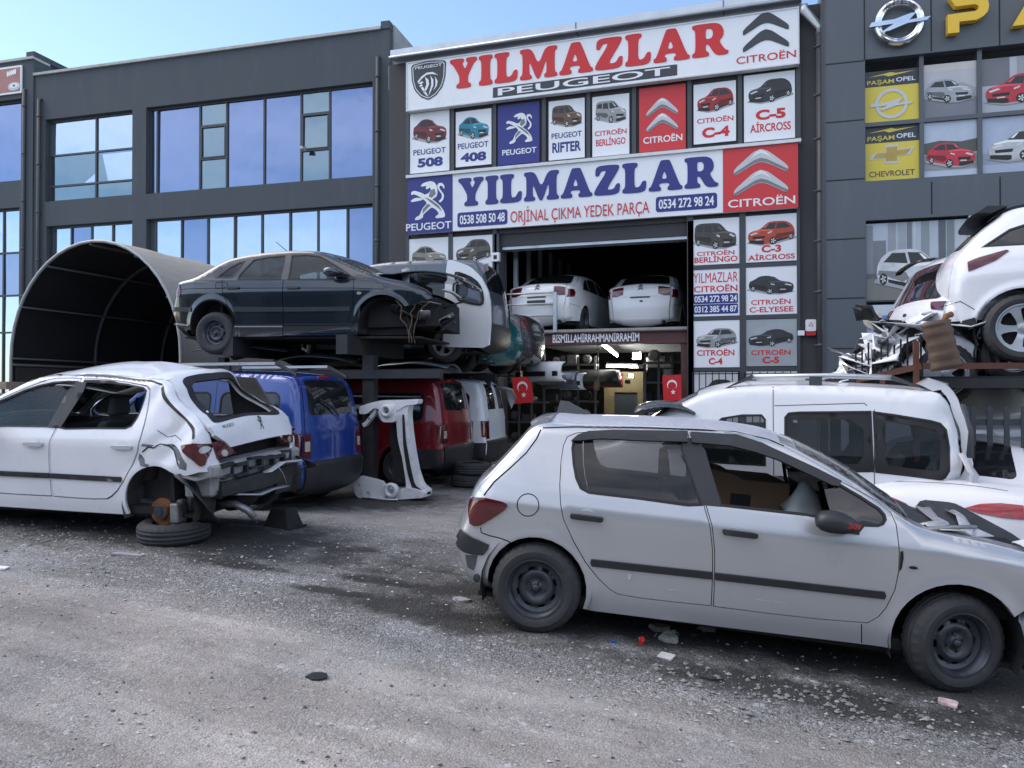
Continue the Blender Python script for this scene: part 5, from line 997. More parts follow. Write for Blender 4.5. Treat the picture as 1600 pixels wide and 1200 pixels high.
def hatch(root, B, paint_m, roof_m, rear='ok', front='nohood', visor=True, handle_m=M_plast, sides=(-1, 1), mould=M_plast, glass=M_glass, open_front=True, tail=True, rglass=None, jnt=M_rubber):
    sill = .205
    bottom = [(3.20, .20)] + arc(HA[1][0], HA[1][1], HA[1][2], .225) + [(2.2, sill + .02), (1.1, sill), (.42, sill - .01)] + arc(HA[0][0], HA[0][1], HA[0][2], .205, z1=.225)
    if front != 'full': bottom = [(3.26, .70), (3.05, .62)] + arc(HA[1][0], HA[1][1], HA[1][2], .52, z1=.225) + bottom[18:]
    sil_poly = B.silhouette(0, 25 if front == 'full' else 20.6, bottom)
    body = MB()
    for sg in sides:
        B.ps(body, sil_poly, sg, [H['rdoor'], H['fdoor']], flange=.03)
    # belt strips : bumper, tailgate, roof ...
    if rear == 'ok':
        B.pt(body, [(0, -1), (4.2, -1), (4.2, 1), (0, 1)]); rw = rrk(6.75, 8.75, -.80, .80, .3, .12)
        tg = MB(); B.pt(tg, [(4.26, -.985), (9.15, -.985), (9.15, .985), (4.26, .985)], [rw]); o = tg.build('tailgate', paint_m, root, True)
        mb = MB(); B.pt(mb, rw, off=-.006); mb.build('rear_window', rglass or M_glassd, o, True)
    B.pt(body, [(14, -1), (14.5, -1), (17.3, -1), (17.3, -.93), (14.5, -.92), (14.5, .92), (17.3, .93), (17.3, 1), (14, 1)])
    if front == 'full': B.pt(body, [(17.4, -1), (25, -1), (25, 1), (17.4, 1)])
    else: B.pt(body, [(17.3, -1), (20.5, -1), (20.5, -.86), (17.3, -.86)]); B.pt(body, [(17.3, .86), (20.5, .86), (20.5, 1), (17.3, 1)])
    body.build('body', paint_m, root, True)
    rf = MB(); B.pt(rf, [(9.2, -1), (14, -1), (14, 1), (9.2, 1)]); rf.build('roof', roof_m, root, True)
    ws = rrk(14.45, 17.35, -.935, .935, .12, .05); mb = MB(); B.pt(mb, ws, off=.002); mb.build('windscreen', M_frost, root, True)
    for sg in sides:
        for nm, wn, key in (('rear', 'rwin', 'rdoor'), ('front', 'fwin', 'fdoor')):
            d = MB(); B.ps(d, offset_poly(H[key], -.0055), sg, [H[wn]], flange=.03); d = d.build('door', paint_m, root, True)
            # rubber frame round the glass + black pillar
            mb = MB(); B.ps(mb, offset_poly(H[wn], .006), sg, [offset_poly(H[wn], -.011)], off=.003, flange=.012, sp=.06)
            mb.build('window_seal', M_rubber, d, True)
            win = np.array(offset_poly(H[wn], -.008))
            if nm == 'front':
                xb = H['fwin'][-1][0]
                pil = T3([(1085, 685), (1102, 704), (1126, 790), (1104, 788), (1090, 735)]); qz = T3([(1287, 763), (1315, 760), (1345, 777), (1374, 796), (1382, 806), (1383, 813), (1379, 819), (1371, 821), (1335, 820), (1300, 813)])
                mb = MB(); B.ps(mb, offset_poly(qz, -.004), sg, off=-.006); mb.build('quarter_glass', M_glassd if not (sg < 0 and False) else glass, d, True)
                mb = MB(); B.ribbon(mb, T3([(1280, 752), (1290, 790), (1299, 813)]), sg, .028, .004); mb.build('divider_bar', M_plast, d, True)
                if not (open_front and sg == sides[0]):
                    mb = MB(); B.ps(mb, win[win[:, 0] < 2.0] if False else win, sg, off=-.012); mb.build('window', glass, d, True)
            else:
                mb = MB(); B.ps(mb, win, sg, off=-.010); mb.build('window', glass, d, True)
            hc = H_HAND[nm]; mb = MB()
            B.ps(mb, ellipse(hc[0], hc[1] + .002, .062, .052, 20), sg, off=.0012, flange=0, sp=.03); mb.build('handle_cup', paint_m, d, True)
            mb = MB(); hx = hc[0]; pts = [(hx - .105, hc[1] + .016), (hx - .11, hc[1]), (hx - .10, hc[1] - .016), (hx + .09, hc[1] - .018), (hx + .108, hc[1] - .012), (hx + .11, hc[1] + .008), (hx + .09, hc[1] + .014)]; B.ps(mb, pts, sg, off=.034, flange=.03, sp=.04); mb.build('handle', handle_m, d, True)
            mb = MB(); B.ps(mb, HM[0 if nm == 'rear' else 1], sg, off=.014, flange=.016, sp=.06); mb.build('side_moulding', mould, d, True)
        mb = MB(); B.ps(mb, T3([(1067, 684), (1086, 685), (1102, 704), (1127, 792), (1098, 789), (1067, 704)]), sg, off=.0045, flange=.01, sp=.05); mb.build('pillar_trim', M_plast, root, True)
        if visor:
            a = T3([(893, 690), (903, 681), (920, 676), (960, 674.5), (1074, 677), (1074, 692), (1000, 690), (940, 687), (905, 690)]); b = T3([(1079, 678), (1150, 683), (1190, 694), (1225, 710), (1275, 733), (1314, 753), (1310, 761), (1300, 760), (1262, 742), (1215, 720), (1180, 708), (1140, 698), (1081, 693)])
            for q in (a, b): mb = MB(); B.ps(mb, q, sg, off=.028, flange=.024, sp=.05); mb.build('wind_deflector', M_plast, root, True)
        if tail:
            mb = MB(); B.ps(mb, HLAMP, sg, off=.010, flange=.012, sp=.03); mb.build('tail_lamp', M_lamp, root, True)
        if rear == 'ok':
            mb = MB(); B.ps(mb, HINS, sg, off=.016, flange=.018, sp=.03); mb.build('bumper_insert', M_plast, root, True)
            mb = MB(); B.ps(mb, HGRID, sg, off=.004, flange=.006, sp=.03); mb.build('bumper_vent', M_plgrey, root, True)
            mb = MB(); B.ps(mb, HREFL, sg, off=.005, flange=.006, sp=.03); mb.build('reflector', M_plgrey, root, True)
            mb = MB(); B.ribbon(mb, HBUMP, sg); B.ribbon(mb, HCAP, sg, .006, closed=True); B.ribbon(mb, [(x, z) for x, z in T3([(845, 671), (843, 676), (838, 686), (822, 708), (795, 733), (772, 753), (756, 774)])], sg, .008); mb.build('panel_gap', jnt, root, True)
        mb = MB(); B.ribbon(mb, T3([(848, 668.5), (900, 667), (1000, 668), (1075, 671), (1150, 674.5), (1200, 686), (1225, 697)]), sg, .006); B.ribbon(mb, T3([(1346, 1004), (1346, 975)]), sg, .005); mb.build('panel_gap', jnt, root, True)
    mb = MB().box(-.42, 3.0, -.70, .70, .17, .20); mb.build('underbody', M_under, root)
    liners(root, (0, 2.608), .31, .37, .86)
H_HAND = {'rear': T3([(917, 808)])[0], 'front': T3([(1156, 833)])[0]}
P_sil = paint('silver_paint', (.50, .51, .52), .5, .30, (.30, .29, .27), .13, 1.0, 4)
P_silroof = mat('frosted_silver_roof', (.44, .46, .50), .5, .2, var=.06, dirt=(.68, .71, .76), dirt_amt=.34, dscale=34, coat=.2)
hatch(sil, HB, P_sil, P_silroof)
interior(sil, -.3, 2.55, .80, .27, dx=1.72)
# wheels : straight rear one, front one turned out
add_wheel(sil, 0, -.755, .302, 'steel', .304, .19, .196, spin=.35); add_wheel(sil, 0, .755, .302, 'steel', .304, .19, .196)
add_wheel(sil, 2.618, -.735, .305, 'steel', .304, .19, .196, steer=17, spin=.9); add_wheel(sil, 2.618, .755, .305, 'steel', .304, .19, .196, steer=17)
# spoiler, roof fin, mirror, wiper
mb = MB(); sec = [(-.03, 1.440), (-.14, 1.425), (-.205, 1.385), (-.20, 1.365), (-.12, 1.375), (-.05, 1.395)]; ny = 13
for i in range(ny):
    y = -.60 + 1.2 * i / (ny - 1); e = abs(y) / .6; f = 1 - .30 * e ** 4; zz = .035 * (1 - e * e)
    mb.v += [(-.03 + (x + .03) * f, y, z + zz) for x, z in sec]
n = len(sec); fs = [(i * n + k, i * n + (k + 1) % n, (i + 1) * n + (k + 1) % n, (i + 1) * n + k) for i in range(ny - 1) for k in range(n)] + [tuple(range(n)), tuple((ny - 1) * n + k for k in range(n))[::-1]]
mb.f = [f[::-1] for f in fs]; mb.fm = [0] * len(fs); mb.build('spoiler', P_sil, sil, True, angle=45)
mb = MB(); mb.hexa([(-.06, -.035, 1.46), (.20, -.028, 1.485), (.20, .028, 1.485), (-.06, .035, 1.46), (-.045, -.008, 1.565), (.02, -.008, 1.565), (.02, .008, 1.565), (-.045, .008, 1.565)]); mb.build('roof_fin', M_plgrey, sil)
def mirror(root, B, x, z, sg, m, L=.20, text=None):
    y = float(B.W(x, z)[0]); mb = MB(); n = 14
    secs = []
    for d, ax, az, dx in ((.015, .05, .025, .07), (.05, .10, .045, .03), (.10, .130, .066, .0), (.16, .132, .070, -.01), (.21, .120, .062, -.012), (.235, .09, .04, -.012), (.242, .04, .015, -.01)):
        ring = []
        for k in range(n):
            a = 2 * math.pi * k / n; ca, sa = math.cos(a), math.sin(a)
            ring.append((x + dx + ax * math.copysign(abs(ca) ** (.75 if ca < 0 else 1.0), ca), sg * (y + d), z + .055 + az * math.copysign(abs(sa) ** .8, sa) * (1 - .35 * max(0, ca)) - .015 * max(0, ca)))
        secs.append(ring)
    for r_ in secs: mb.v += r_
    for i in range(len(secs) - 1):
        for k in range(n): l = (k + 1) % n; mb.f.append((i * n + k, i * n + l, (i + 1) * n + l, (i + 1) * n + k)); mb.fm.append(0)
    mb.f.append(tuple((len(secs) - 1) * n + k for k in range(n))); mb.fm.append(0)
    mb.hexa([(x - .02, sg * (y - .02), z - .03), (x + .18, sg * (y - .02), z - .04), (x + .12, sg * (y + .06), z - .01), (x, sg * (y + .06), z), (x - .02, sg * (y - .02), z + .06), (x + .20, sg * (y - .02), z + .02), (x + .10, sg * (y + .07), z + .05), (x, sg * (y + .07), z + .06)])
    o = mb.build('mirror', m, root, True, angle=60); return o
mx, mz = T3([(1296, 818)])[0]; M_prgrey0 = mat('paint_scuff', (.52, .53, .54), .7, var=.3, vscale=30)
mo = mirror(sil, HB, mx + .02, mz - .02, -1, M_plast); mirror(sil, HB, mx + .02, mz - .02, 1, M_plast)
mb = MB(); fr_ = Frame(0); V, F = text2d('307', .02); yw = float(HB.W(mx + .02, mz - .02)[0]); lo_, hi_ = V.min(0), V.max(0); mb.add([(mx + .055 + (a - lo_[0]) / (hi_[0] - lo_[0]) * .075, -(yw + .244), mz + .018 + (b - lo_[1]) / (hi_[1] - lo_[1]) * .030) for a, b in V], F); mb.build('mirror_lettering', M_redtxt, mo)
for q in ([(981, 897), (984, 894), (987, 897), (985, 905), (981, 907)], [(1040, 920), (1046, 919), (1060, 921), (1050, 923)], [(1180, 935), (1230, 941), (1230, 942), (1180, 936.5)]): mb = MB(); HB.ps(mb, T3(q), -1, off=.007, flange=0, sp=.03); mb.build('scuff_mark', M_prgrey0, sil, True)
# side repeater hole, jamb damage, rear wiper
mb = MB(); rx, rz = T3([(1427, 887)])[0]; HB.ps(mb, ellipse(rx, rz, .038, .020, 16), -1, [ellipse(rx, rz, .026, .011, 12)], off=.004, flange=.004, sp=.03); mb.build('repeater_rim', M_galv, sil, True)
mb = MB(); HB.ps(mb, ellipse(rx, rz, .026, .011, 12), -1, off=.0015, flange=0, sp=.03); HB.ps(mb, T3([(1407, 862), (1411, 860), (1412, 872), (1409, 888), (1405, 893)]), -1, off=.003, flange=0, sp=.03); mb.build('repeater_hole', M_rubber, sil, True)
# engine bay without bonnet : trays, plastic cowl, tape, broken sheets
eb = MB(); eb.box(2.30, 3.25, -.62, .62, .45, .62); eb.box(2.35, 2.75, -.5, .1, .62, .86); eb.box(2.8, 3.15, -.1, .5, .62, .8); eb.build('engine_block', M_under, sil)
def junk(root, name, m, pts, w, amp=.01, seed=0, thick=.012):
    """bent strip of sheet along a 3D path"""
    pts = np.array(pts, float); n = len(pts); mb = MB(); r_ = np.random.default_rng(seed)
    for i, p in enumerate(pts):
        d = pts[min(i + 1, n - 1)] - pts[max(i - 1, 0)]; s_ = np.cross(d, (0, 0, 1)); s_ /= np.linalg.norm(s_) + 1e-9; j = r_.normal(0, amp, 3)
        for a in (-.5, -.17, .17, .5): q = p + s_ * w * a + j + r_.normal(0, amp * .6, 3); mb.v += [tuple(q)]
    for i in range(n - 1):
        for k in range(3): mb.f.append((i * 4 + k, i * 4 + k + 1, i * 4 + 5 + k, i * 4 + 4 + k)); mb.fm.append(0)
    o = mb.build(name, m, root, True); so = o.modifiers.new('s', 'SOLIDIFY'); so.thickness = thick; return o
M_foil = mat('silver_tape', (.50, .51, .53), .35, metal=.5, var=.3, vscale=12, bump=.4, bscale=40)
M_prgrey = mat('primer_white_broken', (.50, .51, .53), .5, var=.15, vscale=8, dirt=(.2, .2, .2), dirt_amt=.2)
cowl = MB(); cowl.hexa([(2.30, -.70, .80), (2.95, -.68, .78), (2.95, .68, .80), (2.30, .70, .82), (2.28, -.70, .95), (2.60, -.68, .98), (2.60, .6, 1.0), (2.28, .70, .98)]); o = crumple(cowl, .012, 9, 3).build('scuttle_panel', M_plast, sil); o.modifiers.new('b', 'BEVEL').width = .03
cw2 = MB(); cw2.hexa([(2.62, -.50, .84), (3.30, -.45, .80), (3.35, .5, .82), (2.7, .5, .86), (2.66, -.47, 1.0), (3.0, -.43, 1.01), (3.0, .48, 1.03), (2.72, .48, 1.04)]); o = crumple(cw2, .015, 7, 5).build('bumper_skin', M_plast, sil); b = o.modifiers.new('b', 'BEVEL'); b.width = .05; b.segments = 2
junk(sil, 'tape_strip', M_foil, [(2.42, -.66, .97), (2.55, -.50, 1.0), (2.62, -.2, 1.02), (2.64, .1, 1.03)], .10, .012, 4, .004); junk(sil, 'tape_strip', M_foil, [(2.70, -.67, .92), (2.74, -.52, 1.0), (2.78, -.3, 1.04), (2.80, .0, 1.05)], .07, .01, 5, .004)
junk(sil, 'broken_strut', M_metal, [(2.36, -.72, .98), (2.56, -.69, 1.0), (2.72, -.66, 1.02)], .05, .004, 6, .02)
junk(sil, 'broken_panel', M_prgrey, [(2.48, -.64, .99), (2.62, -.60, 1.00), (2.74, -.58, .96), (2.86, -.56, .97)], .16, .018, 7, .006); junk(sil, 'broken_panel', M_prgrey, [(2.98, -.66, .96), (3.10, -.64, .97), (3.28, -.62, .96)], .12, .014, 8, .006)
# hanging front brackets
for k, q in enumerate(([(2.96, -.70, .70), (3.04, -.72, .62), (3.12, -.72, .54)], [(3.02, -.70, .56), (3.03, -.72, .40), (3.01, -.72, .28), (3.06, -.70, .18)], [(3.12, -.62, .50), (3.2, -.60, .40), (3.3, -.58, .38)], [(3.16, -.7, .46), (3.22, -.66, .3), (3.2, -.6, .2)])): junk(sil, 'bumper_bracket', M_metal if k < 2 else M_plast, q, .07, .008, 10 + k, .012)
mb = MB(); mb.box(3.2, 3.28, -.55, .55, .38, .52); mb.build('crash_beam', M_plast, sil)
# things inside: cardboard and spent airbag
M_card = mat('cardboard', (.17, .105, .058), .85, var=.12, vscale=4, stretch=(1, 6, 1)); M_bag = mat('airbag_cloth', (.42, .46, .44), .85, var=.15, vscale=6)
def w_of(po, x, y, z): return po[3] + po[0] * x + po[1] * y + po[2] * z
cb, _ = pose_empty('cardboard_box', 'brown cardboard box on the front seats of the silver hatchback', 'box', w_of(sil_po, 1.02, .05, .52), SIL_H + 4, SIL_P)
mb = MB(); mb.box(-.02, .62, -.36, .42, 0, .60); mb.build('carton', M_card, cb); mb = MB(); mb.hexa([(-.02, -.36, .60), (.30, -.36, .60), (.30, .42, .60), (-.02, .42, .60), (-.08, -.34, .68), (.24, -.36, .63), (.24, .42, .63), (-.08, .42, .68)]); mb.build('flap', M_card, cb)
mb = MB().box(.22, .36, -.3635, -.362, .42, .50); mb.build('hand_hole', M_gap, cb)
mb = MB()
for i in range(9):
    for j in range(8):
        a = i / 8; b_ = j / 7; mb.v.append((1.62 + .26 * a, -.52 + .36 * b_, .98 + .22 * math.sin(a * 3) * math.sin(b_ * 3.1) - .20 * a * (1 - b_)))
for i in range(8):
    for j in range(7): mb.f.append((i * 8 + j, i * 8 + j + 1, i * 8 + 9 + j, i * 8 + 8 + j)); mb.fm.append(0)
crumple(mb, .022, 17, 2).build('airbag', M_bag, sil, True).modifiers.new('s', 'SOLIDIFY').thickness = .004
# ------------------------------------------------------------------ white hatchback on the left, rear end torn open
def dent_white(p, n):
    p = p.copy(); x, y, z = p[:, 0], p[:, 1], p[:, 2]
    k = sstep(.42, -.35, x) * sstep(.45, .7, z)
    q = lambda a, b, c, d: np.sin(a * x + b * y + c * z + d)
    amp = .013 * k
    d = amp * (q(9, 3, 11, .4) + .7 * q(-13, 5, 9, 2) + .5 * q(21, -8, 17, 1)) - .055 * np.exp(-(((x + .16) / .13) ** 2 + ((z - .93) / .22) ** 2)) * (np.abs(y) > .5) - .03 * np.exp(-((x * .8 + z - .86) / .05) ** 2) * k * (np.abs(y) > .5)
    p += n * d[:, None]; p[:, 0] = np.where(x < -.36, -.36 + (x + .36) * .6, x) + .15 * sstep(.97, 1.28, z) * sstep(.25, -.2, x) * (1 + .8 * sstep(.1, -.6, y))
    rf = sstep(1.25, 1.40, z) * sstep(-.5, .1, x) * sstep(1.9, 1.0, x) * (np.abs(n[:, 2]) > .5)
    p[:, 2] += rf * .075 * np.clip(1 - np.abs(y + .05) / .66, 0, 1) * np.clip(1.15 - np.abs(x - .75) / .9, 0, 1)
    p[:, 2] += rf * .012 * np.abs(np.sin(4 * x + 3 * y))
    return p
WB = hatch_body(dent_white, .045)
whi, whi_po = pose_empty('wrecked_car', 'white hatchback with torn off rear bumper, propped on a loose tyre at the left', 'car', (-5.18, 6.466, .387), 183.34, 0, -3.065)
P_white = paint('white_paint', (.80, .81, .83), 0, .3, (.40, .38, .35), .10, .8, 3.5)
P_whited = paint('white_paint_scuffed', (.72, .73, .75), 0, .34, (.30, .30, .31), .20, .6, 5)
def wreck_rear():
    root, B, sill = whi, WB, .205
    bottom = [(3.20, .20)] + arc(HA[1][0], HA[1][1], HA[1][2], .225) + [(2.2, sill + .02), (1.1, sill), (.42, sill - .01)] + [q for q in arc(0, .31, .345, .205, 20) if q[0] > -.26] + [(-.30, .575), (-.42, .60)]
    silh = B.silhouette(3.2, 25, bottom); body = MB()
    for sg in (1, -1): B.ps(body, silh, sg, [H['rdoor'], H['fdoor']], flange=.03)
    B.pt(body, [(14, -1), (14.5, -1), (17.3, -1), (17.3, -.93), (14.5, -.92), (14.5, .92), (17.3, .93), (17.3, 1), (14, 1)]); B.pt(body, [(17.4, -1), (25, -1), (25, 1), (17.4, 1)])
    body.build('body', P_white, root, True, angle=50)
    rf = MB(); B.pt(rf, [(9.25, -.99), (14, -1), (14, 1), (9.25, .99)]); rf.build('roof', P_white, root, True)
    mb = MB(); B.pt(mb, rrk(14.45, 17.35, -.935, .935, .12, .05), off=.002); mb.build('windscreen', M_frost, root, True)
    # tailgate : bent ring round the empty window plus the swung lower panel
    rw = rrk(6.9, 8.7, -.74, .74, .3, .16); mb = MB(); B.pt(mb, [(6.4, -.97), (9.15, -.97), (9.15, .97), (6.4, .97)], [rw], off=.01, flange=.05); tg = mb.build('tailgate', P_whited, root, True, angle=50)
    mb = MB(); B.pt(mb, [(4.55, -.84), (6.42, -.97), (6.5, .99), (5.6, .97), (4.9, .80), (4.5, .72)], off=.035, flange=.05); o = mb.build('tailgate_panel', P_white, tg, True, angle=40)
    mb = MB(); B.pt(mb, rrk(6.72, 8.9, -.82, .82, .3, .16), [rrk(6.98, 8.62, -.715, .715, .3, .16)], off=.016, flange=.02); mb.build('seal_strip', M_rubber, tg, True)
    # badge remnants on the panel
    mb = MB(); y0 = .62; V, F = text2d('PEUGEOT', .0); lo, hi = V.min(0), V.max(0); k = (V - lo) / (hi - lo)
    S, _ = B.top(np.stack([np.full(len(k), B.k2s(6.02)) + (k[:, 1] - .5) * .028, (.80 - k[:, 0] * .24) * .7], 1), .036); mb.add(S, F); mb.build('lettering', M_plgrey, o)
    mb = MB()
    for q in LION[:2] + LION[3:]:
        q = smooth_poly([(B.k2s(5.85) + (420 - b) / 264 * .10, (-.05 - (a - 325) / 243 * .09) * .7 / .75) for a, b in q], 1); P_, T_ = sheet2d(q, (), .03); pp, _ = B.top(P_, .037); mb.add(pp, [tuple(t) for t in T_])
    mb.build('lion_badge', M_plgrey, o)
    mb = MB(); B.pt(mb, rrk(5.12, 5.22, -.16, .06, .04, .03), off=.034, flange=0, sp=.02); mb.build('latch_hole', M_rubber, o, True)
    for sg in (1, -1):
        for nm, wn, key in (('rear', 'rwin', 'rdoor'), ('front', 'fwin', 'fdoor')):
            d = MB(); B.ps(d, offset_poly(H[key], -.012), sg, [H[wn]], flange=.03, off=.006 if nm == 'rear' else 0); d = d.build('door', P_white, root, True, angle=40)
            mb = MB(); B.ps(mb, offset_poly(H[wn], .004), sg, [offset_poly(H[wn], -.010)], off=.009, flange=.012, sp=.06); mb.build('window_seal', M_rubber, d, True)
            hc = H_HAND[nm]; mb = MB(); B.ps(mb, ellipse(hc[0], hc[1] + .002, .062, .05, 20), sg, off=.0085, flange=0, sp=.03); mb.build('handle_cup', P_whited, d, True)
            hx = hc[0]; mb = MB(); B.ps(mb, [(hx - .10, hc[1] + .016), (hx - .11, hc[1]), (hx - .10, hc[1] - .016), (hx + .09, hc[1] - .016), (hx + .108, hc[1]), (hx + .09, hc[1] + .014)], sg, off=.036, flange=.03, sp=.04); mb.build('handle', M_logo1, d, True)
            mb = MB(); B.ps(mb, HM[0 if nm == 'rear' else 1], sg, off=.020, flange=.018, sp=.06); mb.build('side_moulding', M_plast, d, True)
            if nm == 'front': mb = MB(); w_ = np.array(offset_poly(H[wn], -.008)); B.ps(mb, w_, sg, off=-.012); mb.build('window', car_glass('smeared_glass', (.05, .07, .08), .42, dirt_amt=.03, dscale=3), d, True)
            elif sg < 0: mb = MB(); B.ps(mb, offset_poly(H[wn], -.008), sg, off=-.012); mb.build('window', M_glassc, d, True)
        mb = MB(); B.ps(mb, T3([(1060, 684), (1086, 685), (1102, 704), (1127, 792), (1090, 789), (1060, 704)]), sg, off=.011, flange=.01, sp=.05); mb.build('pillar_trim', M_plast, root, True)
        # torn quarter: bare filler patches with their own shape
        mb = MB()
        for q in ([(.10, .72), (.15, .77), (.17, .72), (.14, .66), (.07, .645), (.05, .67), (.09, .68)], [(.0, .845), (.10, .86), (.12, .84), (.04, .82)], [(-.08, .84), (-.14, .82), (-.20, .76), (-.25, .70), (-.24, .64), (-.30, .62), (-.31, .68), (-.24, .79), (-.15, .86)]): B.ps(mb, q, sg, off=.003, flange=0, sp=.03)
        if sg > 0:
            mb.build('filler_patch', M_prim, root, True); mb = MB(); B.ribbon(mb, [(.12, .78), (.05, .83), (.0, .82), (-.06, .86), (-.12, .84), (-.18, .79), (-.22, .72), (-.24, .66)], sg, .012, .006); B.ribbon(mb, [(-.02, .98), (-.10, .93), (-.16, .95), (-.24, .90)], sg, .005, .004); mb.build('torn_crease', M_under, root, True)
        mb = MB(); B.ps(mb, [(x - .02, z - .01) for x, z in HLAMP], sg, off=.014, flange=.05, sp=.03); lp = mb.build('tail_lamp', M_lamp, root, True)
        mb = MB(); B.pt(mb, [(4.0, sg * .99), (4.05, sg * .62), (4.7, sg * .70), (5.05, sg * .84), (5.1, sg * .99)], off=.012, flange=.05); mb.build('lamp_side', M_lamp, lp, True)
        mb = MB(); c1 = (-.545, .765); B.ps(mb, ellipse(-.50, .80, .036, .030, 12), sg, off=.02, flange=.01, sp=.03); mb.build('lamp_socket', M_galv, lp, True)
        mb = MB(); B.pt(mb, [(4.25 + .22 * math.sin(a), sg * (.84 + .06 * math.cos(a))) for a in np.linspace(0, 6.28, 12, endpoint=False)], off=.018, flange=.01); mb.build('lamp_bulb', M_clear, lp, True)
    mb = MB(); B.ribbon(mb, T3([(848, 668.5), (900, 667), (1000, 668), (1075, 671), (1150, 674.5), (1200, 686), (1225, 697)]), 1, .012, .004); B.ribbon(mb, [(-.08, 1.36), (-.17, 1.25), (-.28, 1.10), (-.36, .99), (-.40, .90)], 1, .030, .006); mb.build('panel_gap', M_rubber, root, True)
    # bare structure behind the lost bumper
    mb = MB(); mb.box(-.50, -.20, -.74, .74, .36, .66); mb.hexa([(-.52, -.72, .40), (-.40, -.74, .36), (-.40, .74, .36), (-.52, .72, .40), (-.55, -.70, .66), (-.40, -.74, .66), (-.40, .74, .66), (-.55, .70, .66)])
    o = crumple(mb, .012, 9, 1).build('rear_panel', M_conc if False else mat('dirty_primer', (.38, .38, .37), .6, var=.25, vscale=6, dirt=(.06, .06, .06), dirt_amt=.45, dscale=6), root); o.modifiers.new('b', 'BEVEL').width = .02
    mb = MB(); mb.box(-.34, .5, -.60, .60, .62, .98); mb.build('boot_shade_box', M_black, root)  # solid black box painted in for the shade inside the open boot
    mb = MB(); n = 9
    for i in range(n):
        y = -.66 + 1.32 * i / (n - 1); c = -.64 + .10 * (y / .66) ** 2
        mb.v += [(c, y, .36), (c + .10, y, .36), (c + .10, y, .50), (c, y, .50)]
    for i in range(n - 1):
        for k in range(4): mb.f.append((i * 4 + k, i * 4 + (k + 1) % 4, i * 4 + 4 + (k + 1) % 4, i * 4 + 4 + k)); mb.fm.append(0)
    mb.f += [(0, 1, 2, 3), tuple((n - 1) * 4 + k for k in (3, 2, 1, 0))]; mb.fm += [0, 0]; o = crumple(mb, .008, 8, 2).build('crash_beam', M_plast, root); o.modifiers.new('b', 'BEVEL').width = .012
    ab = MB(); r_ = np.random.default_rng(4)
    for i in range(7):
        y = -.72 + i * .20; z = .56 + .02 * math.sin(i * 2.1); x = -.62 + .12 * (y / .7) ** 2
        ab.box(x, x + .05, y, y + .19, z + .055, z + .085); ab.box(x, x + .05, y, y + .19, z - .035, z - .012); ab.box(x, x + .05, y, y + .03, z - .012, z + .055)
    crumple(ab, .01, 6, 3).build('bumper_carrier', M_plast, root)
    junk(root, 'bumper_shred', M_plast, [(-.56, -.62, .55), (-.64, -.74, .50), (-.62, -.82, .42), (-.5, -.84, .38)], .16, .02, 20); junk(root, 'bumper_shred', M_prgrey, [(-.66, .1, .53), (-.68, -.2, .545), (-.66, -.5, .56)], .10, .015, 21, .006)
    junk(root, 'bumper_bracket', mat('scuffed_bracket', (.10, .105, .11), .6, var=.5, vscale=14, dirt=(.45, .46, .47), dirt_amt=.3, dscale=12), [(-.30, .80, .58), (-.42, .80, .57), (-.52, .76, .55), (-.58, .68, .53)], .17, .012, 22)
    junk(root, 'arch_liner_flap', M_plast, [(-.26, .80, .60), (-.36, .80, .48), (-.42, .78, .34), (-.44, .74, .20), (-.42, .66, .14)], .20, .012, 23); junk(root, 'bumper_shred', M_prgrey, [(-.52, .44, .36), (-.56, .2, .31), (-.55, -.1, .29), (-.5, -.4, .32)], .16, .012, 24)
    mb = MB().tube([(-.30, .42, .24), (-.50, .40, .25), (-.62, .38, .19), (-.68, .36, .12)], .035, 10); mb.build('exhaust_pipe', M_metal, root, True)
    mb = MB(); mb.lathe([(0, -.18), (.10, -.17), (.11, -.1), (.11, .1), (.10, .17), (0, .18)], 16, 'y', c=(-.35, .1, .25)); mb.build('silencer', M_under, root, True)
    junk(root, 'hanging_wire', M_galv, [(-.70, -.02, .56), (-.74, -.05, .48), (-.73, -.10, .42), (-.74, -.12, .36)], .006, .002, 25, .006)
    # brake disc, caliper, arm
    hb = (0.02, .775, .225); mb = MB(); mb.lathe([(.0, .0), (.066, .0), (.070, -.035), (.125, -.037), (.128, -.048), (.125, -.058), (.05, -.06)], 32, 'y', c=hb); d = mb.build('brake_disc', M_rust, root, True, angle=35)
    mb = MB(); mb.lathe([(0, .012), (.026, .012), (.03, .002), (.05, .003), (.062, .001), (.066, -.003)], 20, 'y', c=hb)
    for i in range(4): a = i * 1.57 + .4; mb.lathe([(0, .003), (.007, .003), (.007, 0)], 8, 'y', c=(hb[0] + .05 * math.cos(a), hb[1] + .003, hb[2] + .05 * math.sin(a)))
    mb.build('hub', M_steel, d, True, angle=35)
    mb = MB(); mb.hexa([(-.17, .70, .13), (-.085, .70, .13), (-.085, .785, .13), (-.17, .785, .13), (-.17, .70, .31), (-.085, .70, .31), (-.085, .785, .31), (-.17, .785, .31)]); mb.box(-.15, -.09, .62, .70, .10, .33); mb.box(-.10, .02, .64, .73, .07, .12); o = mb.build('brake_caliper', M_metal, d); o.modifiers.new('b', 'BEVEL').width = .012
    mb = MB(); mb.beam((.36, .58, .27), (.05, .62, .24), .06, .07); mb.tube([(-.10, .52, .2), (-.12, .50, .60)], .035, 8); mb.build('trailing_arm', M_metal, root)
    mb = MB().box(-.3, 3.0, -.70, .70, .17, .20); mb.build('underbody', M_under, root)
    liners(root, (0, 2.608), .31, .37, .86, m=mat('inner_arch', (.05, .05, .048), .8, var=.3, dirt=(.12, .115, .11), dirt_amt=.3))
    interior(root, -.1, 2.55, .80, .27, dx=1.72)
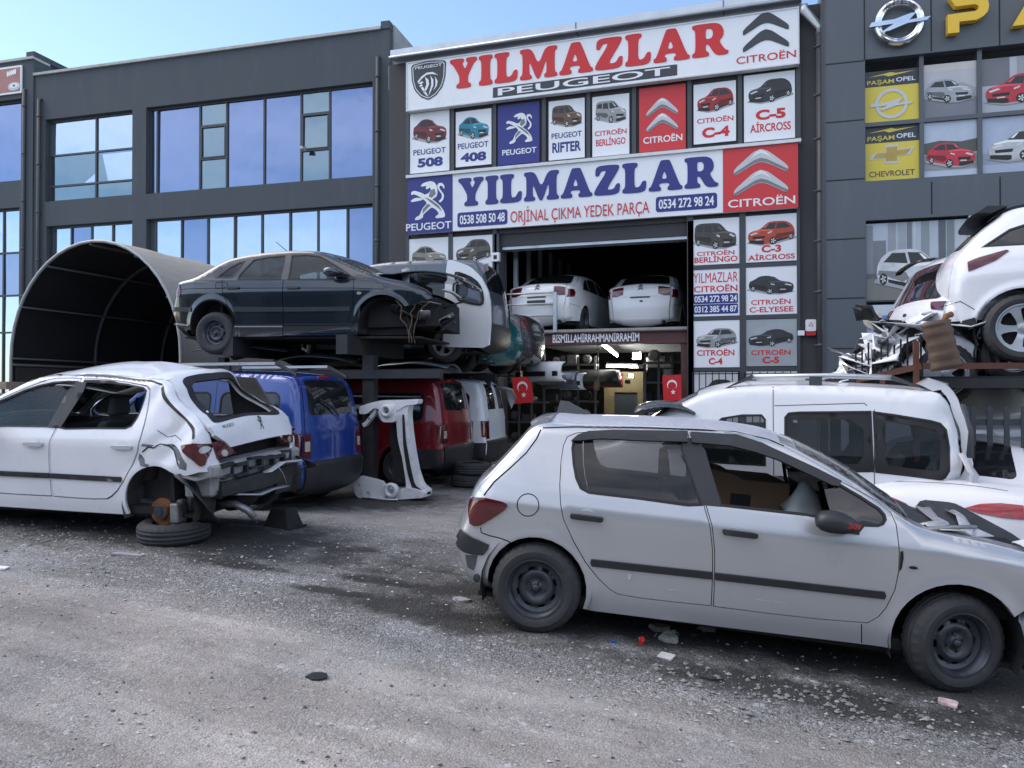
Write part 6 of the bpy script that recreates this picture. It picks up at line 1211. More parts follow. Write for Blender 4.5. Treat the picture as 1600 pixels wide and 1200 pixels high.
    tr_ = MB(); tr_.hexa([(-.38, -.70, .9), (.22, -.72, .9), (.22, -.69, .9), (-.38, -.67, .9), (-.14, -.56, 1.40), (.20, -.58, 1.42), (.20, -.55, 1.42), (-.14, -.53, 1.40)]); tr_.build('pillar_lining', mat('lining_taupe', (.11, .10, .09), .85, var=.2), root); tr_ = MB(); tr_.box(-.28, .35, -.62, .62, .93, .96); tr_.build('parcel_shelf', M_seat, root)
    mb = MB(); mb.lathe([(0, -.05), (.09, -.045), (.11, 0), (.09, .045), (0, .05)], 14, 'z', c=(1.0, -.36, 1.12)); o = mb.build('seat_cover_bag', mat('blue_plastic_bag', (.03, .09, .36), .35, var=.3, vscale=14, bump=.3, bscale=20), root, True); o.scale = (.8, 1, 1.7); o.location = (.3, .0, -.78)
    junk(root, 'headliner', mat('torn_headliner', (.22, .23, .22), .9, var=.2), [(.25, .55, 1.34), (.6, .5, 1.30), (.95, .5, 1.36), (1.15, .52, 1.40)], .35, .02, 27, .006)
    add_wheel(root, 2.608, .755, .02 + .285, 'steel', .304, .19, .196, sg=1); add_wheel(root, 2.608, -.755, .305, 'steel', .304, .19, .196); add_wheel(root, 0, -.755, .305, 'steel', .304, .19, .196)
    mirror(root, B, mx, mz - .02, 1, P_white)
wreck_rear()

# ------------------------------------------------------------------ generic car with painted flanks, windows, lamps
def generic_car(root, B, P, silh, arches, swins=(), twins=(), gaps=(), slamps=(), tlamps=(), tcut=None, black=None, wheels=(), sides=(1, -1), glass=None, moulds=(), handles=(), R_arch=.36, roofm=None, under=True, lampm=None, z_un=.20, tail_gap=None, parts=True):
    glass = glass or M_glassd; body = MB(); wn = [w for w in swins]
    for sg in sides: B.ps(body, silh, sg, wn, flange=.02)
    tw = [t for t, _ in twins]
    if tcut is None: tcut = (0, len(B.c) - 1)
    B.pt(body, [(tcut[0], -1), (tcut[1], -1), (tcut[1], 1), (tcut[0], 1)], tw)
    body.build('body', P, root, True)
    for sg in sides:
        for w in wn:
            mb = MB(); B.ps(mb, offset_poly(w, .004), sg, [offset_poly(w, -.016)], off=.003, flange=.01); o = mb.build('window_seal', M_rubber, root, True); mb = MB(); B.ps(mb, offset_poly(w, -.012), sg, off=-.006); mb.build('window', glass, root, True)
        mb = MB()
        for g in gaps: B.ribbon(mb, g, sg, .007)
        finish(mb, 'door_gap', M_rubber, root)
        for l in slamps: mb = MB(); B.ps(mb, l, sg, off=.008, flange=.012, sp=.04); mb.build('tail_lamp', lampm or M_lamp, root, True)
        for m_ in moulds: mb = MB(); B.ps(mb, m_, sg, off=.014, flange=.016); mb.build('side_moulding', M_plast, root, True)
        for h in handles: mb = MB(); B.ps(mb, rrect(h[0] - .1, h[0] + .1, h[1] - .016, h[1] + .016, .014), sg, off=.03, flange=.028, sp=.05); mb.build('handle', M_plast if len(h) < 3 else h[2], root, True)
    for t, m_ in twins: mb = MB(); B.pt(mb, t, off=-.004); mb.build('rear_window' if B.top(B.kt([t[0]]))[0][0, 0] < .6 else 'windscreen', m_, root, True)
    for t, m_ in tlamps: mb = MB(); B.pt(mb, t, off=.010, flange=.014, sp=.04); mb.build('tail_lamp', m_, root, True)
    if black:
        for q in black: mb = MB(); B.pt(mb, q, off=.022, flange=.024); mb.build('bumper', M_plast, root, True)
    if under: mb = MB().box(B.x0 + .25, B.x1 - .2, -B.hw + .14, B.hw - .14, z_un - .03, z_un); mb.build('underbody', M_under, root)
    liners(root, [a[0] for a in arches], arches[0][1], R_arch, B.hw - .01, sides)
    for x, y, z, kw in wheels: add_wheel(root, x, y, z, **kw)
def std_wheels(B, xs, r=.315, kind='steel', hi=False, **kw): return [(x, sg * (B.hw - .11), r, dict(kind=kind, R_=r, w=.19, rim=.195, sg=sg, hi=hi, **kw)) for x in xs for sg in (1, -1)]

# ---- dark saloon on the rack
CCTRL = [(-.45, .24), (-.58, .28), (-.66, .45), (-.665, .60), (-.62, .76), (-.575, .96), (-.52, 1.01), (-.30, 1.045), (-.14, 1.11), (.10, 1.25), (.32, 1.345), (.72, 1.41), (1.22, 1.44), (1.56, 1.43), (1.80, 1.375), (2.06, 1.26), (2.55, 1.055), (2.78, .99), (3.12, .92), (3.36, .82), (3.50, .70)]
CB = Body(CCTRL, .885, .985, .80, .40, r=[(0, .12), (5, .12), (7, .07), (11, .06), (14, .05), (16, .05), (17, .10), (20, .10)], b=[(0, .16), (5, .12), (8, .06), (11, .05), (14, .06), (15, .10), (16, .10), (17, .06), (20, .08)], low=.07, lean=.14, flare=[(0.1, .33, .37), (2.75, .33, .40)], tr=(.12, .9))
c5, c5_po = pose_empty('wrecked_car', 'dark grey saloon without front end, lying high on the steel rack', 'car', (-7.9, 10.35, 2.34), 6.7, -.7)
P_c5 = paint('charcoal_paint', (.010, .016, .024), .1, .16, (.06, .07, .08), .03, 1.0, 3)
TC = tracer(c5_po, CB, -1)
cr_d = TC([(347, 437), (348, 458), (356, 478), (364, 491), (367, 509), (442, 509), (442, 437)]); cf_d = TC([(443, 437), (443, 509), (551, 508), (553, 470), (552, 440)])
cw = [TC([(337, 434.5), (345, 428), (360, 417), (372, 411), (383, 407.5), (375, 420), (362, 434.5)]), TC([(371, 437), (374, 429), (386, 416), (397, 405.5), (420, 401), (446, 399), (442, 420), (438, 437)]), TC([(450, 437.5), (453, 418), (456, 398.5), (480, 397.5), (500, 400), (520, 411), (540, 424), (556, 436), (550, 437.5)])]
silC = CB.silhouette(0, 19.4, [(3.46, .70)] + arc(2.76, .34, .40, .46)[2:-2] + [(2.385, .17), (1.2, .165), (.46, .165)] + arc(.10, .33, .36, .20, z1=.26))
GC = [[(a) for a in TC([(347, 437), (348, 458), (356, 478), (364, 491), (367, 509)])], TC([(442.5, 437), (443, 509)]), TC([(553, 438), (552, 508)]), TC([(283, 452), (348, 450.5), (443, 450), (553, 450), (600, 452)]), TC([(367, 509), (443, 509), (552, 508)])]
generic_car(c5, CB, P_c5, silC, [(.10, .33), (2.75, .33)], cw, [(rrk(8.2, 10.8, -.8, .8, .3, .1), M_glassd), (rrk(14.3, 16.4, -.9, .9, .15, .05), M_frost)], GC, [TC([(279, 443), (281, 443), (283, 455), (282, 464), (276, 465)])], tcut=(0, 16.6), moulds=[TC([(362, 479), (443, 480), (443, 487), (366, 487)]), TC([(444, 480), (546, 479), (547, 486), (444, 487)])], handles=[TC([(364, 450)])[0], TC([(458, 450)])[0]], glass=car_glass('saloon_glass', (.020, .034, .040), .60, .02, .02, (.1, .12, .13)), z_un=.16,
    wheels=[(.13, -.76, .205, dict(kind='steel', R_=.318, w=.2, rim=.196, sg=-1, hi=True)), (.13, .76, .205, dict(kind='steel', R_=.318, w=.2, rim=.196, sg=1))])
mirror(c5, CB, TC([(528, 431)])[0][0], TC([(528, 431)])[0][1] - .02, -1, P_c5)
mb = MB(); CB.ps(mb, TC([(366, 509), (442, 509), (442, 525), (364, 526)]), -1, off=.012, flange=.014); mb.build('sill_cover', P_c5, c5, True); mb = MB(); CB.ps(mb, TC([(367, 509), (442, 509), (442, 511), (367, 511)]), -1, off=.016, flange=0); CB.ps(mb, TC([(273, 505), (296, 507.5), (296, 509), (273, 507)]), -1, off=.02, flange=.02); mb.build('chrome_strip', M_chrome, c5, True)
mb = MB(); CB.ps(mb, TC([(273, 480), (299, 480), (299, 487), (271, 487)]), -1, off=.014, flange=.016); mb.build('bumper_strip', M_plast, c5, True)
mb = MB(); q = TC([(561, 458)])[0]; CB.ps(mb, ellipse(q[0], q[1], .035, .022, 12), -1, off=.008, flange=.008, sp=.03); mb.build('side_repeater', M_clear, c5, True)
mb = MB(); q = TC([(337, 444), (338, 441), (355, 441), (356, 447), (350, 450), (337, 450)]); CB.ribbon(mb, q, -1, .006, closed=True); mb.build('fuel_flap_gap', M_rubber, c5)
# raised bent bonnet, gutted engine bay
mb = MB(); n = 10
for i in range(n):
    t = i / (n - 1); x = 2.56 + 1.30 * t; zc = 1.07 + .05 * math.sin(t * 2.2) - .36 * max(0, t - .55) ** 1.3
    for k in range(9): y = -.70 + 1.40 * k / 8; mb.v.append((x, y * (1 - .12 * t), zc + .05 * (1 - (y / .7) ** 2)))
for i in range(n - 1):
    for k in range(8): mb.f.append((i * 9 + k, (i + 1) * 9 + k, (i + 1) * 9 + k + 1, i * 9 + k + 1)); mb.fm.append(0)
o = crumple(mb, .012, 6, 7).build('bonnet', P_c5, c5, True); o.modifiers.new('s', 'SOLIDIFY').thickness = .03
mb = MB(); mb.box(2.45, 3.5, -.60, .60, .30, .72); mb.box(2.6, 3.1, -.4, .35, .7, .98); crumple(mb, .02, 5, 2).build('engine_block', M_under, c5)
for k in range(9):
    r_ = np.random.default_rng(60 + k); p0 = np.array([2.9 + .75 * r_.random(), -.75 + .4 * r_.random(), .40 + .35 * r_.random()]); junk(c5, 'engine_scrap', (M_plast, M_metal, M_under)[k % 3], [p0, p0 + r_.normal(0, .10, 3), p0 + r_.normal(0, .14, 3), p0 + r_.normal(0, .2, 3)], .06 + .1 * r_.random(), .02, 70 + k)
junk(c5, 'bumper_bracket', M_metal, [(3.15, -.66, .66), (3.4, -.66, .66), (3.55, -.6, .62)], .10, .01, 80); junk(c5, 'headlamp_shell', M_logo1, [(3.55, -.62, .84), (3.68, -.55, .80), (3.8, -.48, .74)], .12, .012, 81)
for k, (x, y) in enumerate(((2.95, -.83), (3.2, -.78), (3.42, -.7))):
    r_ = np.random.default_rng(90 + k); pts = [np.array([x, y, .66])]
    for _ in range(7): pts.append(pts[-1] + np.array([r_.normal(0, .045), r_.normal(0, .02), -.085]))
    MB().tube(pts, .006, 6).build('hanging_cable', mat('cable_tan', (.20, .15, .09), .7), c5, True)

interior(c5, .1, 2.45, .78, .26, dx=1.75)

MB().tube([(.95, .05, 1.47), (.86, .05, 1.53), (.62, .05, 1.72)], .006, 6).build('aerial', M_rubber, c5, True)

# ---- boxy vans
VCTRL = [(-.55, .28), (-.66, .30), (-.705, .42), (-.715, .60), (-.70, .68), (-.69, .95), (-.67, 1.10), (-.62, 1.42), (-.55, 1.62), (-.40, 1.70), (.3, 1.735), (1.1, 1.725), (1.55, 1.65), (1.9, 1.40), (2.3, 1.09), (2.6, 1.0), (3.1, .90), (3.36, .74), (3.42, .5), (3.36, .30), (3.2, .24)]
def van_body(sp=.06, hw=.855, tum=.16): return Body(VCTRL, hw, 1.0, .72, tum, r=[(0, .09), (4, .07), (7, .07), (9, .09), (11, .08), (13, .05), (15, .1), (20, .12)], b=[(0, .08), (4, .05), (8, .04), (10, .05), (13, .10), (14, .10), (15, .06), (17, .12), (20, .1)], low=.05, lean=.05, tr=(.05, .5), flare=[(0, .31, .36), (2.69, .31, .36)], sp=sp)
VW = [rrect(-.40, .46, 1.04, 1.50, .10), rrect(.60, 1.28, 1.04, 1.50, .08), [(1.42, 1.04), (1.42, 1.48), (1.62, 1.49), (1.80, 1.38), (2.12, 1.12), (2.12, 1.04)]]
silV = None
def van(root, P, wins=True, rear='gate', wheelk='steel', band=True, sides=(1, -1), glass=None, rearglass=None, rails=False, skiptail=False, lamp_z=(.70, 1.0), B=None, tw=True):
    B = B or van_body(); silh = B.silhouette(0, 20, [(3.2, .24)] + arc(2.69, .31, .36, .26) + [(2.2, .24), (1.2, .23), (.45, .24)] + arc(0, .31, .36, .24, z1=.30))
    rw = rrk(6.35, 8.15, -.80, .80, .25, .1)
    l = [(B.kt([(3.9, 0)])[0, 0])]; tl = []
    for sg in (1, -1): tl.append(([(4.02, sg * .80), (5.15, sg * .80), (5.15, sg * .985), (4.02, sg * .985)], M_lamp))
    generic_car(root, B, P, silh, [(0, .31), (2.69, .31)], VW if wins else VW[2:], ([(rw, rearglass or M_glassd)] if tw else []) + [(rrk(12.3, 14, -.9, .9, .15, .06), M_glassd)], [[(.53, .30), (.53, 1.62)], [(1.36, .30), (1.36, 1.55)]], [[(-.70, .70), (-.64, .70), (-.62, .99), (-.70, .99)]], [] if skiptail else tl, black=[[(0, -1), (3.35, -1), (3.35, 1), (0, 1)]], wheels=std_wheels(B, (0, 2.69), .31, wheelk), sides=sides, glass=glass, handles=[(.70, .92)])
    for sg in sides:
        if band: mb = MB(); B.ps(mb, [(-.68, .30), (-.36, .30), (-.34, .44), (-.28, .56), (-.30, .60), (-.70, .60)], sg, off=.022, flange=.024); mb.build('bumper_corner', M_plast, root, True)
        mb = MB(); cl = B.top(B.kt([(4.5, sg * .89)]))[0][0]; B.pt(mb, [(4.35, sg * .83), (4.75, sg * .83), (4.75, sg * .96), (4.35, sg * .96)], off=.014, flange=.006); 
        if not skiptail: mb.build('lamp_lens', M_clear, root, True)
    if rear == 'gate':
        mb = MB(); 
        pts = [(3.45, -.93), (8.7, -.93), (8.7, .93), (3.45, .93)]; PP = resample(B.kt(pts), .05); p, n_ = B.top(PP, .001); 
        d = np.roll(PP, -1, 0) - PP; d /= np.linalg.norm(d, axis=1)[:, None] + 1e-9; k2 = np.stack([-d[:, 1], d[:, 0]], 1) * .005; a, na = B.top(PP + k2, .0015); b2, nb = B.top(PP - k2, .0015); m = len(PP); mb.add(np.vstack([a, b2]), [(i, (i + 1) % m, m + (i + 1) % m, m + i) for i in range(m)], np.vstack([na, nb])); mb.build('tailgate_gap', M_rubber, root, True)
        mb = MB(); B.pt(mb, rrk(8.3, 8.5, -.22, .22, .08, .03), off=.012, flange=.014, sp=.04); mb.build('brake_light', M_lampb, root, True)
        mb = MB(); B.pt(mb, rrk(5.2, 5.35, -.22, .22, .06, .03), off=.02, flange=.02, sp=.05); mb.build('handle', P, root, True)
        mb = MB(); B.pt(mb, [(4.25, -.32), (4.85, -.32), (4.85, .32), (4.25, .32)], off=.003, flange=0); mb.build('plate_recess', M_plgrey if False else P, root, True)
        mb = MB(); a = B.top(B.kt([(6.3, -.1), (6.6, .1), (6.9, .45)]), .03)[0]; mb.tube(a, .012, 6); mb.build('wiper', M_plast, root)
    if rails:
        for sg in sides:
            mb = MB(); w0 = float(B.W(.3, 1.7)[0]) - .02; y = sg * (w0 - .06); mb.beam((-.25, y, 1.86), (1.15, y, 1.86), .05, .035); o = mb.build('roof_rail', M_chrome if False else mat('rail_silver', (.62, .64, .66), .3, metal=.5), root)
            mb = MB(); 
            for x0, x1 in ((-.25, -.55), (1.15, 1.42)): mb.hexa([(x0, y - .025, 1.84), (x1, y - .03, 1.70 if x0 < 0 else 1.74), (x1, y + .03, 1.70 if x0 < 0 else 1.74), (x0, y + .025, 1.84), (x0, y - .025, 1.88), (x1, y - .02, 1.735 if x0 < 0 else 1.77), (x1, y + .02, 1.735 if x0 < 0 else 1.77), (x0, y + .025, 1.88)])
            mb.box(.42, .50, y - .02, y + .02, 1.74, 1.845); build_each(mb, 'rail_foot', M_plast, o)
    return B
def place_van(px, Z, name, label, heading, dz=0, roll=0, corner=(-.70, .84), zground=None, py=700):
    c = atZ(px, py, Z); h = R(heading); fx = np.array([math.cos(h), math.sin(h)]); l = np.array([-math.sin(h), math.cos(h)]); o = c[:2] - fx * corner[0] - l * corner[1]
    z = (float(gz(o[0], o[1])) if zground is None else zground) + dz
    return pose_empty(name, label, 'van', (o[0], o[1], z), heading, 0, roll)
P_blue = paint('blue_paint', (.013, .050, .26), .15, .2, (.10, .12, .18), .07, 1)
vb_, vb_po = place_van(466, 9.3, 'parked_van', 'bright blue van with silver roof rails behind the white wreck', 181)
van(vb_, P_blue, rails=True)
P_maroon = paint('maroon_paint', (.19, .010, .018), .1, .28, (.14, .08, .08), .10, 1)
vr_, vr_po = place_van(688, 12.1, 'parked_van', 'maroon van with black bumper standing between the blue and the white vans', 182)
van(vr_, P_maroon)
P_wv = paint('white_van_paint', (.66, .68, .72), 0, .35, (.35, .36, .40), .16, .7)
vw_, vw_po = place_van(757, 13.75, 'parked_van', 'white van with rear barn doors beside the garage opening', 184)
Bw = van(vw_, P_wv, rear='barn', skiptail=True, tw=False)
for sg in (1, -1):
    win = [(6.3, sg * .16), (8.1, sg * .16), (8.1, sg * .74), (6.3, sg * .80)]; mb = MB(); Bw.pt(mb, win, off=.014, flange=.012); mb.build('rear_window', M_glassd, vw_, True); mb = MB(); Bw.pt(mb, [(3.6, sg * .02), (8.6, sg * .02), (8.6, sg * .84), (5.4, sg * .84), (5.4, sg * .78), (3.6, sg * .78)], [win], off=.012, flange=.02); mb.build('barn_door', P_wv, vw_, True)
    mb = MB(); Bw.pt(mb, [(3.9, sg * .82), (5.2, sg * .82), (5.2, sg * .99), (3.9, sg * .99)], off=.012, flange=.014); mb.build('tail_lamp', M_lamp, vw_, True)
junk(vw_, 'bent_hinge_panel', M_prgrey, [(-.60, -.55, 1.60), (-.72, -.75, 1.58), (-.78, -.86, 1.40), (-.74, -.84, 1.2)], .22, .02, 31); junk(vw_, 'roof_scrap', M_metal, [(-.2, .2, 1.80), (-.45, -.2, 1.80), (-.62, -.5, 1.74)], .25, .03, 32)
# grey van up on the rack behind the saloon, white rear door ajar
P_gv = paint('grey_blue_paint', (.075, .092, .115), .2, .3, (.13, .14, .15), .08, 1)
vg_, vg_po = place_van(757, 12.5, 'wrecked_van', 'grey van on the rack behind the dark saloon, its white rear door ajar', 183, zground=2.16)
van(vg_, P_gv, wins=True, rear='none', wheelk='alloy', glass=M_glassd, skiptail=True, tw=True)
P_door = paint('white_door_paint', (.74, .76, .79), 0, .35, (.3, .3, .3), .08, .8)
mb = MB(); DO = [(0, .30), (0, 1.0), (.0, 1.45), (.03, 1.73), (.14, 1.72), (.42, 1.62), (.62, 1.44), (.74, 1.22), (.78, 1.05), (.80, .70), (.78, .30)]
DH = smooth_poly([(.16, 1.10), (.17, 1.50), (.26, 1.50), (.50, 1.40), (.62, 1.25), (.66, 1.04), (.60, 1.00)], 1)
fd = Frame(0); prism(mb, fd, smooth_poly(DO, 1, True, .12), -.05, .02, [DH]); dd = mb.build('rear_door', P_door, vg_); dd.location = (.0, .90, -.05); dd.rotation_euler = (0, R(2), R(180)); dd['label'] = 'white rear door standing ajar'
mb = MB(); prism(mb, fd, offset_poly(DH, .03), .018, .03, [DH]); mb.build('window_seal', M_rubber, dd); mb = MB(); mb.box(.08, .20, -.075, -.05, .86, .89); mb.build('handle', M_plast, dd)
# ------------------------------------------------------------------ small helpers for things
def up_at(px, py, Z): return atZ(px, py, Z)
# ---- saloons with a boot (mezzanine, and the one by the fence)
SCTRL = [(-.70, .24), (-.85, .28), (-.90, .42), (-.915, .60), (-.89, .78), (-.85, .98), (-.78, 1.06), (-.50, 1.10), (-.33, 1.115), (.02, 1.31), (.28, 1.41), (.80, 1.45), (1.20, 1.44), (1.50, 1.37), (1.90, 1.16), (2.22, 1.0), (2.8, .92), (3.2, .82), (3.40, .68), (3.43, .45), (3.30, .24)]
def saloon_body(sp=.06): return Body(SCTRL, .87, 1.0, .82, .40, r=[(0, .10), (5, .08), (7, .08), (9, .07), (12, .06), (15, .06), (18, .14), (20, .14)], b=[(0, .11), (4, .10), (6, .06), (9, .05), (13, .08), (14, .1), (16, .06), (19, .12)], low=.07, lean=.14, tr=(.12, .9), flare=[(0, .31, .35), (2.65, .31, .35)], sp=sp)
SW_ = [[(-.10, 1.03), (.12, 1.20), (.36, 1.32), (.42, 1.32), (.40, 1.03)], [(.45, 1.03), (.47, 1.33), (.85, 1.37), (1.10, 1.37), (1.08, 1.02)], [(1.14, 1.02), (1.16, 1.36), (1.36, 1.33), (1.70, 1.18), (1.96, 1.02)]]
def saloon(root, P, plate=None, badge=True, lamps=True, B=None, lampm=None, lpoly=None):
    B = B or saloon_body(); silh = B.silhouette(0, 20, [(3.3, .24)] + arc(2.65, .31, .35, .24) + [(2.2, .22), (1.1, .21), (.42, .22)] + arc(0, .31, .35, .22, z1=.26))
    tl = []
    for sg in (1, -1):
        if lamps: tl.append(([(k, sg * t) for k, t in (lpoly or ((4.35, .60), (5.28, .60), (5.30, .78), (5.2, .985), (4.2, .985), (4.15, .80)))], lampm or M_lamp))
    generic_car(root, B, P, silh, [(0, .31), (2.65, .31)], SW_, [(rrk(8.2, 10.3, -.84, .84, .25, .1), M_glassd), (rrk(13.1, 14.9, -.9, .9, .15, .05), M_glassd)], [[(.40, .25), (.44, 1.02)], [(1.10, .22), (1.10, 1.02)], [(-.84, .62), (-.38, .60), (-.30, .50)]], [[(-.885, .77), (-.66, .80), (-.60, .90), (-.66, .97), (-.845, .96)]] if lamps else [], tl, wheels=std_wheels(B, (0, 2.65), .31, 'steel'), lampm=lampm, sides=(-1, 1))
    def line(k, t0, t1, w=.010, m=M_rubber, name='boot_gap'):
        mb = MB(); B.pt(mb, [(k - w, t0), (k + w, t0), (k + w, t1), (k - w, t1)], off=.002, flange=0); mb.build(name, m, root, True)
    line(4.05, -.62, .62); line(6.35, -.80, .80, .02)
    mb = MB(); B.pt(mb, rrk(3.86, 4.0, -.34, .34, .04, .02), off=.018, flange=.02); mb.build('plate_lamp_strip', M_plgrey, root, True)
    mb = MB(); B.pt(mb, [(.3, -.72), (1.25, -.72), (1.45, -.45), (1.45, .45), (1.25, .72), (.3, .72)], off=.012, flange=.014); mb.build('bumper_skirt', P, root, True); mb = MB(); B.pt(mb, [(-.0, -.85), (.32, -.80), (.32, .80), (0, .85)], off=.02, flange=.02); mb.build('lower_valance', M_plast, root, True)
    if plate: mb = MB(); B.pt(mb, rrk(3.05, 3.55, -.34, .34, .05, .03), off=.014, flange=.016); mb.build('number_plate', M_plast, root, True)
    else: mb = MB(); B.pt(mb, rrk(3.35, 3.55, -.10, .02, .05, .03), off=.004, flange=0, sp=.03); mb.build('clip_hole', M_rubber, root, True)
    if badge:
        mb = MB(); P0 = B.k2s(5.05)
        for off in (0, .45):
            q = [(P0 + (off + b - .5) * .12, (a - .5) * .13) for a, b in CHEV[0]]; P_, T_ = sheet2d(q, (), .05); pp, _ = B.top(P_, .012); mb.add(pp, [tuple(t) for t in T_])
        mb.build('chevron_badge', M_plgrey, root)
    mb = MB().tube([(-.75, -.52, .24), (-.93, -.52, .22)], .035, 10); mb.build('exhaust_pipe', M_under, root, True)
    return B
P_wm = paint('white_saloon_paint', (.72, .73, .74), 0, .3, (.5, .5, .5), .05, .8)
def at_rear(px, py, Z, heading, back=.915, lat=0.0):
    c = atZ(px, py, Z); h = R(heading); return np.array([c[0] + math.cos(h) * back - math.sin(h) * lat, c[1] + math.sin(h) * back + math.cos(h) * lat])
zm = 3.07
o = at_rear(1001, 470, 17.75, 89); s1_, _ = pose_empty('stored_car', 'clean white saloon without number plate, right one of the pair above the beam', 'car', (*o, zm), 89); saloon(s1_, P_wm)
o = at_rear(840, 470, 17.75, 84); s2_, _ = pose_empty('stored_car', 'white saloon with dark number plate behind the railing above the red beam', 'car', (*o, zm), 84); saloon(s2_, P_wm, plate=True)
# ---- mezzanine floor, beam, railing
M_beam = mat('oxide_beam', (.075, .030, .028), .6, var=.2, vscale=4, dirt=(.16, .08, .06), dirt_amt=.2)
mz = thing('mezzanine_beam', 'red oxide steel beam with white lettering carrying the upper garage level', 'beam', FC.p((op[0] + op[1]) / 2, 2.9, 0))
bz1, bz0 = Vv(FC, 950, 517), Vv(FC, 950, 537.5)
mb = MB(); mb.fbox(FC, op[0] + .01, op[1] - .01, bz1 - .03, bz1, -.34, -.05); mb.fbox(FC, op[0] + .01, op[1] - .01, bz0, bz0 + .03, -.34, -.05); mb.fbox(FC, op[0] + .011, op[1] - .011, bz0 + .03, bz1 - .03, -.24, -.10); mb.build('beam', M_beam, mz, world=True)
mb = put_text(MB(), FC, 'BİSMİLLAHİRRAHMANİRRAHİM', U(FC, 862, 530), U(FC, 998, 526), bz0 + .055, bz1 - .05, -.085, .02, .95); mb.build('lettering', M_white, mz, world=True)
MB().fbox(FC, op[0] - .1, op[1] + .1, bz1 + .001, bz1 + .06, -8.5, -.06).build('deck', M_conc, mz, world=True)
mb = MB()
for i in range(14): mb.fbox(FC, op[0], op[1], bz1 - .10, bz1 - .001, -.9 - i * .5, -.78 - i * .5)
build_each(mb, 'ceiling_rib', M_galv, mz, world=True)
MB().fbox(FC, op[1] - .16, op[1] - .005, .0, bz0 - .001, -.3, -.08).build('post', M_beam, mz, world=True)
rl = thing('railing', 'grey steel railing at the left edge of the upper garage level', 'railing', FC.p(U(FC, 830, 450), bz1, -.1)); mb = MB(); ur = U(FC, 866, 450)
for py in (458, 475, 493): v = Vv(FC, 830, py); mb.tube([FC.p(op[0] + .05, v, -.05), FC.p(ur, v, -.05)], .022, 8)
mb.build('rail', M_galv, rl, True, True); MB().fbox(FC, ur - .03, ur + .05, bz1, Vv(FC, 866, 456), -.09, -.01).build('post', M_galv, rl, world=True)
# ---- garage ground floor contents
def lamp_tube(a, b, label):
    t = thing('tube_lamp', label, 'lamp', (np.array(a) + np.array(b)) / 2, 'lit lamps in the garage'); MB().tube([a, b], .026, 10).build('tube', mat('lamp_glow', (1, 1, 1), .4, emis=(1, .97, .86), estr=26), t, True, True)
    c = np.array([0, 0, .06]); MB().beam(np.array(a) + c, np.array(b) + c, .09, .04).build('fitting', M_galv, t, world=True)
lamp_tube(atZ(948, 572, 20.5), atZ(996, 573, 20.2), 'lit horizontal tube lamp hanging over the garage floor'); lamp_tube(atZ(942, 539, 18.6), atZ(964, 556, 21.5), 'lit slanting tube lamp just under the red beam')
for px, py, s_, lb in ((995, 556, .10, 'bright square flood lamp under the garage ceiling'), (986, 587, .05, 'small round work lamp near the back of the garage')):
    t = thing('flood_lamp', lb, 'lamp', atZ(px, py, 20.2), 'lit lamps in the garage'); mb = MB(); mb.box(-s_, s_, -.03, 0, -s_ * .8, s_ * .8); mb.build('glowing_face', mat('lamp_glow2', (1, 1, 1), .4, emis=(1, .95, .80), estr=45), t); MB().box(-s_ - .02, s_ + .02, .001, .08, -s_ * .8 - .02, s_ * .8 + .02).build('housing', M_plast, t)
def hang_bumper(px, py, Z, m, label, w=1.5, rot=0, name='bumper'):
    t, _ = pose_empty(name, label, 'bumper', atZ(px, py, Z), rot, group='bumpers hanging in the garage'); mb = MB(); n = 13
    for i in range(n):
        a = -1 + 2 * i / (n - 1); x = a * w / 2; y = .28 * a ** 4
        for dy, z in ((.06, -.26), (-.02, -.20), (-.05, -.04), (-.03, .06), (.02, .12), (.08, .14)): mb.v.append((x, y + dy, z))
    for i in range(n - 1):
        for k in range(5): mb.f.append((i * 6 + k, (i + 1) * 6 + k, (i + 1) * 6 + k + 1, i * 6 + k + 1)); mb.fm.append(0)
    o = mb.build('skin', m, t, True); o.modifiers.new('s', 'SOLIDIFY').thickness = .02
    mb = MB(); mb.box(-.35, .35, -.075, -.055, -.16, -.06); mb.box(-.66, -.52, -.03, .0, -.16, -.06); mb.box(.52, .66, -.03, 0, -.16, -.06); mb.build('grille', M_plast, t)
hang_bumper(838, 576, 15.6, P_wm, 'white bumper hanging under the deck left of the tall flag', 1.0, -35); hang_bumper(862, 590, 17.4, P_gv, 'blue grey bumper hanging behind the white one', 1.1, -30); hang_bumper(880, 592, 18.4, P_wm, 'smaller white bumper deeper inside the garage', .9, -40)
hang_bumper(925, 586, 19.5, M_plast, 'black bumper hanging in the middle of the garage', 1.4, 10); hang_bumper(945, 590, 20.0, P_maroon, 'dark red bumper hanging near the tube lamp', 1.0, 15); hang_bumper(1035, 565, 19.5, M_plast, 'black bumper hanging near the right garage post', 1.3, -20)
t = thing('yellow_partition', 'pale yellow partition wall with a dark doorway at the back of the garage', 'partition', atZ(972, 700, 21)); a, b_ = FC.uv(944, 600, -4.0), FC.uv(1005, 600, -4.0)
mb = MB(); dz0, dz1 = FC.uv(960, 613, -4)[1], FC.uv(960, 604, -4)[1]; du0, du1 = FC.uv(960, 600, -4)[0], FC.uv(996, 600, -4)[0]
mb.fbox(FC, a[0], du0, 0, dz1 + .4, -4.1, -4); mb.fbox(FC, du0, du1, dz0, dz1 + .4, -4.1, -4.0); mb.fbox(FC, du1, b_[0], 0, dz1 + .4, -4.1, -4); mb.build('panel', mat('yellow_panel', (.16, .13, .065), .7, var=.1), t, world=True); MB().fbox(FC, du0, du1, 0, dz0, -4.09, -4.05).build('door', M_dark, t, world=True)
M_shelf = mat('parts_shelf_steel', (.10, .105, .11), .5, metal=.4, var=.3, vscale=8)
